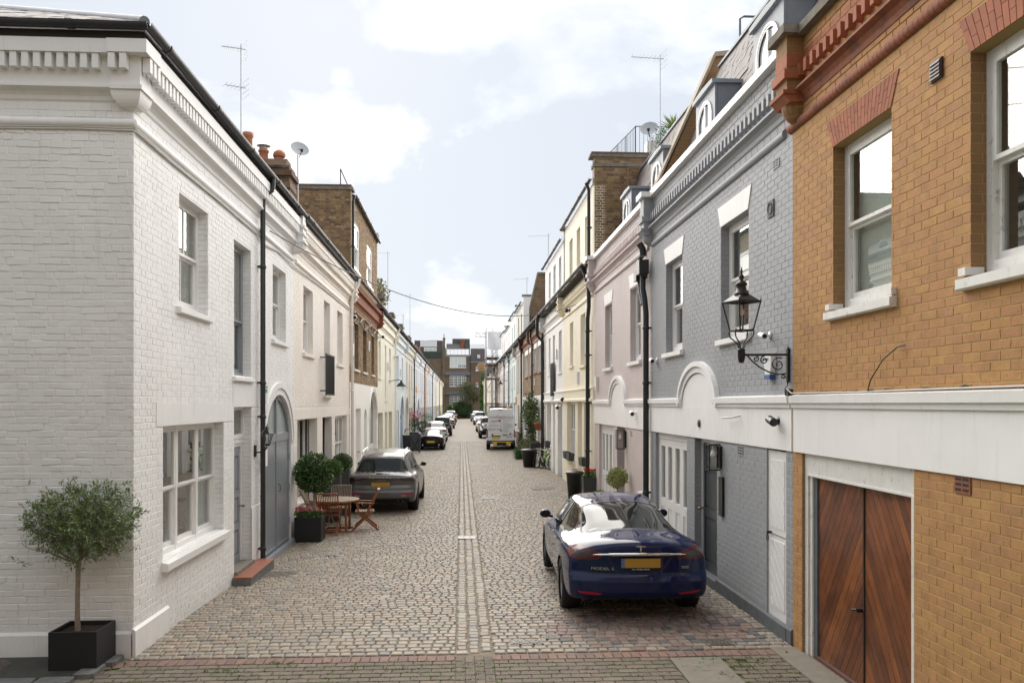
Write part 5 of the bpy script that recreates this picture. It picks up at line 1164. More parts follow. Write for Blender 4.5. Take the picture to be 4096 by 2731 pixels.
def gridwin(x0, x1, z0, z1, c, r, lowdark=0):
    b = MB(); b.box(x0-.06, x0, 0, .08, z0-.05, z1+.05, FT); b.box(x1, x1+.06, 0, .08, z0-.05, z1+.05, FT); b.box(x0, x1, 0, .08, z1, z1+.08, FT); b.box(x0-.1, x1+.1, 0, .14, z0-.14, z0, FT)
    for i in range(1, c): b.box(x0+(x1-x0)*i/c-.03-(.03 if i % 2 == 0 else 0), x0+(x1-x0)*i/c+.03+(.03 if i % 2 == 0 else 0), .0, .07, z0, z1, FT)
    for j in range(1, r): b.box(x0, x1, 0, .06, z0+(z1-z0)*j/r-.03, z0+(z1-z0)*j/r+.03, FT)
    o = b.build('window', M['white_paint'], far)
    for i in range(c):
        for j in range(r): MB().box(x0+(x1-x0)*i/c, x0+(x1-x0)*(i+1)/c, -.02, .012, z0+(z1-z0)*j/r, z0+(z1-z0)*(j+1)/r, FT).build('pane', M['blind'] if lowdark and not (j == 0 and i > 3) else M['dglass'], o)
gridwin(-2.3, .85, 10.1, 12.15, 8, 4, 1); gridwin(-2.3, .85, 6.35, 8.4, 8, 4); gridwin(-2.3, .85, 2.2, 4.35, 8, 4)
b = MB(); b.prism([(0, 9.2), (.5, 8.65), (.5, 8.55), (0, 8.55)], -3.3, 1.75, FT); b.build('lead_canopy', M['plinth'], far)
b = MB(); b.prism([(0, 5.2), (.5, 4.7), (.5, 4.6), (0, 4.6)], -3.0, 1.0, FT); b.build('lead_canopy', M['plinth'], far)
b = MB()
for i in range(12): b.box(-2.8+.36*i, -2.6+.36*i, .30, .42, 4.75+.0, 4.98, FT)
b.build('canopy_lights', M['dglass'], far)
b = MB(); b.prism([(0, 11.3), (-.9, 13.95), (-1, 11.0), (0, 11.0)], 1.85, 4.8, FT); b.build('slate_roof', M['slate_flat'], far)
b = MB(); b.prism([(-.9, 13.95), (-3, 15.0), (-3, 13.9)], 1.85, 4.7, FT); b.build('upper_roof', M['lead'], far)
bx('roof_trim', 1.83, 4.9, 0, .15, 11.02, 11.25, M['lead']); 
for z0, z1 in ((11.96, 12.65),): bx('skylight', 3.15, 3.75, -.3, .05, z0, z1, M['blind'])
for z0, z1 in ((9.5, 10.28), (6.3, 7.1)):
    bx('window', 2.9, 3.34, 0, .02, z0, z1, M['white_paint']); bx('pane', 2.99, 3.25, .02, .03, z0+.1, z1-.05, M['dglass']); bx('sill', 2.78, 3.46, 0, .08, z0-.14, z0, M['white_paint']); bx('brick_lintel', 2.85, 3.6, 0, .02, z1, z1+.28, M['red_flat'])
b = MB(); b.box(-3.82, -3.2, -.6, .12, -.5, 14.2, FT); b.box(-3.7, -3.3, -.5, .05, 14.2, 16.0, FT); b.box(-3.78, -3.22, -.55, .1, 15.75, 16.0, FT); b.build('chimney', M['brick_far'], far); bx('chimney_pot', -3.58, -3.42, -.3, -.14, 16.0, 16.8, M['terracotta'])
pipe(far, FT, [(1.78, .1, 12.6), (1.78, .1, 0)], .06)
FB = lambda s, n, z: (s, 200-n, z)
bk = thing('rooftop_block', 'far slate roofed block with white glazed studio above a green terrace hedge', 'building', (-8, 200, 0), world=True)
def b2(name, x0, x1, n0, n1, z0, z1, m, parent): return MB().box(x0, x1, n0, n1, z0, z1, FB).build(name, m, parent)
b2('wall', -12, -4.4, -6, 0, 0, 13.6, M[bt], bk); b2('roof', -11.3, -4.5, -5, -1.5, 13.6, 18, M['slate_flat'], bk); b2('roof_glazing', -9.9, -5.9, -1.5, -1.4, 16.5, 17.95, M['plaswhite'], bk); b2('window', -9.0, -5.95, -1.5, -1.42, 15.0, 16.35, M['white_paint'], bk)
for i in range(3): b2('pane', -8.85+i*1.0, -8.0+i*1.0, -1.42, -1.4, 15.1, 16.25, M['blind'], bk)
b2('terrace_screen', -9.0, -4.4, -.1, 0, 13.75, 15.3, mat('green_screen', (.05, .07, .05), rough=.9, var=.4, vs=3), bk)
for i in range(12): b2('chimney_pot', -7.8+.18*i, -7.7+.18*i, -4, -3.8, 18.0, 18.25, M['terracotta'], bk)
bk = thing('office_block', 'dark glazed rooftop block with red brick chimney behind the studio building', 'building', (-.5, 200, 0), world=True)
b2('wall', -3.6, 2.05, -6, -1, 0, 17.2, mat('grey_concrete', (.2, .19, .18), rough=.8, var=.1), bk); b2('window_band', -3.5, 0, -1, -.95, 16.1, 16.65, M['dglass'], bk); b2('penthouse', -2.2, 2.0, -5, -2, 17.2, 18.5, mat('dark_cladding', (.09, .085, .08), rough=.6, var=.3, vs=2), bk)
b2('chimney', -.25, .72, -1.5, -.6, 12, 18.0, M['red_flat'], bk); b2('chimney_cap', -.33, .8, -1.6, -.5, 17.75, 18.1, M['red_flat'], bk); b2('plant_box', .85, 2.0, -.9, -.3, 15.9, 17.15, mat('green_grey_box', (.07, .09, .08), rough=.6), bk)
bx2 = MB(); bx2.box(-3.75, 4.3, .0, .35, -.3, .55, lambda s, n, z: (s, 163.5-n, z)); tag(bx2.build('garden_wall', M['brick_far']), 'low dark brick planting wall at the end of the mews under the shrubs', 'wall')

# ================================================================== cars
def carpaint(name, c, rough=.18, metal=.35, coat=.38):
    return mat(name, c, rough=rough, metal=metal, coat=coat, spec=.05)
M['tyre'] = mat('tyre_rubber', (.012, .012, .012), rough=.75); M['rim'] = mat('alloy_rim', (.28, .28, .29), rough=.3, metal=.9); M['plate'] = mat('amber_number_plate', (.43, .25, .035), rough=.45); M['plate_y'] = mat('yellow_number_plate', (.72, .52, .02), rough=.45)
M['carglass'] = mat('dark_car_glass', (.016, .02, .02), rough=.04, spec=.3); M['lamp_red'] = mat('red_lamp_glass', (.22, .008, .012), rough=.08, coat=1.); M['lamp_dark'] = mat('smoked_lamp', (.035, .012, .014), rough=.08, coat=1.); M['trim'] = mat('black_trim', (.01, .01, .011), rough=.45); M['lamp_clear'] = mat('clear_lamp', (.22, .21, .22), rough=.2)
M['reflector'] = mat('red_reflector', (.4, .01, .015), rough=.25)
def smooth1(a, k):
    if k < 1: return a
    ker = np.exp(-.5*(np.arange(-3*k, 3*k+1)/k)**2); ker /= ker.sum(); p = np.pad(a, (3*k, 3*k), mode='reflect', reflect_type='odd'); return np.convolve(p, ker, mode='valid')
def car(P, root):
    """dense lofted shell: rear at y=0, front at y=L; faces are dealt out to named parts by their place on the body"""
    L = P['L']; NY = P.get('ny', 150); NV = P.get('nv', 44); NC = P.get('nc', 22)
    rr = P.get('r', .09)
    yy = np.concatenate([rr*(1-np.cos(np.linspace(0, math.pi/2, 9)))[:-1], np.linspace(rr, L-rr, NY), L-rr*(1-np.cos(np.linspace(0, math.pi/2, 9)))[::-1][1:]])
    fine = np.linspace(0, L, 800)
    def curve(k, sm=14): c = P[k]; return np.interp(yy, fine, smooth1(np.interp(fine, [p[0] for p in c], [p[1] for p in c]), sm))
    zt, wt, wb, w, zb, zs = [curve(k) for k in ('zt', 'wt', 'wb', 'w', 'zb', 'zs')]
    zt = np.interp(yy, fine, smooth1(np.interp(fine, [p[0] for p in P['zt']], [p[1] for p in P['zt']]), P.get('sm', 9)))
    crown = P.get('crown', .05); rows = []
    v = np.linspace(0, 1, 400)
    for i in range(len(yy)):
        ze = min(zb[i], zt[i]-.035); W = w[i]; zm = P.get('zmid', .56)
        wt_ = wt[i]; wb_ = wb[i] if zt[i]-zb[i] > .05 else max(wb[i], wt_)
        px = [0, .5*wt_, .86*wt_, wt_, wb_, W-.015, W, W*.985, W*.95, W*.8, 0]
        pz = [zt[i], zt[i]-crown*.22, zt[i]-crown*.7, zt[i]-crown*1.3 if zt[i]-ze > .15 else zt[i]-crown, ze, ze-.10, zm, zm-.2, zs[i]+.02, zs[i], zs[i]]
        d = np.concatenate([[0], np.cumsum(np.hypot(np.diff(px), np.diff(pz)))])
        if i == 0: base = None
        # fixed share of samples per control span so rows line up
        sh = np.array([0, .14, .24, .30, .46, .54, .68, .80, .88, .92, 1.]); X = np.interp(v, sh, px); Z = np.interp(v, sh, pz)
        X = smooth1(X, 7); Z = np.interp(v, v, smooth1(Z, 7)); X[0] = 0; X[-1] = 0
        q = np.interp(np.linspace(0, 1, NV), v, X); z = np.interp(np.linspace(0, 1, NV), v, Z); q = np.maximum(q, 0)
        e = yy[i]; dl = 0
        if e < rr: dl = rr-math.sqrt(max(0, rr*rr-(rr-e)**2))
        if e > L-rr: f = e-(L-rr); dl = rr-math.sqrt(max(0, rr*rr-f*f))
        if dl: zc = (zt[i]+zs[i])/2; hh = (zt[i]-zs[i])/2; q = q*(W-dl)/W; z = zc+(z-zc)*(hh-dl)/hh
        rows.append(np.stack([q, np.full(NV, e), z], 1))
    rows = np.array(rows); half = rows
    def cap(sec, k):
        zc = (sec[0, 2]+sec[-1, 2])/2; out = []
        for t in np.linspace(0, 1, k+1)[:-1]:
            c = sec.copy(); c[:, 0] = sec[:, 0]*t; c[:, 2] = zc+(sec[:, 2]-zc)*t; out.append(c)
        return np.array(out)
    allr = np.concatenate([cap(half[0], NC), half, cap(half[-1], NC)[::-1]])
    full = np.concatenate([allr, (allr[:, ::-1]*np.array([-1, 1, 1]))[:, 1:-1]], axis=1)       # closed loop
    nr, nl = full.shape[:2]; V = full.reshape(-1, 3)
    W0 = max(p[1] for p in P['w'])
    y0 = V[:, 1].copy(); z0 = V[:, 2].copy(); u = np.abs(V[:, 0])/W0
    prof = np.interp(z0, [p[0] for p in P['rear']], [p[1] for p in P['rear']])+P.get('rplan', .16)*u**2.6
    fp = np.interp(z0, [p[0] for p in P['front']], [p[1] for p in P['front']])+P.get('fplan', .30)*u**2.4
    V[:, 1] = y0+prof*np.exp(-y0/.42)-fp*np.exp(-(L-y0)/.5)
    if 'warp' in P: P['warp'](V, y0)
    idx = np.arange(nr*nl).reshape(nr, nl); a = idx[:-1]; b = idx[1:]; F = np.stack([a, np.roll(a, -1, 1), np.roll(b, -1, 1), b], -1).reshape(-1, 4)
    # wheel arches
    wr = P['wr']+P.get('gap', .05)
    for wy in P['wheels']:
        for k in range(2):
            dd = np.hypot(V[:, 1]-wy, V[:, 2]-P['wr']); near = (np.abs(V[:, 0]) > W0*.62) & (np.abs(dd-wr) < .02)
            s = wr/np.maximum(dd, 1e-6); V[near, 1] = wy+(V[near, 1]-wy)*s[near]; V[near, 2] = P['wr']+(V[near, 2]-P['wr'])*s[near]
    C = V[F].mean(1); keep = np.ones(len(F), bool)
    for wy in P['wheels']: keep &= ~((np.abs(C[:, 0]) > W0*.60) & (np.hypot(C[:, 1]-wy, C[:, 2]-P['wr']) < wr-.004) & (C[:, 2] < P['wr']*2.4))
    F = F[keep]; C = C[keep]
    row = (F[:, 0]//nl)
    part = P['parts'](C, row < NC+4, W0)                  # array of names
    for nm in ('tail_light', 'lamp_lens', 'rear_reflector', 'side_window'):
        k_ = (part == nm) & (C[:, 0] < 0); part[k_] = nm+'#'
    n_ = np.cross(V[F[:, 2]]-V[F[:, 0]], V[F[:, 3]]-V[F[:, 1]]); nn = n_/np.maximum(np.linalg.norm(n_, axis=1, keepdims=True), 1e-9)
    VN = np.zeros_like(V)
    for k in range(4): np.add.at(VN, F[:, k], n_)
    VN /= np.maximum(np.linalg.norm(VN, axis=1, keepdims=True), 1e-9)
    cen = np.array([0, L/2, .7]); sgn = np.sign(((V-cen)*VN).sum()) or 1
    VN *= sgn; flip = sgn < 0
    objs = {}
    for nm in dict.fromkeys(part.tolist()):
        base = nm.split('#')[0]
        f = F[part == nm]; used, inv = np.unique(f, return_inverse=True); vv = V[used]+VN[used]*P['off'].get(base, 0)
        f2 = inv.reshape(f.shape)
        if flip: f2 = f2[:, ::-1]
        me = mesh_np(base, vv, f2, P['mats'][base], smooth=True)
        if base in P.get('sub', {}): par = objs.get(P['sub'][base], root)
        else: par = root
        objs[nm] = link(base, me, par)
    # wheel wells and floor
    b = MB(); b.box(-W0*.62, W0*.62, .35, L-.35, P['zs'][1][1]+.02, .62)
    for wy in P['wheels']: b.lathe((0, wy, P['wr']), [(0, -W0*.88), (wr-.02, -W0*.88)], 20, 'x') if False else None
    b.build('underbody', M['trim'], root)
    wl = MB()
    for wy in P['wheels']:
        for sx in (-1, 1):
            k = 16; A = [(wr+.004)*math.cos(math.pi*i/k) for i in range(k+1)]; B = [(wr+.004)*math.sin(math.pi*i/k) for i in range(k+1)]
            for i in range(k):
                wl.quad((sx*W0*.6, wy+A[i], P['wr']+B[i]), (sx*W0*.6, wy+A[i+1], P['wr']+B[i+1]), (sx*W0*.975, wy+A[i+1], P['wr']+B[i+1]), (sx*W0*.975, wy+A[i], P['wr']+B[i]))
            wl.add([(sx*W0*.6, wy+a_, P['wr']+b_) for a_, b_ in zip(A, B)], [tuple(range(k+1))])
    wl.build('wheel_well', M['trim'], root)
    tw = P.get('tw', .24); r = P['wr']
    for wy in P['wheels']:
        for sx in (-1, 1):
            x1 = sx*(W0-.02); t = MB(); x0 = x1-sx*tw
            prof_ = [(r*.66, 0), (r*.94, 0), (r*.985, .02), (r, .045), (r, tw-.045), (r*.985, tw-.02), (r*.94, tw), (r*.66, tw)]
            t.lathe((min(x0, x1), wy, r), [(p[0], p[1]) for p in prof_], 32, 'x'); wo_ = t.build('wheel', M['tyre'], root)
            d = MB(); xo = x1-sx*.02; xi = x1-sx*.10
            d.lathe((xi, wy, r), [(0, 0), (r*.66, 0), (r*.68, sx*.07)], 28, 'x'); d.build('brake_disc', M['trim'], wo_)
            s_ = MB(); s_.lathe((xo, wy, r), [(r*.69, -sx*.06), (r*.69, 0), (r*.63, 0), (r*.62, -sx*.03)], 28, 'x'); s_.lathe((xo, wy, r), [(0, -sx*.005), (r*.14, -sx*.005), (r*.15, -sx*.05)], 16, 'x')
            for k in range(P.get('spokes', 5)*2):
                a_ = 2*math.pi*(k//2)/P.get('spokes', 5)+(.13 if k % 2 else -.13); q_ = 2*math.pi*(k//2)/P.get('spokes', 5)+(.06 if k % 2 else -.06)
                pts = [(xo-sx*.012, wy+math.cos(q_)*r*.10, r+math.sin(q_)*r*.10), (xo-sx*.01, wy+math.cos(a_)*r*.66, r+math.sin(a_)*r*.66)]
                dv = np.array((0, -math.sin(a_), math.cos(a_)))*.022; p0, p1 = np.array(pts[0]), np.array(pts[1]); th = np.array((sx*.02, 0, 0))
                vs = [p0-dv*.7, p0+dv*.7, p1+dv, p1-dv]; s_.add([tuple(q) for q in vs]+[tuple(q-th) for q in vs], [(0, 1, 2, 3), (0, 3, 7, 4), (1, 2, 6, 5), (4, 5, 6, 7)])
            s_.build('rim', P.get('rimm', M['rim']), wo_)
    if P.get('mirror', True):
        for sx in (-1, 1):
            y, z, x = P['mir']; b = MB(); 
            for (px, ph) in ((0, 1),):
                b.lathe((sx*(x+.12), y, z), [(0, -.05), (.06, -.045), (.085, -.02), (.09, .02), (.07, .07), (.03, .10), (0, .11)], 14, 'y')
            vs = [(p[0] if abs(p[0]) < 9 else 0, p[1], z+(p[2]-z)*.78) for p in b.v]; vs = [(sx*(x+.10)+(p[0]-sx*(x+.12))*1.05, y+(p[1]-y)*.9, p[2]) for p in vs]; b.v = vs
            b.tube([(sx*(x-.03), y+.02, z-.05), (sx*(x+.1), y+.02, z-.02)], .022, 8)
            o = b.build('wing_mirror', P['mats']['body'], root); g = MB(); g.lathe((sx*(x+.12), y-.053, z), [(0, 0), (.075, 0)], 14, 'y'); g.v = [(sx*(x+.10)+(p[0]-sx*(x+.12))*1.0, p[1]+.004, z+(p[2]-z)*.72) for p in g.v]; g.build('mirror_glass', M['carglass'], o)
    return objs
def rear_at(P, x, z):
    W0 = max(p[1] for p in P['w']); return np.interp(z, [p[0] for p in P['rear']], [p[1] for p in P['rear']])+P.get('rplan', .16)*(abs(x)/W0)**2.6
def plate(root, P, x0, x1, z0, z1, m, band=None, dy=.02, tilt=0):
    y = rear_at(P, x0, (z0+z1)/2)-dy; b = MB(); b.box(x0-.012, x1+.012, y, y+.02, z0-.012, z1+.012); h_ = b.build('plate_holder', M['trim'], root)
    MB().box(x0, x1, y-.006, y-.0, z0, z1).build('number_plate', m, h_)
    if band: MB().box(x0, x0+.045, y-.009, y-.006, z0, z1).build('plate_band', band, h_)
def text(root, s, x, y, z, size, m, name='lettering', rx=90, rz=0, ext=.002, ax='CENTER', ry=0, sp=1., cond=1.):
    c = bpy.data.curves.new(name, 'FONT'); c.body = s; c.size = size; c.extrude = ext; c.align_x = ax; c.space_character = sp; c.materials.append(m)
    tmp = bpy.data.objects.new('t', c); COL.objects.link(tmp); me = bpy.data.meshes.new_from_object(tmp.evaluated_get(bpy.context.evaluated_depsgraph_get())); bpy.data.objects.remove(tmp)
    o = link(name, me, root, (x, y, z)); o.rotation_euler = (R(rx), R(ry), R(rz)); o.scale = (cond, 1, 1); return o
text(NUM_HOUSE, '2', .108, 12.48-9.36, 1.60, .11, M['chrome'], name='house_number', rx=90, rz=-90, ext=.004)
def inpoly(X, Y, poly):
    c = np.zeros(len(X), bool); j = len(poly)-1
    for i in range(len(poly)):
        xi, yi = poly[i]; xj, yj = poly[j]
        t = ((yi > Y) != (yj > Y)) & (X < (xj-xi)*(Y-yi)/((yj-yi) or 1e-9)+xi); c ^= t; j = i
    return c
blue = carpaint('deep_blue_car_paint', (.002, .010, .060), rough=.5, metal=.0, coat=.8)
# ---- the blue hatchback in the foreground
B = dict(L=4.97, wr=.35, wheels=(1.02, 3.98), tw=.26, r=.10, ny=230, nv=96, nc=44, spokes=5, crown=.055, sm=16, zmid=.58, gap=.035,
    zt=[(0, 1.02), (.12, 1.075), (.35, 1.10), (.62, 1.125), (1.0, 1.22), (1.6, 1.352), (2.2, 1.428), (2.7, 1.445), (3.1, 1.40), (3.5, 1.24), (3.85, 1.05), (4.3, .93), (4.7, .80), (4.97, .66)],
    wt=[(0, .60), (.35, .62), (.7, .56), (1.2, .555), (2.2, .60), (3.0, .60), (3.6, .66), (4.2, .66), (4.97, .5)],
    wb=[(0, .78), (.4, .78), (.8, .755), (1.3, .80), (2.3, .86), (3.3, .85), (4.0, .80), (4.97, .6)],
    w=[(0, .925), (.4, .955), (1.0, .985), (1.7, .972), (2.6, .968), (3.4, .975), (4.0, .978), (4.6, .92), (4.97, .80)],
    zb=[(0, .93), (.35, 1.0), (.8, 1.03), (1.4, 1.0), (2.5, .96), (3.5, .93), (4.2, .86), (4.97, .60)],
    zs=[(0, .30), (.5, .24), (1.0, .20), (4.2, .19), (4.97, .24)],
    rear=[(.2, .13), (.33, .05), (.42, .015), (.55, .0), (.62, .03), (.66, .075), (.86, .085), (.90, .075), (.98, .06), (1.04, .035), (1.09, .02), (1.2, .05)], rplan=.20,
    front=[(.2, .1), (.5, .0), (.8, .12)], mir=(3.28, 1.02, .90))
def parts_blue(C, rearcap, W0):
    x, y, z = np.abs(C[:, 0]), C[:, 1], C[:, 2]; out = np.full(len(C), 'body', dtype=object)
    rw = inpoly(x, y, [(-.1, .70), (.35, .705), (.56, .76), (.655, .88), (.665, 1.0), (.60, 1.45), (.545, 1.78), (.3, 1.84), (-.1, 1.85)]) & (z > 1.0)
    seal = inpoly(x, y, [(-.1, .675), (.36, .68), (.58, .735), (.68, .87), (.69, 1.0), (.625, 1.46), (.57, 1.80), (.31, 1.865), (-.1, 1.875)]) & (z > 1.0)
    out[seal] = 'window_seal'; out[rw] = 'rear_window'
    gl = (z > .99+.0*y) & (x > .56) & ~rw & inpoly(y, z, [(1.25, 1.04), (1.45, 1.16), (1.75, 1.255), (2.2, 1.335), (2.7, 1.355), (3.05, 1.32), (3.4, 1.17), (3.66, .99), (2.5, .985), (1.35, 1.0)])
    out[gl & (np.abs(y-2.33) > .03)] = 'side_window'; out[gl & (np.abs(y-2.33) <= .03)] = 'window_trim'
    edge = (x > .56) & ~rw & ~gl & inpoly(y, z, [(1.20, 1.02), (1.42, 1.19), (1.75, 1.285), (2.2, 1.365), (2.7, 1.385), (3.07, 1.35), (3.45, 1.18), (3.72, .97), (2.5, .955), (1.3, .97)])
    out[edge] = 'window_trim'
    ws = (z > .98) & (y > 3.02) & (y < 3.62) & (x < .66) & ~gl; out[ws] = 'windscreen'
    rp = (y < .52)
    la = rp & inpoly(x, z, [(.50, .85), (.50, .90), (.58, .945), (.78, .985), (1.0, .995), (1.0, .87), (.86, .825), (.66, .82), (.55, .83)])
    out[la] = 'tail_light'
    inner = rp & inpoly(x, z, [(.60, .865), (.61, .90), (.72, .935), (.84, .95), (.86, .87), (.76, .85), (.66, .85)]); out[inner & la] = 'lamp_lens'
    out[rp & (z < .335) & (x < .74)] = 'diffuser'
    out[rp & inpoly(x, z, [(.52, .385), (.80, .40), (.82, .425), (.55, .415)])] = 'rear_reflector'
    gap = rp & (((np.abs(z-.655) < .008) & (x < .68)) | (inpoly(x, z, [(.68, .65), (.70, .65), (.735, .83), (.72, .83)])))
    out[gap] = 'panel_gap'
    out[(np.abs(y-2.36) < .006) & (z < .99) & (z > .3)] = 'panel_gap'; out[(np.abs(y-1.42) < .006) & (z < .99) & (z > .5)] = 'panel_gap'; out[(np.abs(y-3.45) < .006) & (z < .95) & (z > .3)] = 'panel_gap'
    out[(z < .27) & (y > .5)] = 'sill_trim'
    return out
B['parts'] = parts_blue
B['mats'] = dict(body=blue, rear_window=M['carglass'], side_window=M['carglass'], windscreen=M['carglass'], window_trim=M['chrome'], tail_light=mat('smoked_red_lamp', (.10, .012, .014), rough=.16), lamp_lens=mat('smoked_grey_lamp', (.07, .065, .07), rough=.2), window_seal=M['trim'], diffuser=M['trim'], rear_reflector=M['reflector'], panel_gap=M['trim'], sill_trim=M['trim'])
B['off'] = dict(rear_window=-.004, side_window=-.008, windscreen=-.004, lamp_lens=.001, panel_gap=-.004, window_trim=.001, diffuser=-.03, rear_reflector=.001)
t = thing('parked_car', 'glossy dark blue hatchback parked beside the slate grey house', 'car', (2.27, 10.42, zg(2.3, 12)+.0), rz=R(-1.2), group='cars parked along the mews'); t.scale = (.965, .965, .985)
car(B, t)
b = MB()                                             # chrome bar
pts = [(x, rear_at(B, x, .90)+.0-.028+.02*(abs(x)/.6)**2, .902-.012*(x/.6)**2) for x in np.linspace(-.62, .62, 15)]
b.tube(pts, [.005]+[.015]*2+[.024]*9+[.015]*2+[.005], 8); b.build('chrome_bar', M['chrome'], t)
b = MB(); b.poly([(-.44, .865), (-.36, .70), (-.3, .675), (.3, .675), (.36, .70), (.44, .865)], 0, .004, lambda s, n, z: (s, rear_at(B, s, z)-.004+n, z)); b.build('plate_recess', blue, t)
plate(t, B, -.255, .265, .728, .845, M['plate'], band=mat('plate_blue_band', (.08, .17, .42), rough=.4), dy=.022)
b = MB(); b.poly([(-.065, 1.012), (0, 1.022), (.065, 1.012), (.055, .998), (.018, 1.0), (.006, .935), (-.006, .935), (-.018, 1.0), (-.055, .998)], -.03, 0, lambda s, n, z: (s, rear_at(B, s, z)+n+.006, z)); b.build('emblem', M['chrome'], t)
text(t, 'MODEL S', -.50, rear_at(B, .5, .70)-.022, .70, .05, M['chrome'], rz=-12, cond=1.5, name='badge_lettering'); text(t, '75D', .60, rear_at(B, .6, .70)-.026, .71, .045, M['chrome'], rz=14, cond=1.4, name='badge_lettering')
text(t, 'ALL-WHEEL DRIVE', 0, rear_at(B, 0, .70)-.032, .703, .022, M['plaswhite'], cond=1.3, name='badge_lettering'); text(t, 'GB', -.233, rear_at(B, 0, .70)-.034, .745, .022, M['plate'], name='plate_lettering')
text(t, 'TESLA', 0, rear_at(B, 0, .9)-.05, .895, .02, M['trim'], cond=1.6, name='bar_lettering', sp=2.5)
for y in (2.55, 3.65-2.0): b = MB(); b.box(-.985, -.972, y, y+.24, .86, .88); b.box(.972, .985, y, y+.24, .86, .88); b.build('door_handle', M['chrome'], t)

# ---- the dark grey estate beyond the garden table
grey = carpaint('graphite_car_paint', (.13, .125, .125), rough=.3, metal=.5)
S_ = dict(L=4.92, wr=.385, wheels=(1.02, 3.91), tw=.28, r=.09, ny=170, nv=84, nc=40, spokes=10, crown=.05, sm=10, zmid=.68, gap=.04,
    zt=[(0, 1.04), (.08, 1.10), (.22, 1.15), (.30, 1.22), (.55, 1.49), (.66, 1.57), (.9, 1.625), (1.7, 1.67), (2.5, 1.685), (3.0, 1.64), (3.5, 1.40), (3.85, 1.17), (4.4, 1.07), (4.8, .95), (4.92, .8)],
    wt=[(0, .62), (.3, .62), (.8, .60), (2.5, .66), (3.2, .66), (3.9, .72), (4.92, .6)],
    wb=[(0, .84), (.3, .80), (.9, .80), (2.5, .87), (3.5, .87), (4.92, .6)],
    w=[(0, .955), (.5, .975), (1.0, .995), (2.4, .965), (3.9, .99), (4.5, .93), (4.92, .84)],
    zb=[(0, 1.0), (.3, 1.10), (1.0, 1.12), (2.5, 1.08), (3.8, 1.04), (4.92, .7)],
    zs=[(0, .34), (.5, .27), (1.0, .24), (4.2, .24), (4.92, .3)],
    rear=[(.2, .12), (.34, .03), (.5, .0), (.60, .0), (.66, .04), (.72, .05), (.80, .085), (.92, .075), (.98, .04), (1.05, .03), (1.15, .05), (1.6, .05)], rplan=.18,
    front=[(.2, .1), (.6, .0), (1.0, .12)], mir=(3.35, 1.15, .90))
def parts_suv(wtop=1.50, wbot=1.13, wx=.72, lamps=((.52, .93), (.55, .965), (.7, .985), (1.0, .99), (1.0, .93), (.9, .90), (.62, .905)), lampb=None, side=(1.16, 1.5), sy=(1.0, 3.6), dif=.42, spoil=True, refl=((.55, .545), (.9, .55), (.9, .58), (.6, .575)), glassy=.95):
    def f(C, rearcap, W0):
        x, y, z = np.abs(C[:, 0]), C[:, 1], C[:, 2]; out = np.full(len(C), 'body', dtype=object)
        rw = inpoly(x, z, [(-.1, wbot), (wx, wbot+.01), (wx-.01, wbot+.09), (wx-.13, wtop-.05), (wx-.2, wtop), (-.1, wtop+.01)]) & (y < glassy)
        out[rw] = 'rear_window'
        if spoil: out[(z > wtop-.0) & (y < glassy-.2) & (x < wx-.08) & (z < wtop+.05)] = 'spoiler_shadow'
        a, b = sy; gl = (x > W0*.62) & ~rw & inpoly(y, z, [(a, side[0]+.06), (a+.28, side[1]-.05), (a+.7, side[1]), (b-1.0, side[1]), (b-.55, side[1]-.06), (b, side[0]-.03), (b-.8, side[0]-.04), (a+.1, side[0])])
        m = (a+b)/2; out[gl] = 'side_window'; out[gl & ((np.abs(y-m) < .035) | (np.abs(y-a-.42) < .03))] = 'window_trim'
        ws = (y > b-.75) & (y < b+.1) & (x < W0*.68) & (z > side[0]-.05) & ~gl & (z < side[1]+.06) & (C[:, 1] > b-.6); out[ws] = 'windscreen'
        rp = (y < .6)
        out[rp & inpoly(x, z, list(lamps))] = 'tail_light'
        if lampb: out[rp & inpoly(x, z, list(lampb))] = 'light_bar'
        out[rp & (z < dif) & (x < W0*.8)] = 'diffuser'
        if refl: out[rp & inpoly(x, z, list(refl))] = 'rear_reflector'
        out[(np.abs(y-m) < .006) & (z < side[0]) & (z > .35)] = 'panel_gap'; out[(np.abs(y-a-.3) < .006) & (z < side[0]) & (z > .6)] = 'panel_gap'
        out[(z < dif-.1) & (y > .5)] = 'sill_trim'
        return out
    return f
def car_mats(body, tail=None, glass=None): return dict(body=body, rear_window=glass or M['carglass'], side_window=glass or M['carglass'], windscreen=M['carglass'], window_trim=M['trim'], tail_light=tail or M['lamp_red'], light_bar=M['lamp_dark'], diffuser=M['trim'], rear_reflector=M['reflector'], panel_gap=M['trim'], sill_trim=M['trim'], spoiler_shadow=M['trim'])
CO = dict(rear_window=-.006, side_window=-.008, windscreen=-.004, panel_gap=-.004, diffuser=-.02, rear_reflector=.001, light_bar=.001)
S_['parts'] = parts_suv(lamps=[(.50, .955), (.55, .935), (.66, .90), (.9, .90), (1.0, .93), (1.0, 1.0), (.8, 1.0), (.55, .985)], lampb=[(-.1, .965), (.56, .965), (.56, .985), (-.1, .985)], dif=.45, side=(1.17, 1.53), wtop=1.49)
S_['mats'] = car_mats(grey, M['lamp_dark']); S_['off'] = CO
t = thing('parked_car', 'graphite grey sport utility car parked behind the round garden table', 'car', (-2.13, 22.1, zg(-2.1, 23)), rz=R(-.6), group='cars parked along the mews'); t.scale = (.95, .98, .97)
car(S_, t); plate(t, S_, -.26, .26, .765, .878, M['plate'])
text(t, 'PORSCHE', 0, rear_at(S_, 0, 1.0)-.012, .995, .07, M['chrome'], cond=1.5, sp=1.5, name='badge_lettering'); text(t, 'Cayenne S', 0, rear_at(S_, 0, .91)-.008, .91, .06, M['chrome'], name='badge_lettering')
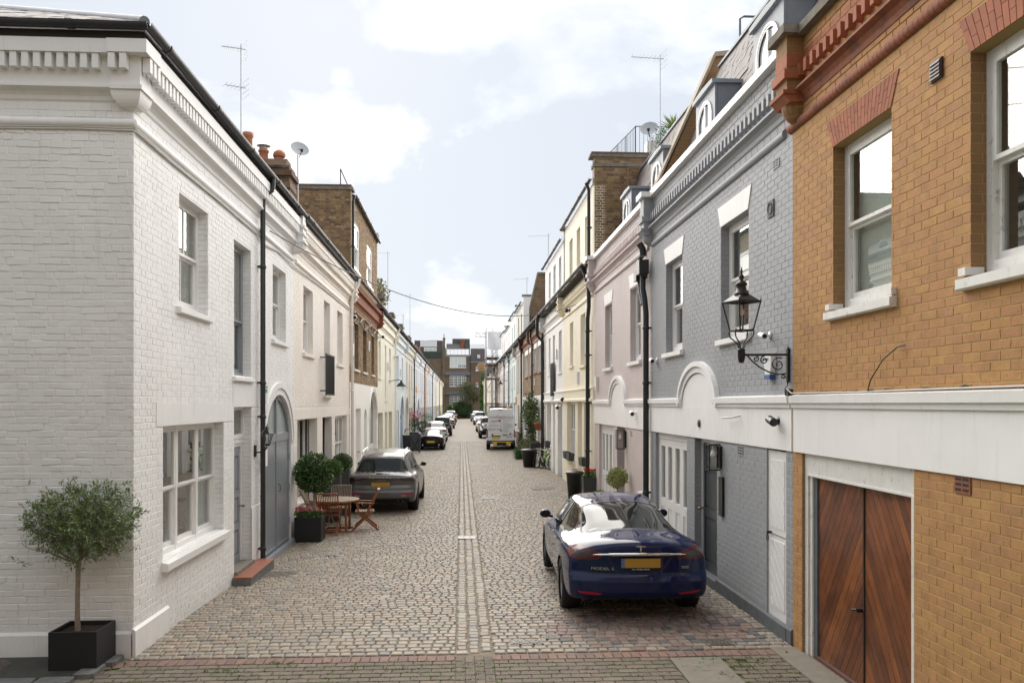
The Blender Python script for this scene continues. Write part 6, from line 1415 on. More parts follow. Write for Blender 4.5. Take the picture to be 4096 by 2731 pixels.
for sx in (-1, 1):
    b = MB(); b.tube([(sx*.60, .85+.1*i, 1.615+.06*math.sin(math.pi*i/18)+.05) for i in range(19)], .018, 8); b.tube([(sx*.60, .85, 1.66), (sx*.6, .80, 1.60)], .018, 8); b.build('roof_rail', M['chrome'], t)
    b = MB()
    for q in (.50, .62): b.lathe((sx*q, -.01+rear_at(S_, q, .38), .40), [(.045, .08), (.05, 0), (.042, -.004), (.038, .02), (.0, .03)], 14, 'y')
    b.build('exhaust', M['trim'], t)
b = MB(); b.box(-.14, .24, .17, .20, 1.17, 1.19); b.box(-.14, .05, .15, .2, 1.16, 1.20); b.v = [(x, y+.0, z) for x, y, z in b.v]; b.build('wiper', M['trim'], t)
b = MB(); b.prism([(rear_at(S_, 0, .5)-.02, .50), (rear_at(S_, 0, .5)-.025, .53), (rear_at(S_, 0, .5)+.02, .54), (rear_at(S_, 0, .5)+.02, .5)], -.7, .7, lambda s, n, z: (s, n+.16*(abs(s))**2.6, z)); b.build('bumper_strip', M['steel'], t)

def make_car(base, name_label, pos, rz, paint, sc=1., kind='suv', tail=None, pl=True, over=None, extra=None, scx=None, plm=None):
    P = dict(base); P.update(over or {}); P['mats'] = car_mats(paint, tail); P['off'] = CO; P['ny'], P['nv'], P['nc'] = P.get('res', (70, 40, 16))
    t = thing('parked_car', name_label, 'car', (pos[0], pos[1], zg(*pos)), rz=R(rz), group='cars parked along the mews'); t.scale = (scx or sc, sc, sc)
    car(P, t)
    if pl: plate(t, P, -.26, .26, P.get('pz', .78), P.get('pz', .78)+.11, plm or M['plate_y'])
    return t, P
# low black coupe
A_ = dict(L=4.38, wr=.345, wheels=(.92, 3.52), tw=.27, r=.12, crown=.06, sm=12, zmid=.55, gap=.03, spokes=7, res=(110, 56, 26),
    zt=[(0, .90), (.1, .955), (.3, .96), (.6, .97), (1.2, 1.13), (1.9, 1.24), (2.3, 1.26), (2.7, 1.20), (3.2, .95), (3.9, .82), (4.38, .62)],
    wt=[(0, .62), (.5, .60), (1.5, .54), (2.4, .55), (3.2, .62), (4.38, .5)], wb=[(0, .80), (.8, .74), (1.5, .76), (2.5, .80), (3.5, .78), (4.38, .6)],
    w=[(0, .88), (.5, .93), (.9, .935), (1.8, .90), (3.4, .92), (4.38, .75)], zb=[(0, .86), (.6, .90), (1.5, .90), (2.6, .88), (3.4, .82), (4.38, .55)],
    zs=[(0, .26), (.5, .22), (1, .16), (3.8, .16), (4.38, .2)], rear=[(.2, .10), (.35, .03), (.5, .0), (.6, .03), (.8, .06), (.9, .02), (.97, .0), (1.2, .03)], rplan=.22, front=[(.2, .1), (.5, 0), (.8, .1)], mir=(2.75, .93, .86), pz=.50)
def parts_coupe(C, rc, W0):
    x, y, z = np.abs(C[:, 0]), C[:, 1], C[:, 2]; out = np.full(len(C), 'body', dtype=object)
    rw = inpoly(x, y, [(-.1, .78), (.45, .80), (.58, .95), (.52, 1.6), (.45, 1.72), (-.1, 1.72)]) & (z > .9); out[rw] = 'rear_window'
    gl = (x > .52) & ~rw & inpoly(y, z, [(1.2, .97), (1.6, 1.10), (2.2, 1.17), (2.6, 1.12), (3.0, .92), (2.0, .91)]); out[gl] = 'side_window'
    out[inpoly(x, z, [(.45, .80), (.5, .88), (.8, .885), (.95, .86), (.95, .80), (.7, .77)]) & (y < .5)] = 'tail_light'
    out[(z < .30) & (y < .5) & (x < .7)] = 'diffuser'; out[inpoly(x, z, [(-.1, .36), (.30, .36), (.36, .50), (-.1, .50)]) & (y < .4)] = 'diffuser'
    out[inpoly(x, z, [(.62, .66), (.76, .66), (.76, .68), (.62, .68)]) & (y < .4)] = 'rear_reflector'
    out[(y > 2.62) & (y < 3.05) & (x < .55) & (z > .9) & ~gl] = 'windscreen'
    return out
A_['parts'] = parts_coupe
black_p = carpaint('black_car_paint', (.012, .009, .011), rough=.15, metal=.2)
t, P = make_car(A_, 'low black coupe with yellow plate parked beside the dark wheelie bins', (-1.92, 52.3), -.5, black_p, sc=.98, scx=.9, tail=M['lamp_dark'])
for sx in (-1, 1): b = MB(); b.lathe((sx*.56, .02, .36), [(.05, .1), (.055, -.02), (.045, -.022), (.04, .03), (0, .04)], 12, 'y'); b.build('exhaust', M['chrome'], t)
b = MB(); b.box(-.06, .06, -.005, .02, .885, .90); b.build('emblem', M['chrome'], t)
# saloon / small estate shapes
SD = dict(L=4.6, wr=.33, wheels=(.95, 3.7), tw=.22, r=.08, crown=.05, sm=10, zmid=.6, gap=.03, res=(70, 40, 18),
    zt=[(0, .98), (.1, 1.04), (.35, 1.08), (.5, 1.16), (1.0, 1.42), (1.5, 1.52), (2.3, 1.54), (2.8, 1.48), (3.4, 1.12), (4.1, 1.0), (4.6, .75)],
    wt=[(0, .6), (.8, .56), (2.4, .6), (3.4, .64), (4.6, .5)], wb=[(0, .8), (1, .78), (2.5, .82), (3.6, .8), (4.6, .6)], w=[(0, .86), (.8, .9), (2.3, .9), (3.8, .9), (4.6, .78)],
    zb=[(0, .95), (.5, 1.0), (2.5, .98), (3.6, .92), (4.6, .65)], zs=[(0, .28), (.8, .22), (4, .2), (4.6, .25)], rear=[(.2, .1), (.45, 0), (.6, .02), (.9, .06), (1.0, .04), (1.6, .05)], rplan=.18, front=[(.2, .1), (.5, 0), (.9, .12)], mir=(3.05, 1.02, .84), pz=.62)
SD['parts'] = parts_suv(wtop=1.42, wbot=1.10, wx=.68, lamps=[(.55, .80), (.55, .92), (.9, .96), (.95, .86), (.9, .80)], side=(1.02, 1.42), sy=(.9, 3.2), dif=.33, spoil=False, refl=None, glassy=1.3)
SU = dict(S_); SU.update(res=(70, 40, 18), pz=.80, zt=[(0, 1.10), (.1, 1.18), (.25, 1.24), (.35, 1.6), (.45, 1.72), (.8, 1.78), (2.6, 1.80), (3.1, 1.70), (3.6, 1.25), (4.4, 1.12), (4.92, .8)], wt=[(0, .68), (.5, .70), (2.5, .72), (3.2, .7), (4.92, .6)])
SU['parts'] = parts_suv(wtop=1.66, wbot=1.20, wx=.76, lamps=[(.72, .85), (.74, 1.12), (1.0, 1.12), (1.0, .85)], side=(1.2, 1.62), sy=(.55, 3.7), dif=.5, spoil=True, refl=None, glassy=.6)
silver = carpaint('silver_car_paint', (.55, .56, .57), rough=.25, metal=.6); white_p = carpaint('white_car_paint', (.75, .75, .73), rough=.3, metal=0); dgreen = carpaint('charcoal_green_paint', (.025, .027, .027), rough=.2, metal=.4); navy = carpaint('navy_car_paint', (.03, .04, .10), rough=.2, metal=.3); cream_p = carpaint('cream_car_paint', (.55, .50, .40), rough=.3, metal=0)
make_car(SD, 'silver estate car with red lamps parked behind the black coupe', (-2.02, 63.6), -.3, silver, sc=1.02, pl=False)
make_car(SU, 'tall charcoal off-road car in front of the silver estate', (-1.75, 75), 0, dgreen, sc=1.0, scx=.9)
make_car(SD, 'beige grey estate car half hidden beyond the charcoal off-road car', (-1.75, 98), 0, carpaint('beige_car', (.3, .28, .25)), sc=1.08, pl=False)
make_car(SD, 'car with navy roof and white sides farther along the left kerb', (-1.75, 114), 0, navy, sc=1.08, pl=False)
make_car(SU, 'pale silver off-road car farthest along the left side', (-1.75, 131), 0, silver, sc=1.02, pl=False)
# right side, beyond the van: parked nose to us
make_car(SD, 'cream and white small car facing us beside the van', (2.35, 88.5), 180, cream_p, sc=.98, pl=False)
make_car(SU, 'black car squeezed between the white van and the cream car', (2.35, 73.4), 180, black_p, sc=1.0, pl=False, scx=.92)
make_car(SU, 'pale blue grey car facing us behind the cream car', (2.6, 117), 180, carpaint('grey_blue_car', (.25, .29, .34)), sc=1.0, pl=False)
make_car(SD, 'silver estate car farthest along the right side with red lamps', (2.5, 136), 0, carpaint('dull_silver', (.35, .35, .36)), sc=1.12, pl=False)

# ================================================================== the white van
vw = mat('van_white_paint', (.78, .78, .78), rough=.3, coat=.6)
V_ = dict(L=5.9, wr=.35, wheels=(1.15, 4.8), tw=.24, r=.06, crown=.04, sm=5, zmid=1.0, gap=.05, res=(60, 70, 40), spokes=5,
    zt=[(0, 2.60), (.2, 2.64), (4.0, 2.66), (4.6, 2.5), (5.2, 1.5), (5.9, .9)], wt=[(0, .76), (4.2, .78), (5.9, .6)], wb=[(0, .93), (4.2, .95), (5.9, .8)], w=[(0, .975), (.3, .99), (5.0, .99), (5.9, .85)],
    zb=[(0, 1.25), (4.6, 1.25), (5.9, .8)], zs=[(0, .42), (.5, .36), (5.9, .35)], rear=[(.3, .02), (.62, .0), (.66, .03), (1.3, .04), (2.2, .10), (2.6, .16), (2.8, .2)], rplan=.05, front=[(.2, .1), (1, 0), (2, .1)], mir=(4.7, 1.5, .98))
def parts_van(C, rc, W0):
    x, y, z = np.abs(C[:, 0]), C[:, 1], C[:, 2]; out = np.full(len(C), 'body', dtype=object)
    out[(x > .86) & (y < .35) & (z > .78) & (z < 1.30)] = 'tail_light'; out[(x > .86) & (y < .35) & (z > .95) & (z < 1.04)] = 'lamp_lens'
    out[(z < .62) & (y < .4)] = 'bumper'; out[(z < .55)] = 'bumper'
    out[(x < .008) & (z > .62) & (y < .4) & (z < 2.5)] = 'door_gap'; out[(np.abs(z-.655) < .010) & (y < .4)] = 'door_gap'
    out[(np.abs(z-2.18) < .006) & (y < .4) & (x < .8)] = 'door_gap'; out[(np.abs(z-1.95) < .006) & (y < .4) & (x < .8)] = 'door_gap'
    return out
V_.update(parts=parts_van, mats=dict(body=vw, tail_light=M['lamp_red'], lamp_lens=M['lamp_clear'], bumper=mat('grey_bumper', (.06, .065, .07), rough=.6), door_gap=M['plinth']), off=dict(door_gap=-.004), ny=60, nv=90, nc=54)
t = thing('parked_van', 'white panel van with lettered rear doors parked on the right', 'van', (2.42, 51.2, zg(2.5, 50)), rz=R(-2.5), group='cars parked along the mews'); t.scale = (.93, .95, .975)
car(V_, t)
def rv(x, z): return float(rear_at(V_, x, z))
plate(t, V_, -.56, -.08, .73, .85, M['plate_y'], dy=.03)
tg, tr_ = mat('grey_lettering', (.10, .12, .14), rough=.5), mat('red_lettering', (.55, .02, .04), rough=.5)
def vt_(s, x, z, size, m, **k): return text(t, s, x, rv(0, z)-.012, z, size, m, ext=.001, rx=90-3, **k)
vt_('www.stratosbuilders.co.uk', 0, 2.03, .155, tg, cond=1.02); vt_('stratos', -.44, 1.80, .15, tr_, cond=1.1)
vt_('BUILDING SERVICES LTD', -.46, 1.755, .04, tg); vt_('BESPOKE BUILDERS &', -.44, 1.57, .065, mat('pale_lettering', (.35, .37, .4))); vt_('INTERIOR DECORATORS', -.44, 1.49, .065, M['lead'])
vt_('020 8274 1078', -.44, 1.27, .13, tg, cond=1.02)
for i, s in enumerate(('General Building Work', 'Extensions', 'Loft Conversions', 'Kitchen Design & Build', 'Bathroom Design & Build', 'Period House Renovations', 'Dedicated Decorating Team', 'Factory Safety with', 'decorating team', 'FCO sustainable', 'building team')): vt_(s, .12, 1.86-.072*i, .058, M['lead'], ax='LEFT')
vt_('THE GOOD', .52, .93, .13, tg, cond=1.15); vt_('GUYS!', .55, .79, .13, tg, cond=1.1); vt_('Stratos Building Services Ltd', -.5, .80, .045, M['lead'])
b = MB(); hp_ = [(.16*.55*math.sin(a)**3, .055*(1.3*math.cos(a)-.5*math.cos(2*a)-.2*math.cos(3*a)-.1*math.cos(4*a))) for a in [2*math.pi*i/24 for i in range(24)]]
b.poly([(-.10+x, 1.85+z) for x, z in hp_], 0, .004, lambda s, n, z: (s, rv(0, 1.85)-.012-n, z)); b.build('heart_logo', tr_, t)
for x, z in ((0, 1.24), (-.56, .98), (.63, 1.05)): b = MB(); b.lathe((x, rv(x, z)-.012, z), [(0, 0), (.05, 0), (.055, .03)], 12, 'y'); b.build('door_handle', M['trim'], t)
b = MB(); b.box(.12, .40, rv(.2, .9)-.03, rv(.2, .9), .93, .97); b.build('door_handle', M['trim'], t)
b = MB(); b.box(-.62, .0, rv(0, .87)-.035, rv(0, .87), .875, .92); b.build('number_plate_lamp', M['trim'], t)
yl = mat('yellow_tow_step', (.75, .45, .03), rough=.5)
b = MB(); b.box(-.62, .72, -.16, -.06, .50, .545); b.build('rear_step', yl, t)
for x0 in (-.52, .36): MB().box(x0, x0+.26, -.17, -.15, .33, .49).build('chevron_board', yl, t)
MB().box(-.5, .5, -.1, .2, .30, .44).build('tow_bar', M['trim'], t)
MB().box(-.18, .12, .02, .1, 2.53, 2.56).build('brake_light', M['lamp_red'], t)
b = MB(); b.lathe((.5, .5, 2.62), [(.09, 0), (.09, .10), (.06, .15), (0, .16)], 14); b.build('beacon', M['orange'], t); MB().box(.15, .35, .45, .6, 2.62, 2.72).build('roof_lamp', M['trim'], t)
for y in (.6, 2.0, 3.4): MB().box(-.8, .8, y, y+.05, 2.68, 2.73).build('roof_bar', M['trim'], t)

# ================================================================== plants and pots
def green(name, a, b_, c): return mat(name, rnd=[a, b_, c, b_], rough=.45, spec=.35, var=.15, vs=5)
def leaves_np(name, cen, rad, n, size, m, seed=1, shell=.55, upright=.0, ratio=.32, lump=.0, parent=None, drop=0., fine=False, hollow=False, base=None):
    r = np.random.RandomState(seed); d = r.normal(size=(n, 3)); d /= np.linalg.norm(d, axis=1, keepdims=True)
    q = shell+(1-shell)*r.rand(n, 1)**.6
    if lump:
        k = 26; lc = r.normal(size=(k, 3)); lc /= np.linalg.norm(lc, axis=1, keepdims=True); la = r.uniform(-1, 1, k)
        q = q*(1+lump*((d@lc.T) > .82)@la.reshape(-1, 1)*.5)
    P = d*q*np.array(rad)+np.array(cen)
    if base is not None: P = np.concatenate([P, base]); d = np.concatenate([d, r.normal(size=(len(base), 3))]); n = len(P); d /= np.linalg.norm(d, axis=1, keepdims=True)
    L_ = d*.9+r.normal(size=(n, 3))*.8+np.array((0, 0, upright-drop)); L_ /= np.linalg.norm(L_, axis=1, keepdims=True)
    U = np.cross(L_, r.normal(size=(n, 3))); U /= np.linalg.norm(U, axis=1, keepdims=True); Nn = np.cross(L_, U)
    s = size*r.uniform(.6, 1.25, (n, 1)); w_ = s*ratio
    a = P; b_ = P+L_*s*.45+U*w_*.5+Nn*s*.05; c = P+L_*s+Nn*s*-.05; e = P+L_*s*.45-U*w_*.5+Nn*s*.05
    V = np.stack([a, b_, c, e], 1).reshape(-1, 3); F = np.arange(4*n).reshape(-1, 4)
    o = link(name, mesh_np(name, V-np.array(ORG.get(parent, (0, 0, 0))), F, m), parent); tag(o, kind='stuff'); return o
bark = mat('grey_bark', (.26, .21, .155), rough=.9, var=.25, vs=20, bump=.003, bs=60); dbark = mat('dark_bark', (.07, .05, .035), rough=.9, var=.2, vs=20)
def planter_box(label, x0, x1, y0, y1, z0, z1, m, wall=.025, taper=0., cat='planter', group='planters', soil=True, rz=0, name='planter'):
    cx, cy = (x0+x1)/2, (y0+y1)/2; t = thing(name, label, cat, (cx, cy, z0), rz=R(rz), group=group); a, c, h_ = (x1-x0)/2, (y1-y0)/2, z1-z0
    b = MB(); k = 1-taper
    o = [(-a*k, -c*k, 0), (a*k, -c*k, 0), (a*k, c*k, 0), (-a*k, c*k, 0), (-a, -c, h_), (a, -c, h_), (a, c, h_), (-a, c, h_), (-a+wall, -c+wall, h_), (a-wall, -c+wall, h_), (a-wall, c-wall, h_), (-a+wall, c-wall, h_), (-a+wall, -c+wall, h_-.08), (a-wall, -c+wall, h_-.08), (a-wall, c-wall, h_-.08), (-a+wall, c-wall, h_-.08)]
    b.add(o, [(0, 1, 5, 4), (1, 2, 6, 5), (2, 3, 7, 6), (3, 0, 4, 7), (4, 5, 9, 8), (5, 6, 10, 9), (6, 7, 11, 10), (7, 4, 8, 11), (8, 9, 13, 12), (9, 10, 14, 13), (10, 11, 15, 14), (11, 8, 12, 15), (3, 2, 1, 0)])
    b.build('box', m, t)
    if soil: MB().box(-a+wall, a-wall, -c+wall, c-wall, h_-.10, h_-.045).build('soil', M['soil'], t)
    return t
# olive tree
planter_box('square black planter box under the olive tree at the white corner', -4.25, -3.765, 8.86, 9.34, .0, .425, M['pot_black'], rz=0)
ot = thing('olive_tree', 'small olive tree with round silvery crown in a black planter', 'tree', (-4.06, 9.1, .37), world=True)
b = MB(); b.tube([(-4.06, 9.1, .36), (-4.065, 9.1, .6), (-4.055, 9.09, .85), (-4.05, 9.09, 1.12)], [.030, .024, .023, .027], 10)
rr = random.Random(12); tips = []
def limb(p, d, ln, r_, dep):
    q = p+d*ln; m_ = p+d*ln*.5+Vector((rr.gauss(0, .02), rr.gauss(0, .02), rr.gauss(0, .015))); b.tube([p, m_, q], [r_, r_*.8, r_*.6], 5)
    tips.append(q)
    if dep > 0:
        for _ in range(3):
            nd_ = (d+Vector((rr.gauss(0, .55), rr.gauss(0, .4), rr.gauss(.12, .4)))).normalized(); limb(q, nd_, ln*rr.uniform(.6, .85), r_*.6, dep-1)
    return q
for k in range(7):
    a = k*.9+rr.uniform(-.2, .2); limb(Vector((-4.05, 9.09, 1.1)), Vector((math.cos(a)*.9, math.sin(a)*.5, rr.uniform(.35, .9))).normalized(), .24, .013, 3)
b.build('trunk', bark, ot)
def olive_leaves():
    r = np.random.RandomState(4); P, D = [], []
    C = np.array((-4.0, 9.04, 1.53)); Rd = np.array((.58, .38, .43)); n = 880
    d = r.normal(size=(n, 3)); d /= np.linalg.norm(d, axis=1, keepdims=True); q = r.uniform(.12, 1.0, (n, 1))**.5
    T = C+d*q*Rd*(1+.10*np.sin(d[:, 0:1]*7+d[:, 2:3]*5)); T[:, 1] = np.minimum(T[:, 1], 9.33)
    keep = ~((T[:, 2] < 1.25) & (np.abs(T[:, 0]+4.0) > .38)) ; T = T[keep]; d = d[keep]
    extra = np.array([(-4.62, 9.0, 1.14), (-4.55, 9.0, 1.1), (-3.5, 9.0, 1.25), (-3.42, 9.02, 1.27), (-4.5, 9.0, 1.95), (-4.05, 9, 2.0), (-3.55, 9.05, 1.93), (-3.5, 9.0, 1.86)])
    T = np.concatenate([T, extra]); d = np.concatenate([d, r.normal(size=(len(extra), 3))])
    for t_, dd in zip(T, d):
        g = dd*np.array((1, 1, .5))+r.normal(size=3)*.5+np.array((0, 0, .25)); g /= np.linalg.norm(g); ln = r.uniform(.08, .18); k = r.randint(9, 16)
        for i in range(k):
            u = i/k; p = t_+g*ln*(u-.5); a = r.normal(size=3); a -= a@g*g; a /= np.linalg.norm(a); P.append(p); v = a*.8+g*.75; D.append(v/np.linalg.norm(v))
    P, D = np.array(P), np.array(D); n = len(P); U = np.cross(D, r.normal(size=(n, 3))); U /= np.linalg.norm(U, axis=1, keepdims=True); s = r.uniform(.035, .062, (n, 1)); w_ = s*.13
    V = np.stack([P, P+D*s*.5+U*w_, P+D*s, P+D*s*.5-U*w_], 1).reshape(-1, 3); return V, np.arange(4*n).reshape(-1, 4)
Vv, Ff = olive_leaves(); OLm = mat('olive_leaf', rnd=[(.11, .16, .06), (.16, .22, .09), (.27, .32, .20), (.07, .11, .04), (.23, .31, .09), (.13, .18, .08)], rough=.5, spec=.4)
tag(link('leaves', mesh_np('leaves', Vv-np.array(ORG[ot]), Ff, OLm), ot), kind='stuff')
# bay tree at the garage
planter_box('square black planter with a bay tree and pink geraniums by the grey arched doors', -3.53, -2.97, 17.86, 18.4, -.14, .375, M['pot_black'])
bt_ = thing('bay_tree', 'clipped bay tree with glossy round head on a bare stem beside the garden table', 'tree', (-3.16, 18.13, .33), world=True)
b = MB(); b.tube([(-3.16, 18.13, .3), (-3.15, 18.13, .95)], .026, 8); b.build('trunk', bark, bt_)
bay = green('bay_leaf', (.035, .075, .02), (.06, .12, .03), (.09, .16, .045))
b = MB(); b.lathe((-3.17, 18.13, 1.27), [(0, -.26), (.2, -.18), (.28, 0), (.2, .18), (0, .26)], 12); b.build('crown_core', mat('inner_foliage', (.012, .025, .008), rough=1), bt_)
leaves_np('crown', (-3.17, 18.13, 1.27), (.385, .385, .38), 3600, .075, bay, seed=3, shell=.68, ratio=.42, lump=.12, parent=bt_)
def flowers(label, cen, rad, n, cols, gm, seed=0, name='geranium', cat='flowers', group='potted flowers', size=.05, heads=8):
    t = thing(name, label, cat, (cen[0], cen[1], cen[2]-rad[2]*.5), group=group, world=True); leaves_np('foliage', cen, rad, n, size, gm, seed=seed, shell=.2, ratio=.9, parent=t)
    r = random.Random(seed); V, F = [], []; b = MB()
    for _ in range(heads):
        a = r.uniform(0, 6.28); q = r.uniform(.2, .95); c = (cen[0]+math.cos(a)*rad[0]*q, cen[1]+math.sin(a)*rad[1]*q, cen[2]+rad[2]*r.uniform(.9, 1.6))
        for _ in range(22):
            p = Vector(c)+Vector((r.gauss(0, .028), r.gauss(0, .028), r.gauss(0, .018))); d = Vector((r.gauss(0, 1), r.gauss(0, 1), r.gauss(0, 1))).normalized()*.024; e = d.cross(Vector((.3, .5, .8))).normalized()*.022
            b.add([p-d, p-e, p+d, p+e], [(0, 1, 2, 3)])
    o = b.build('blossom', cols, t)
    if o: tag(o, kind='stuff')
    return t
pinkm = mat('pink_petal', (.75, .35, .36), rough=.6); redm = mat('red_petal', (.6, .012, .015), rough=.5); lilac = mat('lilac_petal', (.5, .25, .5), rough=.6); ger = green('geranium_leaf', (.05, .11, .02), (.09, .18, .04), (.13, .24, .06))
flowers('pale pink geraniums with tall heads at the left of the bay planter', (-3.38, 18.0, .43), (.16, .13, .08), 260, pinkm, ger, seed=1, heads=13)
flowers('few pink geraniums at the right of the bay planter', (-3.08, 18.0, .42), (.14, .13, .09), 300, pinkm, ger, seed=2, heads=4)
boxm = green('box_leaf', (.045, .10, .015), (.08, .17, .025), (.12, .24, .04)); boxd = green('dark_box_leaf', (.03, .065, .014), (.05, .10, .02), (.075, .14, .03))
for i, (x, y, z, r_, mm, lb, pl_) in enumerate(((-3.2, 21.0, 1.17, .25, boxm, 'bright green clipped box ball behind the bay tree', 'tall dark planter under the bright green box ball'), (-3.15, 22.3, 1.22, .27, boxd, 'dark green clipped box ball nearest the graphite car', 'tall dark planter under the dark green box ball'))):
    planter_box(pl_, x-.2, x+.2, y-.2, y+.2, -.15, z-r_*.75, M['pot_grey'], taper=.12)
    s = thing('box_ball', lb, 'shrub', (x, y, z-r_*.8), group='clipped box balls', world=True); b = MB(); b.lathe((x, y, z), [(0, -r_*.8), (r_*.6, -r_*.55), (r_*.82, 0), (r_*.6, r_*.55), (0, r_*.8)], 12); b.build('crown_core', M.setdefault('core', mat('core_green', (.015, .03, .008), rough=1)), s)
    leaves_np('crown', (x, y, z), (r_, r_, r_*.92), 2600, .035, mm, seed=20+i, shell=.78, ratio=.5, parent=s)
# garden table
teak = mat('weathered_teak', (.30, .175, .095), rough=.6, grain=((6, 6, 30), .25), var=.2, vs=6); teak2 = mat('oiled_teak', (.27, .095, .035), rough=.45, grain=((8, 8, 30), .25), var=.15, vs=6)
teakg = mat('silvered_teak', (.27, .20, .14), rough=.7, grain=((6, 40, 6), .25), var=.2, vs=8)
TX, TY, TZ = -2.93, 19.45, zg(-2.9, 19.4)
t = thing('garden_table', 'round slatted teak table in front of the blush house', 'table', (TX, TY, TZ))
k = 14; rad = .56
for i in range(k):
    y0 = -rad+2*rad*i/k+.004; y1 = -rad+2*rad*(i+1)/k-.004; a, c = math.sqrt(max(0, rad*rad-y0*y0)), math.sqrt(max(0, rad*rad-y1*y1))
    MB().add([(-a, y0, .72), (a, y0, .72), (c, y1, .72), (-c, y1, .72), (-a, y0, .745), (a, y0, .745), (c, y1, .745), (-c, y1, .745)], [(0, 1, 5, 4), (1, 2, 6, 5), (2, 3, 7, 6), (3, 0, 4, 7), (4, 5, 6, 7), (3, 2, 1, 0)]).build('slat', teakg, t)
b = MB(); b.lathe((0, 0, .70), [(rad-.05, .0), (rad+.005, 0), (rad+.01, .044), (rad-.035, .046)], 32); b.build('rim', teak, t)
b = MB()
for sx in (-1, 1): b.box(sx*.28-.03, sx*.28+.03, -.42, .42, .65, .70)
b.box(-.4, .4, -.03, .03, .66, .70); b.box(-.35, .35, -.33, -.28, .62, .70); b.build('apron', teak2, t)
for x, y in ((-.3, -.3), (.3, -.3), (-.3, .3), (.3, .3)): MB().tube([(x, y, .66), (x*1.05, y*1.05, .04)], .028, 8).build('leg', teak2, t)
for y in (-.32, .32): MB().box(-.45, .45, y-.03, y+.03, 0, .055).build('foot_rail', teak2, t)
def chair(label, x, y, rz, m, m2=None):
    """folding slatted armchair; the sitter faces +y"""
    t = thing('garden_chair', label, 'chair', (x, y, zg(x, y)), rz=R(rz), group='folding chairs round the garden table'); m2 = m2 or m
    def bar(name, a, b_, w_, th, mm=m):
        a, b_ = Vector(a), Vector(b_); d = (b_-a).normalized(); u = Vector((1, 0, 0)) if abs(d.x) < .9 else Vector((0, 1, 0)); n = d.cross(u).normalized(); u = n.cross(d).normalized(); q = MB()
        vs = [p+u*w_*sx+n*th*sz for p in (a, b_) for sx, sz in ((-1, -1), (1, -1), (1, 1), (-1, 1))]; q.add(vs, [(0, 1, 5, 4), (1, 2, 6, 5), (2, 3, 7, 6), (3, 0, 4, 7), (0, 3, 2, 1), (4, 5, 6, 7)]); return q.build(name, mm, t)
    for sx in (-1, 1):
        bar('back_post', (sx*.235, .02, .30), (sx*.235, -.30, .95), .012, .022)
        bar('leg', (sx*.235, .30, .02), (sx*.235, -.16, .46), .012, .022); bar('leg', (sx*.205, -.30, .02), (sx*.205, .20, .44), .012, .022)
        bar('armrest', (sx*.26, -.20, .64), (sx*.26, .26, .66), .03, .012); bar('arm_support', (sx*.255, .16, .44), (sx*.255, .20, .65), .012, .018)
    bar('top_rail', (-.235, -.298, .94), (.235, -.298, .94), .03, .012); bar('back_rail', (-.225, -.10, .54), (.225, -.10, .54), .02, .012)
    for i in range(11): s = -.19+.038*i; bar('back_slat', (s, -.11, .55), (s, -.285, .92), .0085, .006, m2)
    for i in range(8): y_ = -.17+.055*i; bar('seat_slat', (-.21, y_, .445), (.21, y_, .445), .022, .008, m2)
    bar('stretcher', (-.205, -.27, .06), (.205, -.27, .06), .015, .01); bar('stretcher', (-.235, .27, .06), (.235, .27, .06), .015, .01)
    return t
chair('reddish teak folding chair with its back to us, nearest side of the round table', -2.98, 18.98, 0, teak2); chair('greyer teak chair on the far side of the round table, facing us', -2.93, 20.35, 180, teakg)
chair('teak folding armchair seen from the side, right of the round table', -2.22, 19.55, 95, teak2, teak); chair('teak chair against the wall, left of the round table', -3.42, 19.7, -90, teakg)

# right side: bin, planters, standard shrub
def dustbin(label, x, y, r0, r1, h_, handles=True):
    z = zg(x, y); t = thing('dustbin', label, 'bin', (x, y, z), group='black dustbins'); b = MB(); b.lathe((0, 0, 0), [(0, .0), (r0, 0), (r1*.98, h_*.9), (r1*1.04, h_*.91), (r1*1.04, h_*.95), (r1, h_*.96)], 24); b.build('body', M['blackpl'], t)
    b = MB(); b.lathe((0, 0, 0), [(r1*1.08, h_*.93), (r1*1.08, h_*.97), (r1*.9, h_*1.01), (.05, h_*1.05), (0, h_*1.05)], 24); b.build('lid', M['blackpl'], t)
    if handles: b = MB(); b.tube([(-.07, 0, h_*1.04), (-.07, 0, h_*1.09), (.07, 0, h_*1.09), (.07, 0, h_*1.04)], .012, 6); b.build('handle', M['blackpl'], t)
    return t
dustbin('round black dustbin with lid beside the tall grey planter', 3.40, 24.9, .20, .26, .80)
planter_box('tall tapered grey planter with red geraniums next to the dustbin', 3.42, 3.86, 23.3, 23.75, -.06, .70, M['pot_grey'], taper=.28)
flowers('bright red geraniums in the tall grey planter', (3.64, 23.5, .76), (.2, .18, .10), 330, redm, ger, seed=5, heads=9)
planter_box('low black trough with a leafy herb by the mauve house garage', 3.30, 3.70, 20.75, 21.2, .18, .42, M['pot_black']);
flowers('green leafy herb in the low black trough', (3.5, 20.9, .50), (.15, .12, .10), 260, ger, ger, seed=6, heads=0, name='herb_plant', cat='plant')
t = planter_box('square black pot under the variegated standard shrub', 3.28, 3.72, 18.35, 18.8, -.06, .42, M['pot_black'])
sh = thing('standard_shrub', 'variegated yellow green lollipop shrub in front of the mauve brick wall', 'shrub', (3.5, 18.6, .35), world=True)
b = MB()
for dx in (-.03, .03, 0): b.tube([(3.5+dx, 18.6, .3), (3.5-dx*.6, 18.6+dx, .6), (3.5+dx*.4, 18.6, .95)], .011, 6)
b.build('trunk', bark, sh); vg = mat('variegated_leaf', rnd=[(.42, .42, .12), (.16, .25, .05), (.55, .52, .22), (.12, .2, .04), (.4, .42, .14)], rough=.5)
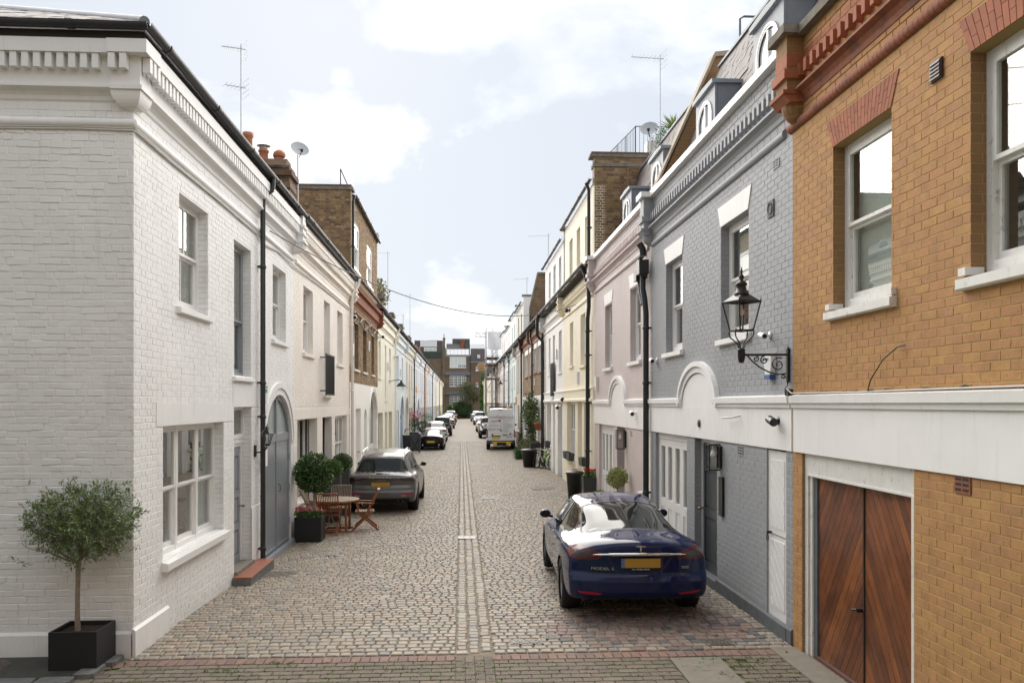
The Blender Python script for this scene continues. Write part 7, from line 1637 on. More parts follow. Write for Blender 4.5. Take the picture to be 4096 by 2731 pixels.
leaves_np('crown', (3.5, 18.6, 1.12), (.24, .22, .22), 1500, .06, vg, seed=9, shell=.3, ratio=.45, parent=sh, lump=.2)
flowers('red geranium at the foot of the variegated lollipop shrub', (3.45, 18.45, .46), (.2, .12, .07), 220, redm, ger, seed=7, heads=3)
# window boxes on the butter and white houses
for i, (y0, y1, z, lb) in enumerate(((24.85, 25.6, .90, 'long dark grey window box nearest us on the butter house'), (27.85, 28.7, .86, 'dark grey window box nearer us of the pair on the butter sill'), (28.85, 29.6, .86, 'dark grey window box farther from us of the pair on the butter sill'), (35.5, 36.3, .93, 'dark grey window box with a small black lantern on the white sill'))):
    planter_box(lb, RX-.20, RX+.0, y0, y1, z, z+.24, M['pot_grey'], taper=.14, cat='window box', group='grey window boxes on sills', name='window_box')
# greenery along the brown brick house
vine = green('vine_leaf', (.05, .09, .02), (.09, .14, .04), (.14, .19, .06)); shr = green('shrub_leaf', (.04, .07, .02), (.07, .11, .03), (.10, .15, .05))
cl = thing('climbing_plant', 'tall leafy climber on posts against the brown brick house', 'plant', (3.4, 41.2, 0), world=True)
leaves_np('foliage', (3.4, 41.0, 2.35), (.40, 1.1, .95), 2300, .11, vine, seed=31, shell=.1, ratio=.6, parent=cl, lump=.5); leaves_np('lower_foliage', (3.45, 41.2, 1.3), (.25, .7, .6), 700, .10, shr, seed=32, shell=.1, ratio=.6, parent=cl)
b = MB()
for y in (40.2, 41.0, 41.9): b.tube([(3.5, y, -.1), (3.48, y+.1, 1.2), (3.5, y, 2.9)], .022, 6)
b.build('stem', dbark, cl)
for i, (x, y, z, r_, h_, mm, lb) in enumerate(((3.25, 43.5, .55, .5, .55, shr, 'feathery grey green shrub in a pot behind the dustbin'), (3.35, 41.0, .75, .5, .45, green('gold_leaf', (.14, .15, .04), (.2, .2, .06), (.1, .13, .04)), 'yellowish flowering shrub at the foot of the climber'), (2.95, 42.6, .22, .28, .3, boxm, 'low bright leafed plant in a green pot at the road edge'))):
    s = thing('potted_shrub', lb, 'shrub', (x, y, zg(x, y)), group='pots by the brown brick house', world=True); leaves_np('foliage', (x, y, z), (r_, r_, h_), 900, .09, mm, seed=40+i, shell=.1, parent=s, ratio=.45, lump=.3)
    b = MB(); b.lathe((x, y, zg(x, y)), [(0, 0), (.15, 0), (.21, .30), (.22, .32), (.19, .32)], 14); b.build('pot', M['terracotta'] if i != 2 else mat('green_pot', (.03, .10, .07), rough=.4), s)
tp = thing('flower_pot', 'terracotta pot with a red flower hung by the black pipe', 'pot', (3.55, 38.6, 1.55), world=True); b = MB(); b.lathe((3.55, 38.6, 1.55), [(0, 0), (.12, 0), (.19, .30), (.21, .30), (.21, .36), (.17, .36)], 14); b.build('pot', M['terracotta'], tp)
leaves_np('foliage', (3.55, 38.6, 2.0), (.2, .18, .12), 160, .07, vine, seed=50, shell=.1, parent=tp)
dustbin('square shouldered black bin in front of the bicycles', 3.05, 37.3, .27, .36, .80, False)
crt = thing('crate', 'black plastic crate and saddlebag resting on bin by bicycles', 'crate', (3.32, 37.6, .80), world=True); b = MB(); b.box(3.1, 3.55, 37.4, 37.8, .80, 1.02); b.build('crate_box', M['blackpl'], crt)
b = MB(); b.prism([(-.2, 1.02), (.2, 1.02), (.15, 1.09), (-.12, 1.1)], 3.15, 3.5, lambda s, n, z: (s, 37.6+n, z)); b.build('bag', M['pot_black'], crt)
def bicycle(label, x, y, rz, fr_m, lean=8):
    t = thing('bicycle', label, 'bicycle', (x, y, zg(x, y)), rz=R(rz), group='two bicycles by the white house'); t.rotation_euler = (0, R(lean), R(rz)); r = .34
    for yy in (-.52, .52):
        b = MB(); b.tube([(0, yy+r*math.cos(a), r+r*math.sin(a)) for a in [2*math.pi*i/24 for i in range(25)]], .024, 6, cap=False); w_ = b.build('wheel', M['tyre'], t)
        b = MB(); b.tube([(0, yy+(r-.03)*math.cos(a), r+(r-.03)*math.sin(a)) for a in [2*math.pi*i/24 for i in range(25)]], .010, 4, cap=False); b.build('rim', M['trim'], w_)
        b = MB()
        for k in range(12): a = 2*math.pi*k/12; b.tube([(0, yy, r), (0, yy+(r-.03)*math.cos(a), r+(r-.03)*math.sin(a))], .0025, 3)
        b.tube([(-.05, yy, r), (.05, yy, r)], .02, 6); b.build('spokes', M['steel'], w_)
    b = MB(); bb_, st_, hd, sd_ = (0, -.08, .29), (0, -.26, .80), (0, .36, .86), (0, .40, .68)
    for p, q, rr_ in ((bb_, st_, .017), (st_, hd, .017), (bb_, sd_, .024), (hd, sd_, .022), (bb_, (0, -.52, .34), .012), (st_, (0, -.52, .34), .010), (sd_, (0, .52, .34), .018)): b.tube([p, q], rr_, 6)
    b.build('frame', fr_m, t); b = MB(); b.tube([hd, (0, .34, 1.0)], .014, 6); b.tube([(-.32, .28, 1.02), (-.1, .36, 1.0), (.1, .36, 1.0), (.32, .28, 1.02)], .013, 6); b.build('handlebar', M['trim'], t)
    b = MB(); b.tube([st_, (0, -.30, .93)], .012, 6); b.build('seat_post', M['trim'], t); b = MB(); b.box(-.07, .07, -.42, -.30, .93, .97); b.box(-.03, .03, -.30, -.16, .93, .96); b.build('saddle', M['trim'], t)
    b = MB(); b.lathe((.05, -.08, .29), [(0, 0), (.09, 0), (.09, .006), (0, .008)], 14, 'x'); b.tube([(.07, -.08, .29), (.09, .08, .22)], .009, 5); b.tube([(-.05, -.08, .29), (-.09, -.24, .36)], .009, 5); b.box(.06, .14, .05, .12, .20, .225); b.build('crankset', M['trim'], t)
    b = MB(); b.tube([(0, -.10, .26), (-.14, -.14, -.0)], .008, 4); b.build('kickstand', M['trim'], t); return t
bicycle('white and black mountain bicycle nearer to the dustbin', 3.50, 36.2, 24, M['steel'], 6); bicycle('black bicycle with neon green frame leaning by the wall', 3.62, 35.8, 16, mat('neon_green', (.35, .75, .02), rough=.35), 9)

# left side by the coupe
wb = thing('wheelie_bin', 'black wheelie bin with a stool on its lid beside the coupe', 'bin', (-3.25, 51.0, zg(-3.2, 51))); b = MB(); b.poly([(-.27, .12), (.27, .12), (.31, .98), (-.31, .98)], -.3, .3, lambda s, n, z: (s, n, z)); b.build('body', M['blackpl'], wb); MB().box(-.33, .33, -.34, .34, .98, 1.04).build('lid', M['blackpl'], wb)
for sx in (-1, 1): b = MB(); b.lathe((sx*.27-.03, .28, .11), [(0, 0), (.11, 0), (.11, .06), (0, .06)], 14, 'x'); b.build('wheel', M['tyre'], wb)
cs = thing('garden_stool', 'dark slatted stool lying on the wheelie bin', 'stool', (-3.2, 51.0, 1.0)); b = MB()
for i in range(4): b.box(-.25, .25, -.2+.1*i, -.13+.1*i, .22, .25)
b.build('seat', M['dark_paint'], cs)
for x, y in ((-.2, -.2), (.2, -.2), (-.2, .2), (.2, .2)): MB().tube([(x, y, .22), (x*1.3, y, 0)], .02, 6).build('leg', M['dark_paint'], cs)
ft = thing('folded_table', 'dark folded trestle table standing against the wheelie bin', 'table', (-2.75, 50.2, zg(-2.8, 50)), rz=R(20)); b = MB(); b.box(-.35, .35, .05, .09, .1, 1.1); b.box(-.3, -.22, .0, .05, 0, 1.1); b.box(.22, .3, .0, .05, 0, 1.1); b.build('top', M['dark_paint'], ft); b = MB(); b.tube([(-.26, -.03, .0), (.26, -.03, .9)], .03, 4); b.tube([(.26, -.04, .0), (-.26, -.04, .9)], .03, 4); b.build('leg_frame', M['pot_grey'], ft)
pf = thing('potted_lily', 'tall pink lilies in a dark planter by the navy door', 'plant', (-3.3, 58.8, zg(-3, 58)), world=True); leaves_np('foliage', (-3.3, 58.8, 1.4), (.35, .3, .5), 700, .12, shr, seed=60, shell=.1, parent=pf, ratio=.3); leaves_np('blossom', (-3.2, 58.8, 1.95), (.45, .3, .35), 160, .12, mat('lily_pink', (.6, .15, .22), rough=.6), seed=61, shell=.3, parent=pf, ratio=.7)
b = MB(); b.box(-3.6, -3.0, 58.5, 59.1, -.17, .8); b.build('planter', M['pot_grey'], pf)
for i, (x, y, z, r_, mm, lb) in enumerate(((-3.1, 66, 1.0, .45, boxd, 'dark clipped round shrub beside the silver estate car'), (-3.2, 75, 1.3, .7, boxm, 'yellow green bushy shrub by the pink house'), (-3.0, 120, 1.6, 1.1, green('autumn_leaf', (.2, .17, .04), (.14, .16, .04), (.25, .2, .07)), 'ochre leafed small tree far along the left wall'))):
    s = thing('potted_shrub', lb, 'shrub', (x, y, zg(x, y)), group='shrubs along the left kerb', world=True); leaves_np('crown', (x, y, z), (r_, r_, r_), 900, .1, mm, seed=70+i, shell=.5, parent=s, ratio=.5); b = MB(); b.tube([(x, y, -.1), (x, y, z)], .04, 6); b.build('trunk', dbark, s)
# shrubs and tree at the end
def tree_mass(name, label, cen, rad, n, size, mm, seed, trunk=True, core=None, cat='tree'):
    t = thing(name, label, cat, (cen[0], cen[1], 0), world=True); r = random.Random(seed)
    k = 9
    for i in range(k):
        a = r.uniform(0, 6.28); p = r.uniform(.25, .7); c = (cen[0]+math.cos(a)*rad[0]*p, cen[1]+math.sin(a)*rad[1]*p, cen[2]+r.uniform(-.6, .6)*rad[2])
        leaves_np('foliage_clump', c, (rad[0]*r.uniform(.3, .5), rad[1]*.5, rad[2]*r.uniform(.28, .45)), n//k, size, mm, seed=seed*10+i, shell=.15, parent=t, ratio=.5)
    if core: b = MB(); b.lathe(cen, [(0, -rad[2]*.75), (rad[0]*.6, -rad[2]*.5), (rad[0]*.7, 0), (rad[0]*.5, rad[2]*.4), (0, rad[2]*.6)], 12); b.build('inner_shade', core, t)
    if trunk:
        b = MB()
        for i in range(7): a = r.uniform(0, 6.28); b.tube([(cen[0], cen[1], -.1), (cen[0]+math.cos(a)*rad[0]*.2, cen[1], cen[2]*.5), (cen[0]+math.cos(a)*rad[0]*.7, cen[1]+math.sin(a)*rad[1]*.5, cen[2]+rad[2]*r.uniform(0, .8))], [.14, .08, .02], 6)
        b.build('trunk', dbark, t)
    return t
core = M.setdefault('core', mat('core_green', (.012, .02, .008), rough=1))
tree_mass('tree', 'open crowned grey green tree in front of the closing building', (1.5, 161.5, 4.5), (3.0, 1.8, 2.9), 6500, .22, green('far_tree_leaf', (.06, .07, .035), (.10, .11, .05), (.16, .16, .08)), 5)
tree_mass('rhododendron', 'dense dark green shrub mass at the end of the mews', (.6, 162.2, 1.6), (2.6, 1.6, 1.9), 5200, .24, green('far_shrub', (.02, .04, .012), (.035, .065, .018), (.06, .10, .025)), 6, core=core, cat='shrub')
tree_mass('laurel', 'yellow green laurel bush left of the dark shrubs at the end', (-.7, 161.6, 2.2), (1.2, 1.0, .9), 1800, .26, green('laurel_leaf', (.09, .14, .03), (.14, .2, .04), (.06, .1, .02)), 8, core=core, cat='shrub')
tree_mass('laurel', 'mid green bush at the left corner under the studio windows', (-2.6, 162.0, 1.6), (.9, .9, 1.2), 1200, .24, boxm, 9, core=core, cat='shrub')
iv = thing('ivy', 'bright green ivy climbing the buff end house at the right', 'ivy', (3.6, 144, 0), world=True); leaves_np('foliage', (3.65, 143.6, 4.2), (.45, .5, 4.4), 2600, .22, boxm, seed=90, shell=.3, parent=iv, ratio=.8)
iv = thing('palm', 'buff feathery plume above the ivy', 'plant', (3.5, 143, 8), world=True); leaves_np('plume', (3.5, 143, 9.1), (.9, .6, .7), 500, .3, mat('buff_plume', (.5, .36, .2), rough=.9), seed=91, shell=.3, parent=iv, ratio=.3)

# ================================================================== street fittings
def tg_(o, label, cat, group=None): return tag(o, label, cat, group)
# the big wall lantern
LXc, LYc = 3.23, 9.46
t = thing('wall_lantern', 'black Victorian lantern on a scrolled iron bracket at the corner of the slate grey house', 'lantern', (RX, LYc, 3.1), world=True)
def P3(x, z, y=LYc): return (x, y, z)
b = MB(); b.tube([P3(3.24, 3.345), P3(3.79, 3.35)], .014, 8); b.box(3.765, 3.80, LYc-.022, LYc+.022, 3.04, 3.42); b.tube([P3(3.78, 3.42), P3(3.78, 3.46)], [.014, .003], 6); b.tube([P3(3.78, 3.06), P3(3.775, 2.99)], [.016, .004], 6); b.build('bracket', M['black'], t)
def spiral(cx, cz, r0, r1, a0, turns, k=26): return [P3(cx+(r0+(r1-r0)*i/k)*math.cos(a0+turns*2*math.pi*i/k), cz+(r0+(r1-r0)*i/k)*math.sin(a0+turns*2*math.pi*i/k)) for i in range(k+1)]
for nm, args in (('scroll', (3.665, 3.235, .085, .015, R(60), 1.5)), ('scroll', (3.50, 3.285, .05, .010, R(80), 1.4)), ('scroll', (3.40, 3.30, .036, .008, R(90), -1.3)), ('scroll', (3.725, 3.10, .028, .006, R(0), -1.3))):
    b = MB(); b.tube(spiral(*args), .0075, 6); b.build(nm, M['black'], t)
b = MB(); b.tube([P3(3.30, 3.335), P3(3.36, 3.27), P3(3.45, 3.20), P3(3.56, 3.145), P3(3.66, 3.12), P3(3.755, 3.13)], .009, 6); b.build('scroll', M['black'], t)
b = MB(); b.lathe((LXc, LYc, 3.30), [(0, -.05), (.03, -.045), (.04, .0), (.045, .04), (.04, .09), (.05, .10), (.03, .12), (0, .125)], 12); b.tube([P3(LXc, 3.34), P3(3.26, 3.345)], .02, 8); b.build('socket', M['black'], t)
for k in range(4):
    a = R(45+90*k); dx, dy = math.cos(a), math.sin(a); b = MB(); b.tube([(LXc+dx*q, LYc+dy*q, z) for q, z in ((.03, 3.42), (.045, 3.47), (.09, 3.51), (.14, 3.55), (.155, 3.60), (.145, 3.635), (.12, 3.63))], .008, 6); b.build('cradle_arm', M['black'], t)
zb_, zt_, hb, ht = 3.625, 3.955, .092, .152
b = MB(); cb_ = [(sx*hb, sy*hb) for sx, sy in ((-1, -1), (1, -1), (1, 1), (-1, 1))]; ct_ = [(sx*ht, sy*ht) for sx, sy in ((-1, -1), (1, -1), (1, 1), (-1, 1))]
rot = lambda p: (LXc+p[0]*math.cos(.35)-p[1]*math.sin(.35), LYc+p[0]*math.sin(.35)+p[1]*math.cos(.35))
for i in range(4):
    p, q, p2, q2 = rot(cb_[i]), rot(cb_[(i+1) % 4]), rot(ct_[i]), rot(ct_[(i+1) % 4])
    b.tube([(p[0], p[1], zb_), (p2[0], p2[1], zt_)], .009, 6); b.tube([(p[0], p[1], zb_), (q[0], q[1], zb_)], .011, 6); b.tube([(p2[0], p2[1], zt_), (q2[0], q2[1], zt_)], .012, 6); b.tube([(p2[0], p2[1], zt_), (p2[0], p2[1], zt_+.04)], [.012, .004], 6)
fr_ = b.build('lantern_frame', M['black'], t)
for i in range(4):
    p, q, p2, q2 = rot(cb_[i]), rot(cb_[(i+1) % 4]), rot(ct_[i]), rot(ct_[(i+1) % 4]); MB().quad((p[0], p[1], zb_), (q[0], q[1], zb_), (q2[0], q2[1], zt_), (p2[0], p2[1], zt_)).build('pane', M['lglass'] if 'lglass' in M else M.setdefault('lglass', glass_mat('lantern_glass', (.95, .96, .95), .02)), fr_)
b = MB(); tops = [rot(c) for c in ct_]; m4 = [rot((c[0]*.42, c[1]*.42)) for c in ct_]
b.add([(p[0], p[1], zt_+.005) for p in tops]+[(p[0], p[1], zt_+.085) for p in m4], [(0, 1, 5, 4), (1, 2, 6, 5), (2, 3, 7, 6), (3, 0, 4, 7), (4, 5, 6, 7)])
b.lathe((LXc, LYc, zt_+.08), [(.085, 0), (.088, .02), (.07, .03), (.055, .07), (.05, .10), (.062, .11), (.066, .13), (.05, .15), (.03, .165), (.018, .18), (.030, .20), (.032, .215), (.016, .235), (.012, .255), (.018, .27), (.008, .30), (0, .335)], 16); b.build('lantern_roof', M['black'], t)
b = MB(); b.lathe((LXc, LYc, 3.82), [(0, -.03), (.03, -.01), (.034, .02), (.02, .06), (.016, .10)], 12); b.build('bulb', mat('unlit_bulb', (.7, .62, .55), rough=.3), t)
b = MB(); b.tube([P3(3.78, 3.0), (3.74, 9.45, 2.95), (3.74, 9.44, 2.88)], .006, 5); b.box(3.74, 3.80, 9.36, 9.44, 2.86, 2.95); b.build('junction_box', M['blackpl'], t)
# alarm boxes
def alarm(label, F, s, z, pts, m, m2=None, tx=None, th=.07, band=.25):
    p = F(s, 0, z); t = thing('alarm_box', label, 'alarm box', p, world=True); b = MB(); b.poly([(s+a, z+c) for a, c in pts], .005, th, F); b.build('case', m, t)
    if m2: lo_ = min(c for _, c in pts); hi = max(c for _, c in pts); q = [(a, c) for a, c in pts if c < lo_+(hi-lo_)*.4]; MB().box(s+min(a for a, c in pts)*.75, s+max(a for a, c in pts)*.75, .006, th+.006, z+lo_-.012, z+lo_+(hi-lo_)*band*.6, F).build('base', m2, t)
    return t
hexa = [(-.10, .15), (.10, .15), (.12, .05), (.07, -.15), (-.07, -.15), (-.12, .05)]
t = alarm('white and blue alarm box behind the lantern bracket on the grey wall', FR, 9.98, 3.24, hexa, M['plaswhite'], M['blue_trim'])
c = text(t, 'amax', -.078, .02, .07, .06, M['blue_trim'], rx=90, rz=-90)
alarm('pale alarm box with a green printed band by the arched garage', FL, 15.35, 2.98, [(-.12, .2), (.12, .2), (.13, -.05), (.06, -.2), (-.1, -.2)], M['plaswhite'])
b = MB(); b.box(15.27, 15.43, .0705, .074, 3.07, 3.10, FL); b.box(15.29, 15.41, .0705, .0735, 2.98, 3.05, FL); b.build('green_print', mat('green_print', (.03, .28, .13)), bpy.data.objects['alarm_box.001'])
for F, s, z, lb in ((FL, 27.6, 4.55, 'white alarm box on the white pipe between the blush and brown houses'), (FL, 32.4, 5.0, 'white alarm box between windows of the brown stock brick house'), (FL, 40.9, 4.6, 'white alarm box between windows of the pale cream house'), (FL, 49.3, 4.6, 'small alarm box on the powder blue house'),
                    (FR, 23.1, 3.35, 'white alarm box high on the mauve wall by its arch'), (FR, 26.9, 3.62, 'cream alarm box under the window of the butter house'), (FR, 33.0, 4.75, 'white alarm box above the black balcony shutter'), (FR, 42.6, 3.9, 'cream alarm box among cables on the brown brick house')):
    alarm(lb, F, s, z, [(-.13, .2), (.13, .2), (.13, 0), (.07, -.2), (-.1, -.2)], M['plaswhite'])
alarm('yellow and navy alarm box on the taupe house', FR, 57.6, 3.0, [(-.15, .25), (.15, .25), (.15, -.25), (-.15, -.25)], M['orange'], M['blue_trim']); alarm('amber alarm box on the lavender white house', FL, 66.3, 3.9, [(-.2, .25), (.2, .25), (.2, -.25), (-.2, -.25)], M['orange'])
def camera_(label, F, s, z, m, dome=False, d=-1, r=.045):
    t = thing('security_camera', label, 'camera', F(s, 0, z), world=True, group='security cameras'); b = MB(); b.lathe(F(s, .0, z), [(0, -.0), (r*1.4, -.005), (r*1.4, .02 if F is FL else -.02), (0, .03 if F is FL else -.03)], 12, 'x'); b.tube([F(s, 0, z), F(s, .09, z)], r*.4, 6); b.build('mount', m, t)
    b = MB(); b.tube([F(s+.06, .11, z+.015), F(s-.14, .13, z-.02)], r, 12); o = b.build('housing', m, t); b = MB(); b.tube([F(s-.139, .13, z-.02), F(s-.150, .13, z-.022)], r*.75, 12); b.build('lens', M['black'], o); return t
camera_('white bullet camera on the slate grey wall beside the black pipe', FR, 16.0, 3.62, M['plaswhite']); camera_('white camera on the render band under the arch of the mauve house', FR, 17.9, 2.58, M['plaswhite'], r=.05)
camera_('black camera on the render band below the lantern', FR, 9.75, 2.58, M['black'], r=.05); camera_('black camera below the string course of the butter house', FR, 30.4, 2.95, M['black'], r=.07); camera_('dark camera under the cornice of the butter house', FR, 29.1, 6.05, M['black'], r=.07)
camera_('white dome camera at the top of the pipe of the brown brick house', FL, 27.5, 5.6, M['plaswhite'], r=.08); camera_('white camera high on the pale cream house', FL, 37.3, 5.75, M['plaswhite'], r=.08); camera_('white camera at the pipe of the powder blue house', FL, 44.9, 5.3, M['plaswhite'], r=.09); camera_('white camera lamp over the door of the white right house', FR, 31.9, 2.65, M['plaswhite'], r=.08)
camera_('white camera on the wall behind the lantern cradle', FR, 10.05, 3.62, M['plaswhite'], r=.035)
# lamps
def box_lamp(label, s, z, w_=.13, hh=.36):
    t = thing('wall_lamp', label, 'wall lamp', FR(s, 0, z), world=True, group='wall lamps'); b = MB(); n0, n1 = .04, .04+w_*1.2
    for a in (s-w_/2, s+w_/2):
        for n in (n0, n1): b.box(a-.008, a+.008, n-.008, n+.008, z, z+hh, FR)
    b.box(s-w_/2-.01, s+w_/2+.01, n0-.01, n1+.01, z-.015, z+.005, FR); b.box(s-w_/2-.01, s+w_/2+.01, n0-.01, n1+.01, z+hh-.005, z+hh+.015, FR); b.box(s-.06, s+.06, 0, .03, z+.02, z+hh-.02, FR); b.build('frame', M['black'], t)
    b = MB(); c = FR(s, (n0+n1)/2, z+hh*.62); b.lathe(c, [(0, -.06), (.035, -.045), (.045, 0), (.03, .035), (.015, .06), (.012, .12)], 12); b.build('bulb', mat('white_bulb', (.8, .8, .76), rough=.3), t); return t
box_lamp('square black lantern with a clear bulb beside the dark front door', 12.02, 1.82); box_lamp('tall black box lamp on the mauve house wall', 19.1, 1.75, .15, .42); MB().box(RX-.03, RX, 19.08, 19.12, .3, 1.75).build('lamp_conduit', M['black'], bpy.data.objects['wall_lamp.001']) if False else None
t = thing('wall_lamp', 'small black coach lamp on the white house beside the drainpipe', 'wall lamp', FL(14.75, 0, 2.0), world=True, group='wall lamps'); c = FL(14.75, .22, 2.08)
b = MB(); b.tube([FL(14.75, 0, 1.98), FL(14.75, .05, 1.93), FL(14.75, .18, 1.96), FL(14.75, .22, 2.04)], .014, 6); b.box(LX+.008, LX+.03, 14.70, 14.80, 1.86, 2.06); b.lathe(c, [(.045, -.03), (.05, 0)], 6, smooth=False); b.lathe(c, [(.115, .17), (.12, .18), (.05, .26), (.03, .29), (.012, .31), (0, .36)], 6, smooth=False)
for k in range(6): a = k*math.pi/3; b.tube([(c[0]+.05*math.cos(a), c[1]+.05*math.sin(a), c[2]), (c[0]+.10*math.cos(a), c[1]+.10*math.sin(a), c[2]+.175)], .006, 4)
o = b.build('frame', M['black'], t); b = MB(); b.lathe(c, [(.047, 0), (.095, .17)], 6, smooth=False); b.build('pane', M['lglass'], o)
for F, s, z, lb in ((FL, 41.6, 3.55, 'glass globe street lamp on an arm from the powder blue house'), (FR, 68.5, 4.3, 'glass street lamp on an arm from the white house on the right')):
    t = thing('street_lamp', lb, 'street lamp', F(s, 0, z), world=True, group='street lamps on wall arms'); b = MB(); b.tube([F(s, 0, z+.35), F(s, .5, z+.42), F(s, .62, z+.38)], .02, 6); b.lathe(F(s, .62, z+.1), [(.05, .28), (.06, .2), (.20, .08), (.24, .02), (.23, 0)], 16); b.build('hood', M['black'], t); b = MB(); b.lathe(F(s, .62, z+.1), [(.20, .0), (.19, -.08), (.12, -.2), (0, -.24)], 16); b.build('globe', M['lglass'], t)
# rooftop things
ch = thing('chimney_stack', 'sooty brick chimney stack with three clay pots above the white house roof', 'chimney', (-4.1, 18.6, 6.8), world=True)
b = MB(); b.box(-4.85, -3.75, 18.35, 18.95, 6.5, 7.75); b.box(-4.9, -3.70, 18.30, 19.0, 7.45, 7.58); b.build('stack', M['brick_b_tex'], ch)
lay(ch, 'brick', courses(-4.9, -3.72, 7.0, 7.95, [], 'flemish', seed=3), (0, 18.33, 0), PX, (0, -1, 0), UZ, M['soot'], d=.02, ch=.005, jit=.004, dn=.006, single=40, near=(-3.7, 15, 7.5)); MB().box(-4.9, -3.72, 18.335, 18.97, 6.9, 7.95).build('stack', M['soot'], ch)
b = MB(); b.box(-4.98, -3.66, 18.27, 19.05, 7.72, 7.83); b.prism([(0, 7.95), (.65, 7.95), (.52, 8.12), (.13, 8.12)], -4.88, -3.8, lambda s, n, z: (s, 18.33+n, z)); b.build('cap', M['soot'], ch)
def pot(cx, z, h_, kind):
    b = MB(); b.lathe((cx, 18.62, z), [(.0, 0), (.11, 0), (.10, .05), (.095, h_*.8), (.115, h_*.85), (.12, h_*.9), (.115, h_), (.09, h_), (.085, h_-.06)], 16); o = b.build('chimney_pot', M['terracotta'], ch)
    if kind == 'cowl': b = MB(); b.lathe((cx, 18.62, z+h_), [(.09, 0), (.1, .02), (.1, .05)], 12); b.lathe((cx, 18.62, z+h_+.10), [(.15, 0), (.10, .04), (0, .07)], 14); b.tube([(cx-.08, 18.62, z+h_), (cx-.08, 18.62, z+h_+.11)], .01, 4); b.tube([(cx+.08, 18.62, z+h_), (cx+.08, 18.62, z+h_+.11)], .01, 4); b.build('cowl', M['steel'], o)
    if kind == 'hood': b = MB(); b.lathe((cx+.02, 18.62, z+h_), [(.12, -.02), (.14, .02), (.12, .08), (.06, .13), (0, .14)], 14); b.build('hood', M['terracotta'], o)
pot(-4.68, 8.1, .62, ''); pot(-4.34, 8.1, .24, 'cowl'); pot(-4.02, 8.1, .12, 'hood')
def aerial(label, x, y, z0, z1, ang=200, els=9, ln=.6, dipole=.28, second=False):
    t = thing('aerial', label, 'aerial', (x, y, z0), group='television aerials', world=True); b = MB(); b.tube([(x, y, z0), (x, y, z1)], .014 if y < 30 else .02, 6); b.build('mast', M['steel'], t)
    def yagi(z, a, n, L_, d_):
        b = MB(); dx, dy = math.cos(R(a)), math.sin(R(a)); b.tube([(x-dx*.1, y-dy*.1, z), (x+dx*L_, y+dy*L_, z-.03)], .008, 5)
        for i in range(n):
            q = L_*i/max(1, n-1); h_ = d_*(1-.4*i/n)/2; b.tube([(x+dx*q-dy*h_, y+dy*q+dx*h_, z-.02), (x+dx*q+dy*h_, y+dy*q-dx*h_, z-.02)], .004, 4)
        b.build('antenna', M['steel'], t)
        b = MB()
        for j in range(4): b.tube([(x-dx*.1-dy*.2, y-dy*.1+dx*.2, z-.2+.12*j), (x-dx*.1+dy*.2, y-dy*.1-dx*.2, z-.2+.12*j)], .004, 4)
        b.build('reflector', M['steel'], t)
    yagi(z1-.1, ang, els, ln, dipole)
    if second: yagi(z1-.95, ang+10, 5, .35, .4)
aerial('tall twin television aerial on the white house chimney', -4.86, 18.75, 8.0, 10.72, 205, 11, .42, .3, True)
aerial('television aerial on a thin mast above the slate mansard', 4.84, 20.1, 9.4, 11.3, 190, 9, .75, .45)
aerial('slim aerial beyond the attic storey on the left', -4.55, 52, 7.5, 12.2, 190, 6, .8, .8); aerial('tall thin mast above the far left roofs', -4.6, 75, 7, 12.6, 190, 4, .6, .8)
aerial('aerial on the brown brick gable on the right', 4.7, 45, 9, 12.0, 170, 6, 1.1, .6); aerial('small aerial on the white attic block on the right', 4.4, 56, 9, 11.3, 170, 6, .9, 1.0); aerial('small aerial low over the far left ridge', -4.3, 62, 7, 9.4, 190, 5, .8, 1.0)
def dish(label, x, y, z, z0, r, faceaz, group='satellite dishes'):
    t = thing('satellite_dish', label, 'satellite dish', (x, y, z0), group=group, world=True); b = MB(); b.tube([(x, y, z0), (x, y, z+.25)], .018, 6); b.build('mast', M['steel'], t)
    dx, dy = math.cos(R(faceaz)), math.sin(R(faceaz)); cx_, cy_, cz_ = x+dx*.12, y+dy*.12, z; u = (-dy, dx, 0); n = (dx*.9, dy*.9, .42); v = (-dx*.42, -dy*.42, .9); V, F = [], []; K = 28
    for i in range(7):
        q = i/6; 
        for k in range(K): a = 2*math.pi*k/K; p = [c_+u[j]*r*q*math.cos(a)+v[j]*r*.92*q*math.sin(a)+n[j]*(q*q*r*.22) for j, c_ in enumerate((cx_, cy_, cz_))]; V.append(p)
    F = [(i*K+k, i*K+(k+1) % K, (i+1)*K+(k+1) % K, (i+1)*K+k) for i in range(6) for k in range(K)]; b = MB(); b.add(V, F, True); b.build('reflector', mat('grey_dish', (.45, .47, .49), rough=.6), t)
    b = MB(); b.tube([(cx_, cy_, cz_-r*.8), (cx_+dx*r*.9, cy_+dy*r*.9, cz_-r*.35)], .012, 6); b.tube([(cx_+dx*r*.9, cy_+dy*r*.9, cz_-r*.45), (cx_+dx*r*.95, cy_+dy*r*.95, cz_-r*.15)], .04, 8); b.tube([(x, y, z), (cx_, cy_, cz_)], .03, 6); b.build('feed_arm', M['black'], t)
dish('pale satellite dish on a tall pole above the blush house', -4.25, 22, 9.35, 7.2, .24, -62); dish('grey satellite dish by the roof terrace rail', 5.0, 21.9, 10.02, 9.4, .24, 250)
yk = thing('yucca', 'spiky yucca plant on the roof terrace above the dormers', 'plant', (5.35, 20.7, 9.4), world=True); V, F = [], []; r = random.Random(3)
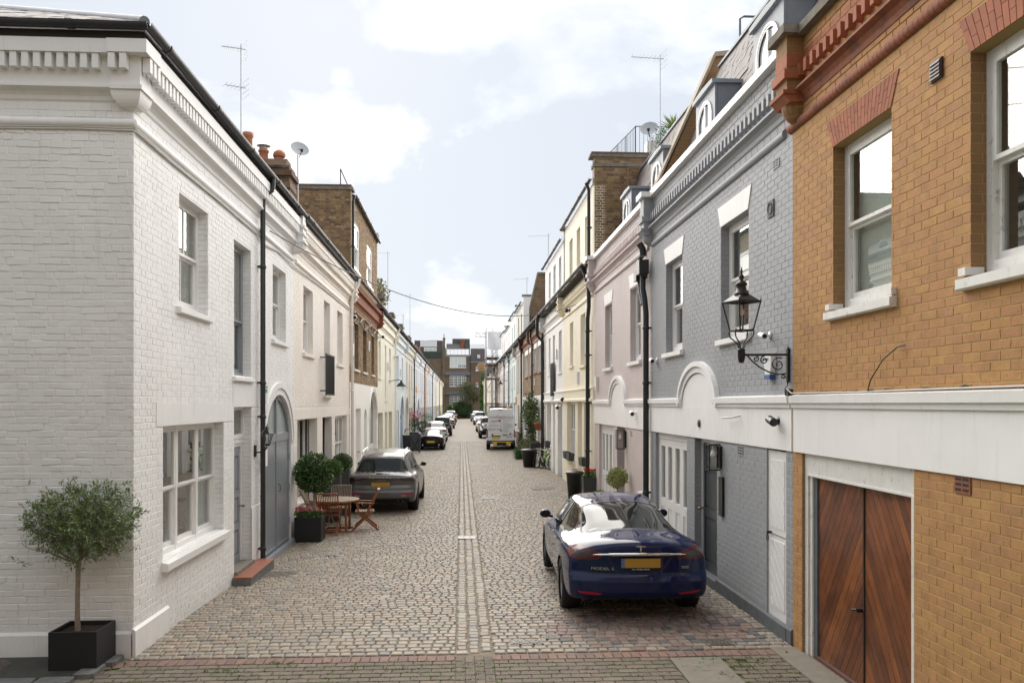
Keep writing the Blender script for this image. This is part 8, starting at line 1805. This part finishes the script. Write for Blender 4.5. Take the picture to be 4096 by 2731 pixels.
for i in range(70):
    a, e = r.uniform(0, 6.28), r.uniform(.15, 1.35); L_ = r.uniform(.35, .6); d = Vector((math.cos(a)*math.cos(e), math.sin(a)*math.cos(e), math.sin(e))); s_ = d.cross(Vector((0, 0, 1))).normalized()*.018; c_ = Vector((5.35, 20.7, 9.65)); bidx = len(V); V += [c_-s_, c_+s_, c_+d*L_*.6+s_*.8+Vector((0, 0, -.02)), c_+d*L_-Vector((0, 0, .06)), c_+d*L_*.6-s_*.8+Vector((0, 0, -.02))]; F.append(tuple(bidx+j for j in range(5)))
b = MB(); b.add(V, F); tag(b.build('blades', mat('yucca_leaf', (.25, .32, .10), rough=.5), yk), kind='stuff'); b = MB(); b.tube([(5.35, 20.7, 9.4), (5.35, 20.7, 9.65)], .05, 8); b.build('trunk', dbark, yk)
s = thing('terrace_shrub', 'small leafy shrub below the satellite dish on the terrace', 'shrub', (5.15, 21.2, 9.4), world=True); leaves_np('foliage', (5.15, 21.2, 9.62), (.25, .3, .28), 420, .07, boxm, seed=77, shell=.1, parent=s)
rl = thing('terrace_railing', 'black metal railing round the roof terrace above the brown wall', 'railing', (5.0, 23.9, 9.97), world=True); b = MB()
def railrun(p, q, k):
    for i in range(k+1): t_ = i/k; x, y = p[0]+(q[0]-p[0])*t_, p[1]+(q[1]-p[1])*t_; b.tube([(x, y, 9.9), (x, y, 10.75)], .006 if i % 6 else .016, 4)
    b.tube([(p[0], p[1], 10.76), (q[0], q[1], 10.76)], .016, 5)
railrun((5.0, 23.75), (7.4, 23.75), 20); railrun((5.0, 23.75), (4.55, 27.5), 26); b.build('rail', M['black'], rl)
ac = thing('air_conditioner', 'beige air conditioning unit behind the terrace railing', 'air conditioner', (5.7, 24.4, 9.9), world=True); MB().box(5.45, 6.2, 24.2, 24.6, 9.95, 10.5).build('casing', M['cable'], ac); b = MB(); b.lathe((5.9, 24.19, 10.22), [(.2, 0), (.22, -.01), (.2, -.02), (0, -.02)], 18, 'y'); b.build('fan_grille', M['dark_paint'], ac)
b = MB(); b.tube([(5.4, 15.9, 9.4), (5.4, 15.9, 10.25), (5.48, 15.9, 10.3), (6.6, 15.9, 10.3)], .022, 6); tag(b.build('roof_handrail', M['plinth']), 'bent grey metal handrail above the slate mansard', 'handrail')
b = MB(); b.tube([(-3.72, 26.6+.0, 9.95), (-3.72, 26.6, 10.4)], .02, 5); b.v = []; b.f = []; b.sm = []; b.tube([(-4.0, 27.9, 9.98), (-4.0, 27.9, 10.55)], .022, 5); b.tube([(-4.0, 27.9, 10.55), (-3.75, 27.9, 9.98)], .016, 5); tag(b.build('roof_bracket', M['black']), 'black angled bracket on top of the brown party wall', 'bracket')
b = MB(); b.lathe((-3.95, 22.9, 6.95), [(.13, 0), (.12, .25), (.15, .27), (.10, .36), (.11, .38), (.07, .46), (0, .46)], 12); tag(b.build('flue_cowl', M['lead']), 'grey metal flue cowl on the blush house roof', 'flue')
ft_ = thing('roof_tree', 'leafy shrub growing behind the attic storey on the left', 'shrub', (-4.0, 40, 7), world=True); leaves_np('foliage', (-4.0, 40, 8.0), (.55, .5, .9), 900, .14, green('autumn_green', (.08, .14, .03), (.14, .2, .05), (.4, .25, .05)), seed=88, shell=.1, parent=ft_, ratio=.5, lump=.4)
for i, (y, x, h_, n) in enumerate(((39.6, -4.15, .5, 2), (46.3, -4.2, .3, 0), (53.5, -4.2, .35, 1), (62.5, -4.3, .35, 0), (71.4, -4.3, .3, 2), (80.3, -4.3, .3, 3), (98, -4.3, .3, 2))):
    t = thing('chimney_stack', 'far sooty chimney stack on the left roofline, %s from the attic storey' % ('first', 'second', 'third', 'fourth', 'fifth', 'sixth', 'seventh')[i], 'chimney', (x, y, 6.9), group='chimney stacks along the left roofline', world=True)
    b = MB(); b.box(x-.6, x+.45, y-.25, y+.25, 6.6, 7.2+h_); b.build('stack', M['brick_b_tex'], t); b = MB(); b.box(x-.7, x+.55, y-.33, y+.33, 7.2+h_, 7.32+h_); b.box(x-.62, x+.47, y-.27, y+.27, 7.32+h_, 7.5+h_); b.prism([(-.3, 6.9), (.3, 6.9), (.3, 7.02), (-.3, 7.02)], x-.2, x+1.0, lambda s, n, z: (s, y+n, z)); b.build('cap', M['stone'], t)
    for k in range(n): b = MB(); b.lathe((x-.35+.3*k, y, 7.5+h_), [(.12, 0), (.10, .38), (.13, .42), (.09, .44)], 10); b.build('chimney_pot', M['terracotta'], t)
# overhead cable
b = MB(); A = Vector((-3.5, 15.5, 5.94)); Bq = Vector((3.75, 27.3, 6.04)); b.tube([A.lerp(Bq, i/40)-Vector((0, 0, .86*4*(i/40)*(1-i/40))) for i in range(41)], .011, 5); tag(b.build('overhead_cable', M['black']), 'thin black cable slung across the mews between the houses', 'cable')
b = MB()
for dz in (0, .022): b.tube([(-9.5, 9.385, 5.77+dz), (-7, 9.383, 5.755+dz), (-5.6, 9.383, 5.77+dz), (-4.2, 9.383, 5.785+dz), (-3.60, 9.38, 5.775+dz), (-3.57, 9.45, 5.77+dz), (-3.575, 10.6, 5.76+dz), (-3.575, 12.4, 5.77+dz), (-3.57, 14.9, 5.75+dz), (-3.57, 15.4, 5.66+dz), (-3.575, 16.5, 5.75+dz), (-3.56, 18.0, 5.70+dz), (-3.575, 22, 5.76+dz), (-3.575, 27, 5.77+dz)], .010, 6)
tag(b.build('wall_cable', M['cable']), 'pair of pale cables clipped under the roll moulding of the white corner house', 'cable')
b = MB()
r = random.Random(4)
for k in range(3):
    b.tube([(-3.5+r.uniform(-.03, .06), 27.5+i*.62, 5.75-.12*k+.10*math.sin(i*1.7+k*2)) for i in range(14)], .014, 5)
tag(b.build('tangled_cables', M['blackpl']), 'tangle of cables along the red moulding of the brown brick house', 'cable')
# scaffolding
sc_ = thing('scaffolding', 'steel scaffold tower far down the right side with diagonal braces', 'scaffolding', (3.0, 85, 0), world=True)
for x in (2.5, 3.15, 3.6):
    for y in (83.5, 85.8, 88.2): MB().tube([(x, y, 0), (x, y, 10.4 if x < 3.5 else 9.8)], .035, 5).build('pole', M['steel'], sc_)
for z in (.4, 1.6, 2.8, 4.0, 5.2, 6.4, 7.6, 8.4, 9.9):
    b = MB(); b.tube([(2.3, 83.5, z), (3.9, 83.5, z)], .03, 5); b.tube([(2.5, 83.3, z), (2.5, 88.4, z)], .03, 5); b.build('ledger', M['steel'], sc_)
for z0, z1 in ((0, 1.6), (1.6, 4.0), (4.0, 6.4), (6.4, 8.4)): MB().tube([(2.5, 83.5, z0), (3.6, 83.5, z1)], .03, 5).build('brace', M['steel'], sc_)
for z in (2.8, 5.3, 6.7, 7.4): MB().box(2.45, 3.8, 83.4, 88.3, z, z+.06).build('deck_board', M['brick_b_tex'], sc_)
b = MB(); b.tube([(-.0, 84, 10.5), (3.2, 84, 10.55)], .03, 5); b.v, b.f, b.sm = [], [], []
b.tube([(1.35, 84, 9.9), (2.5, 84, 9.85)], .03, 5); b.tube([(1.35, 84, 9.55), (2.5, 84, 9.5)], .03, 5)
for i in range(4): b.tube([(1.35+.29*i, 84, 9.9 if i % 2 else 9.55), (1.64+.29*i, 84, 9.55 if i % 2 else 9.9)], .02, 4)
b.build('lattice_beam', M['steel'], sc_)
V, F = [], []; r = np.random.RandomState(6); nx_, nz_ = 14, 12
for j in range(nz_+1):
    for i in range(nx_+1): u, v = i/nx_, j/nz_; V.append((2.62+1.35*u, 83.2+.05*math.sin(u*6+v*3)+.015*r.randn(), 8.25+1.72*v-.1*math.sin(math.pi*u)*(1-v)+(.05 if j == 0 else 0)*math.sin(i*1.7)))
F = [(j*(nx_+1)+i, j*(nx_+1)+i+1, (j+1)*(nx_+1)+i+1, (j+1)*(nx_+1)+i) for j in range(nz_) for i in range(nx_)]
b = MB(); b.add(V, F, True); b.build('cover_sheet', mat('white_sheeting', (.8, .8, .8), rough=.5), sc_)
# grey box ventilator cap and round rose on the fascia
b = MB(); b.lathe(FR(13.05, .02, 2.47), [(.06, .0), (.065, -.02), (.03, -.03), (0, -.02)], 14, 'x'); tag(b.build('fascia_vent', M['iron']), 'small round rusty vent in the white fascia under the big arch', 'vent')
b = MB(); b.tube([FR(11.1, .0, 2.62), FR(11.1, .10, 2.60), FR(11.6, .12, 2.58)], .012, 6); tag(b.build('overflow_pipe', M['plaswhite']), 'thin white overflow pipe on the white fascia', 'pipe')
b = MB(); b.poly([(16.98, .35), (17.3, .35), (17.38, .6), (17.3, .95), (17.0, .95)], .005, .12, FR); tag(b.build('meter_box', M['plaswhite']), 'white utility box low on the mauve wall beside the black pipe', 'meter box')
# ---------------------------------------------------------------- unseen terrace, added behind the camera to shade the gable end
bh = thing('added_terrace', 'tall unseen brown brick terrace added across the road to shade the gable end', 'building', (0, -8, 0), world=True)
MB().box(-60, 60, -18, -8, 0, 13).build('wall', M['brick_far'], bh)
for i in range(-9, 10):
    for z in (1.0, 4.6, 8.2): MB().box(i*5-.6, i*5+.6, -8, -7.96, z, z+2).build('window', M['dglass'], bh)
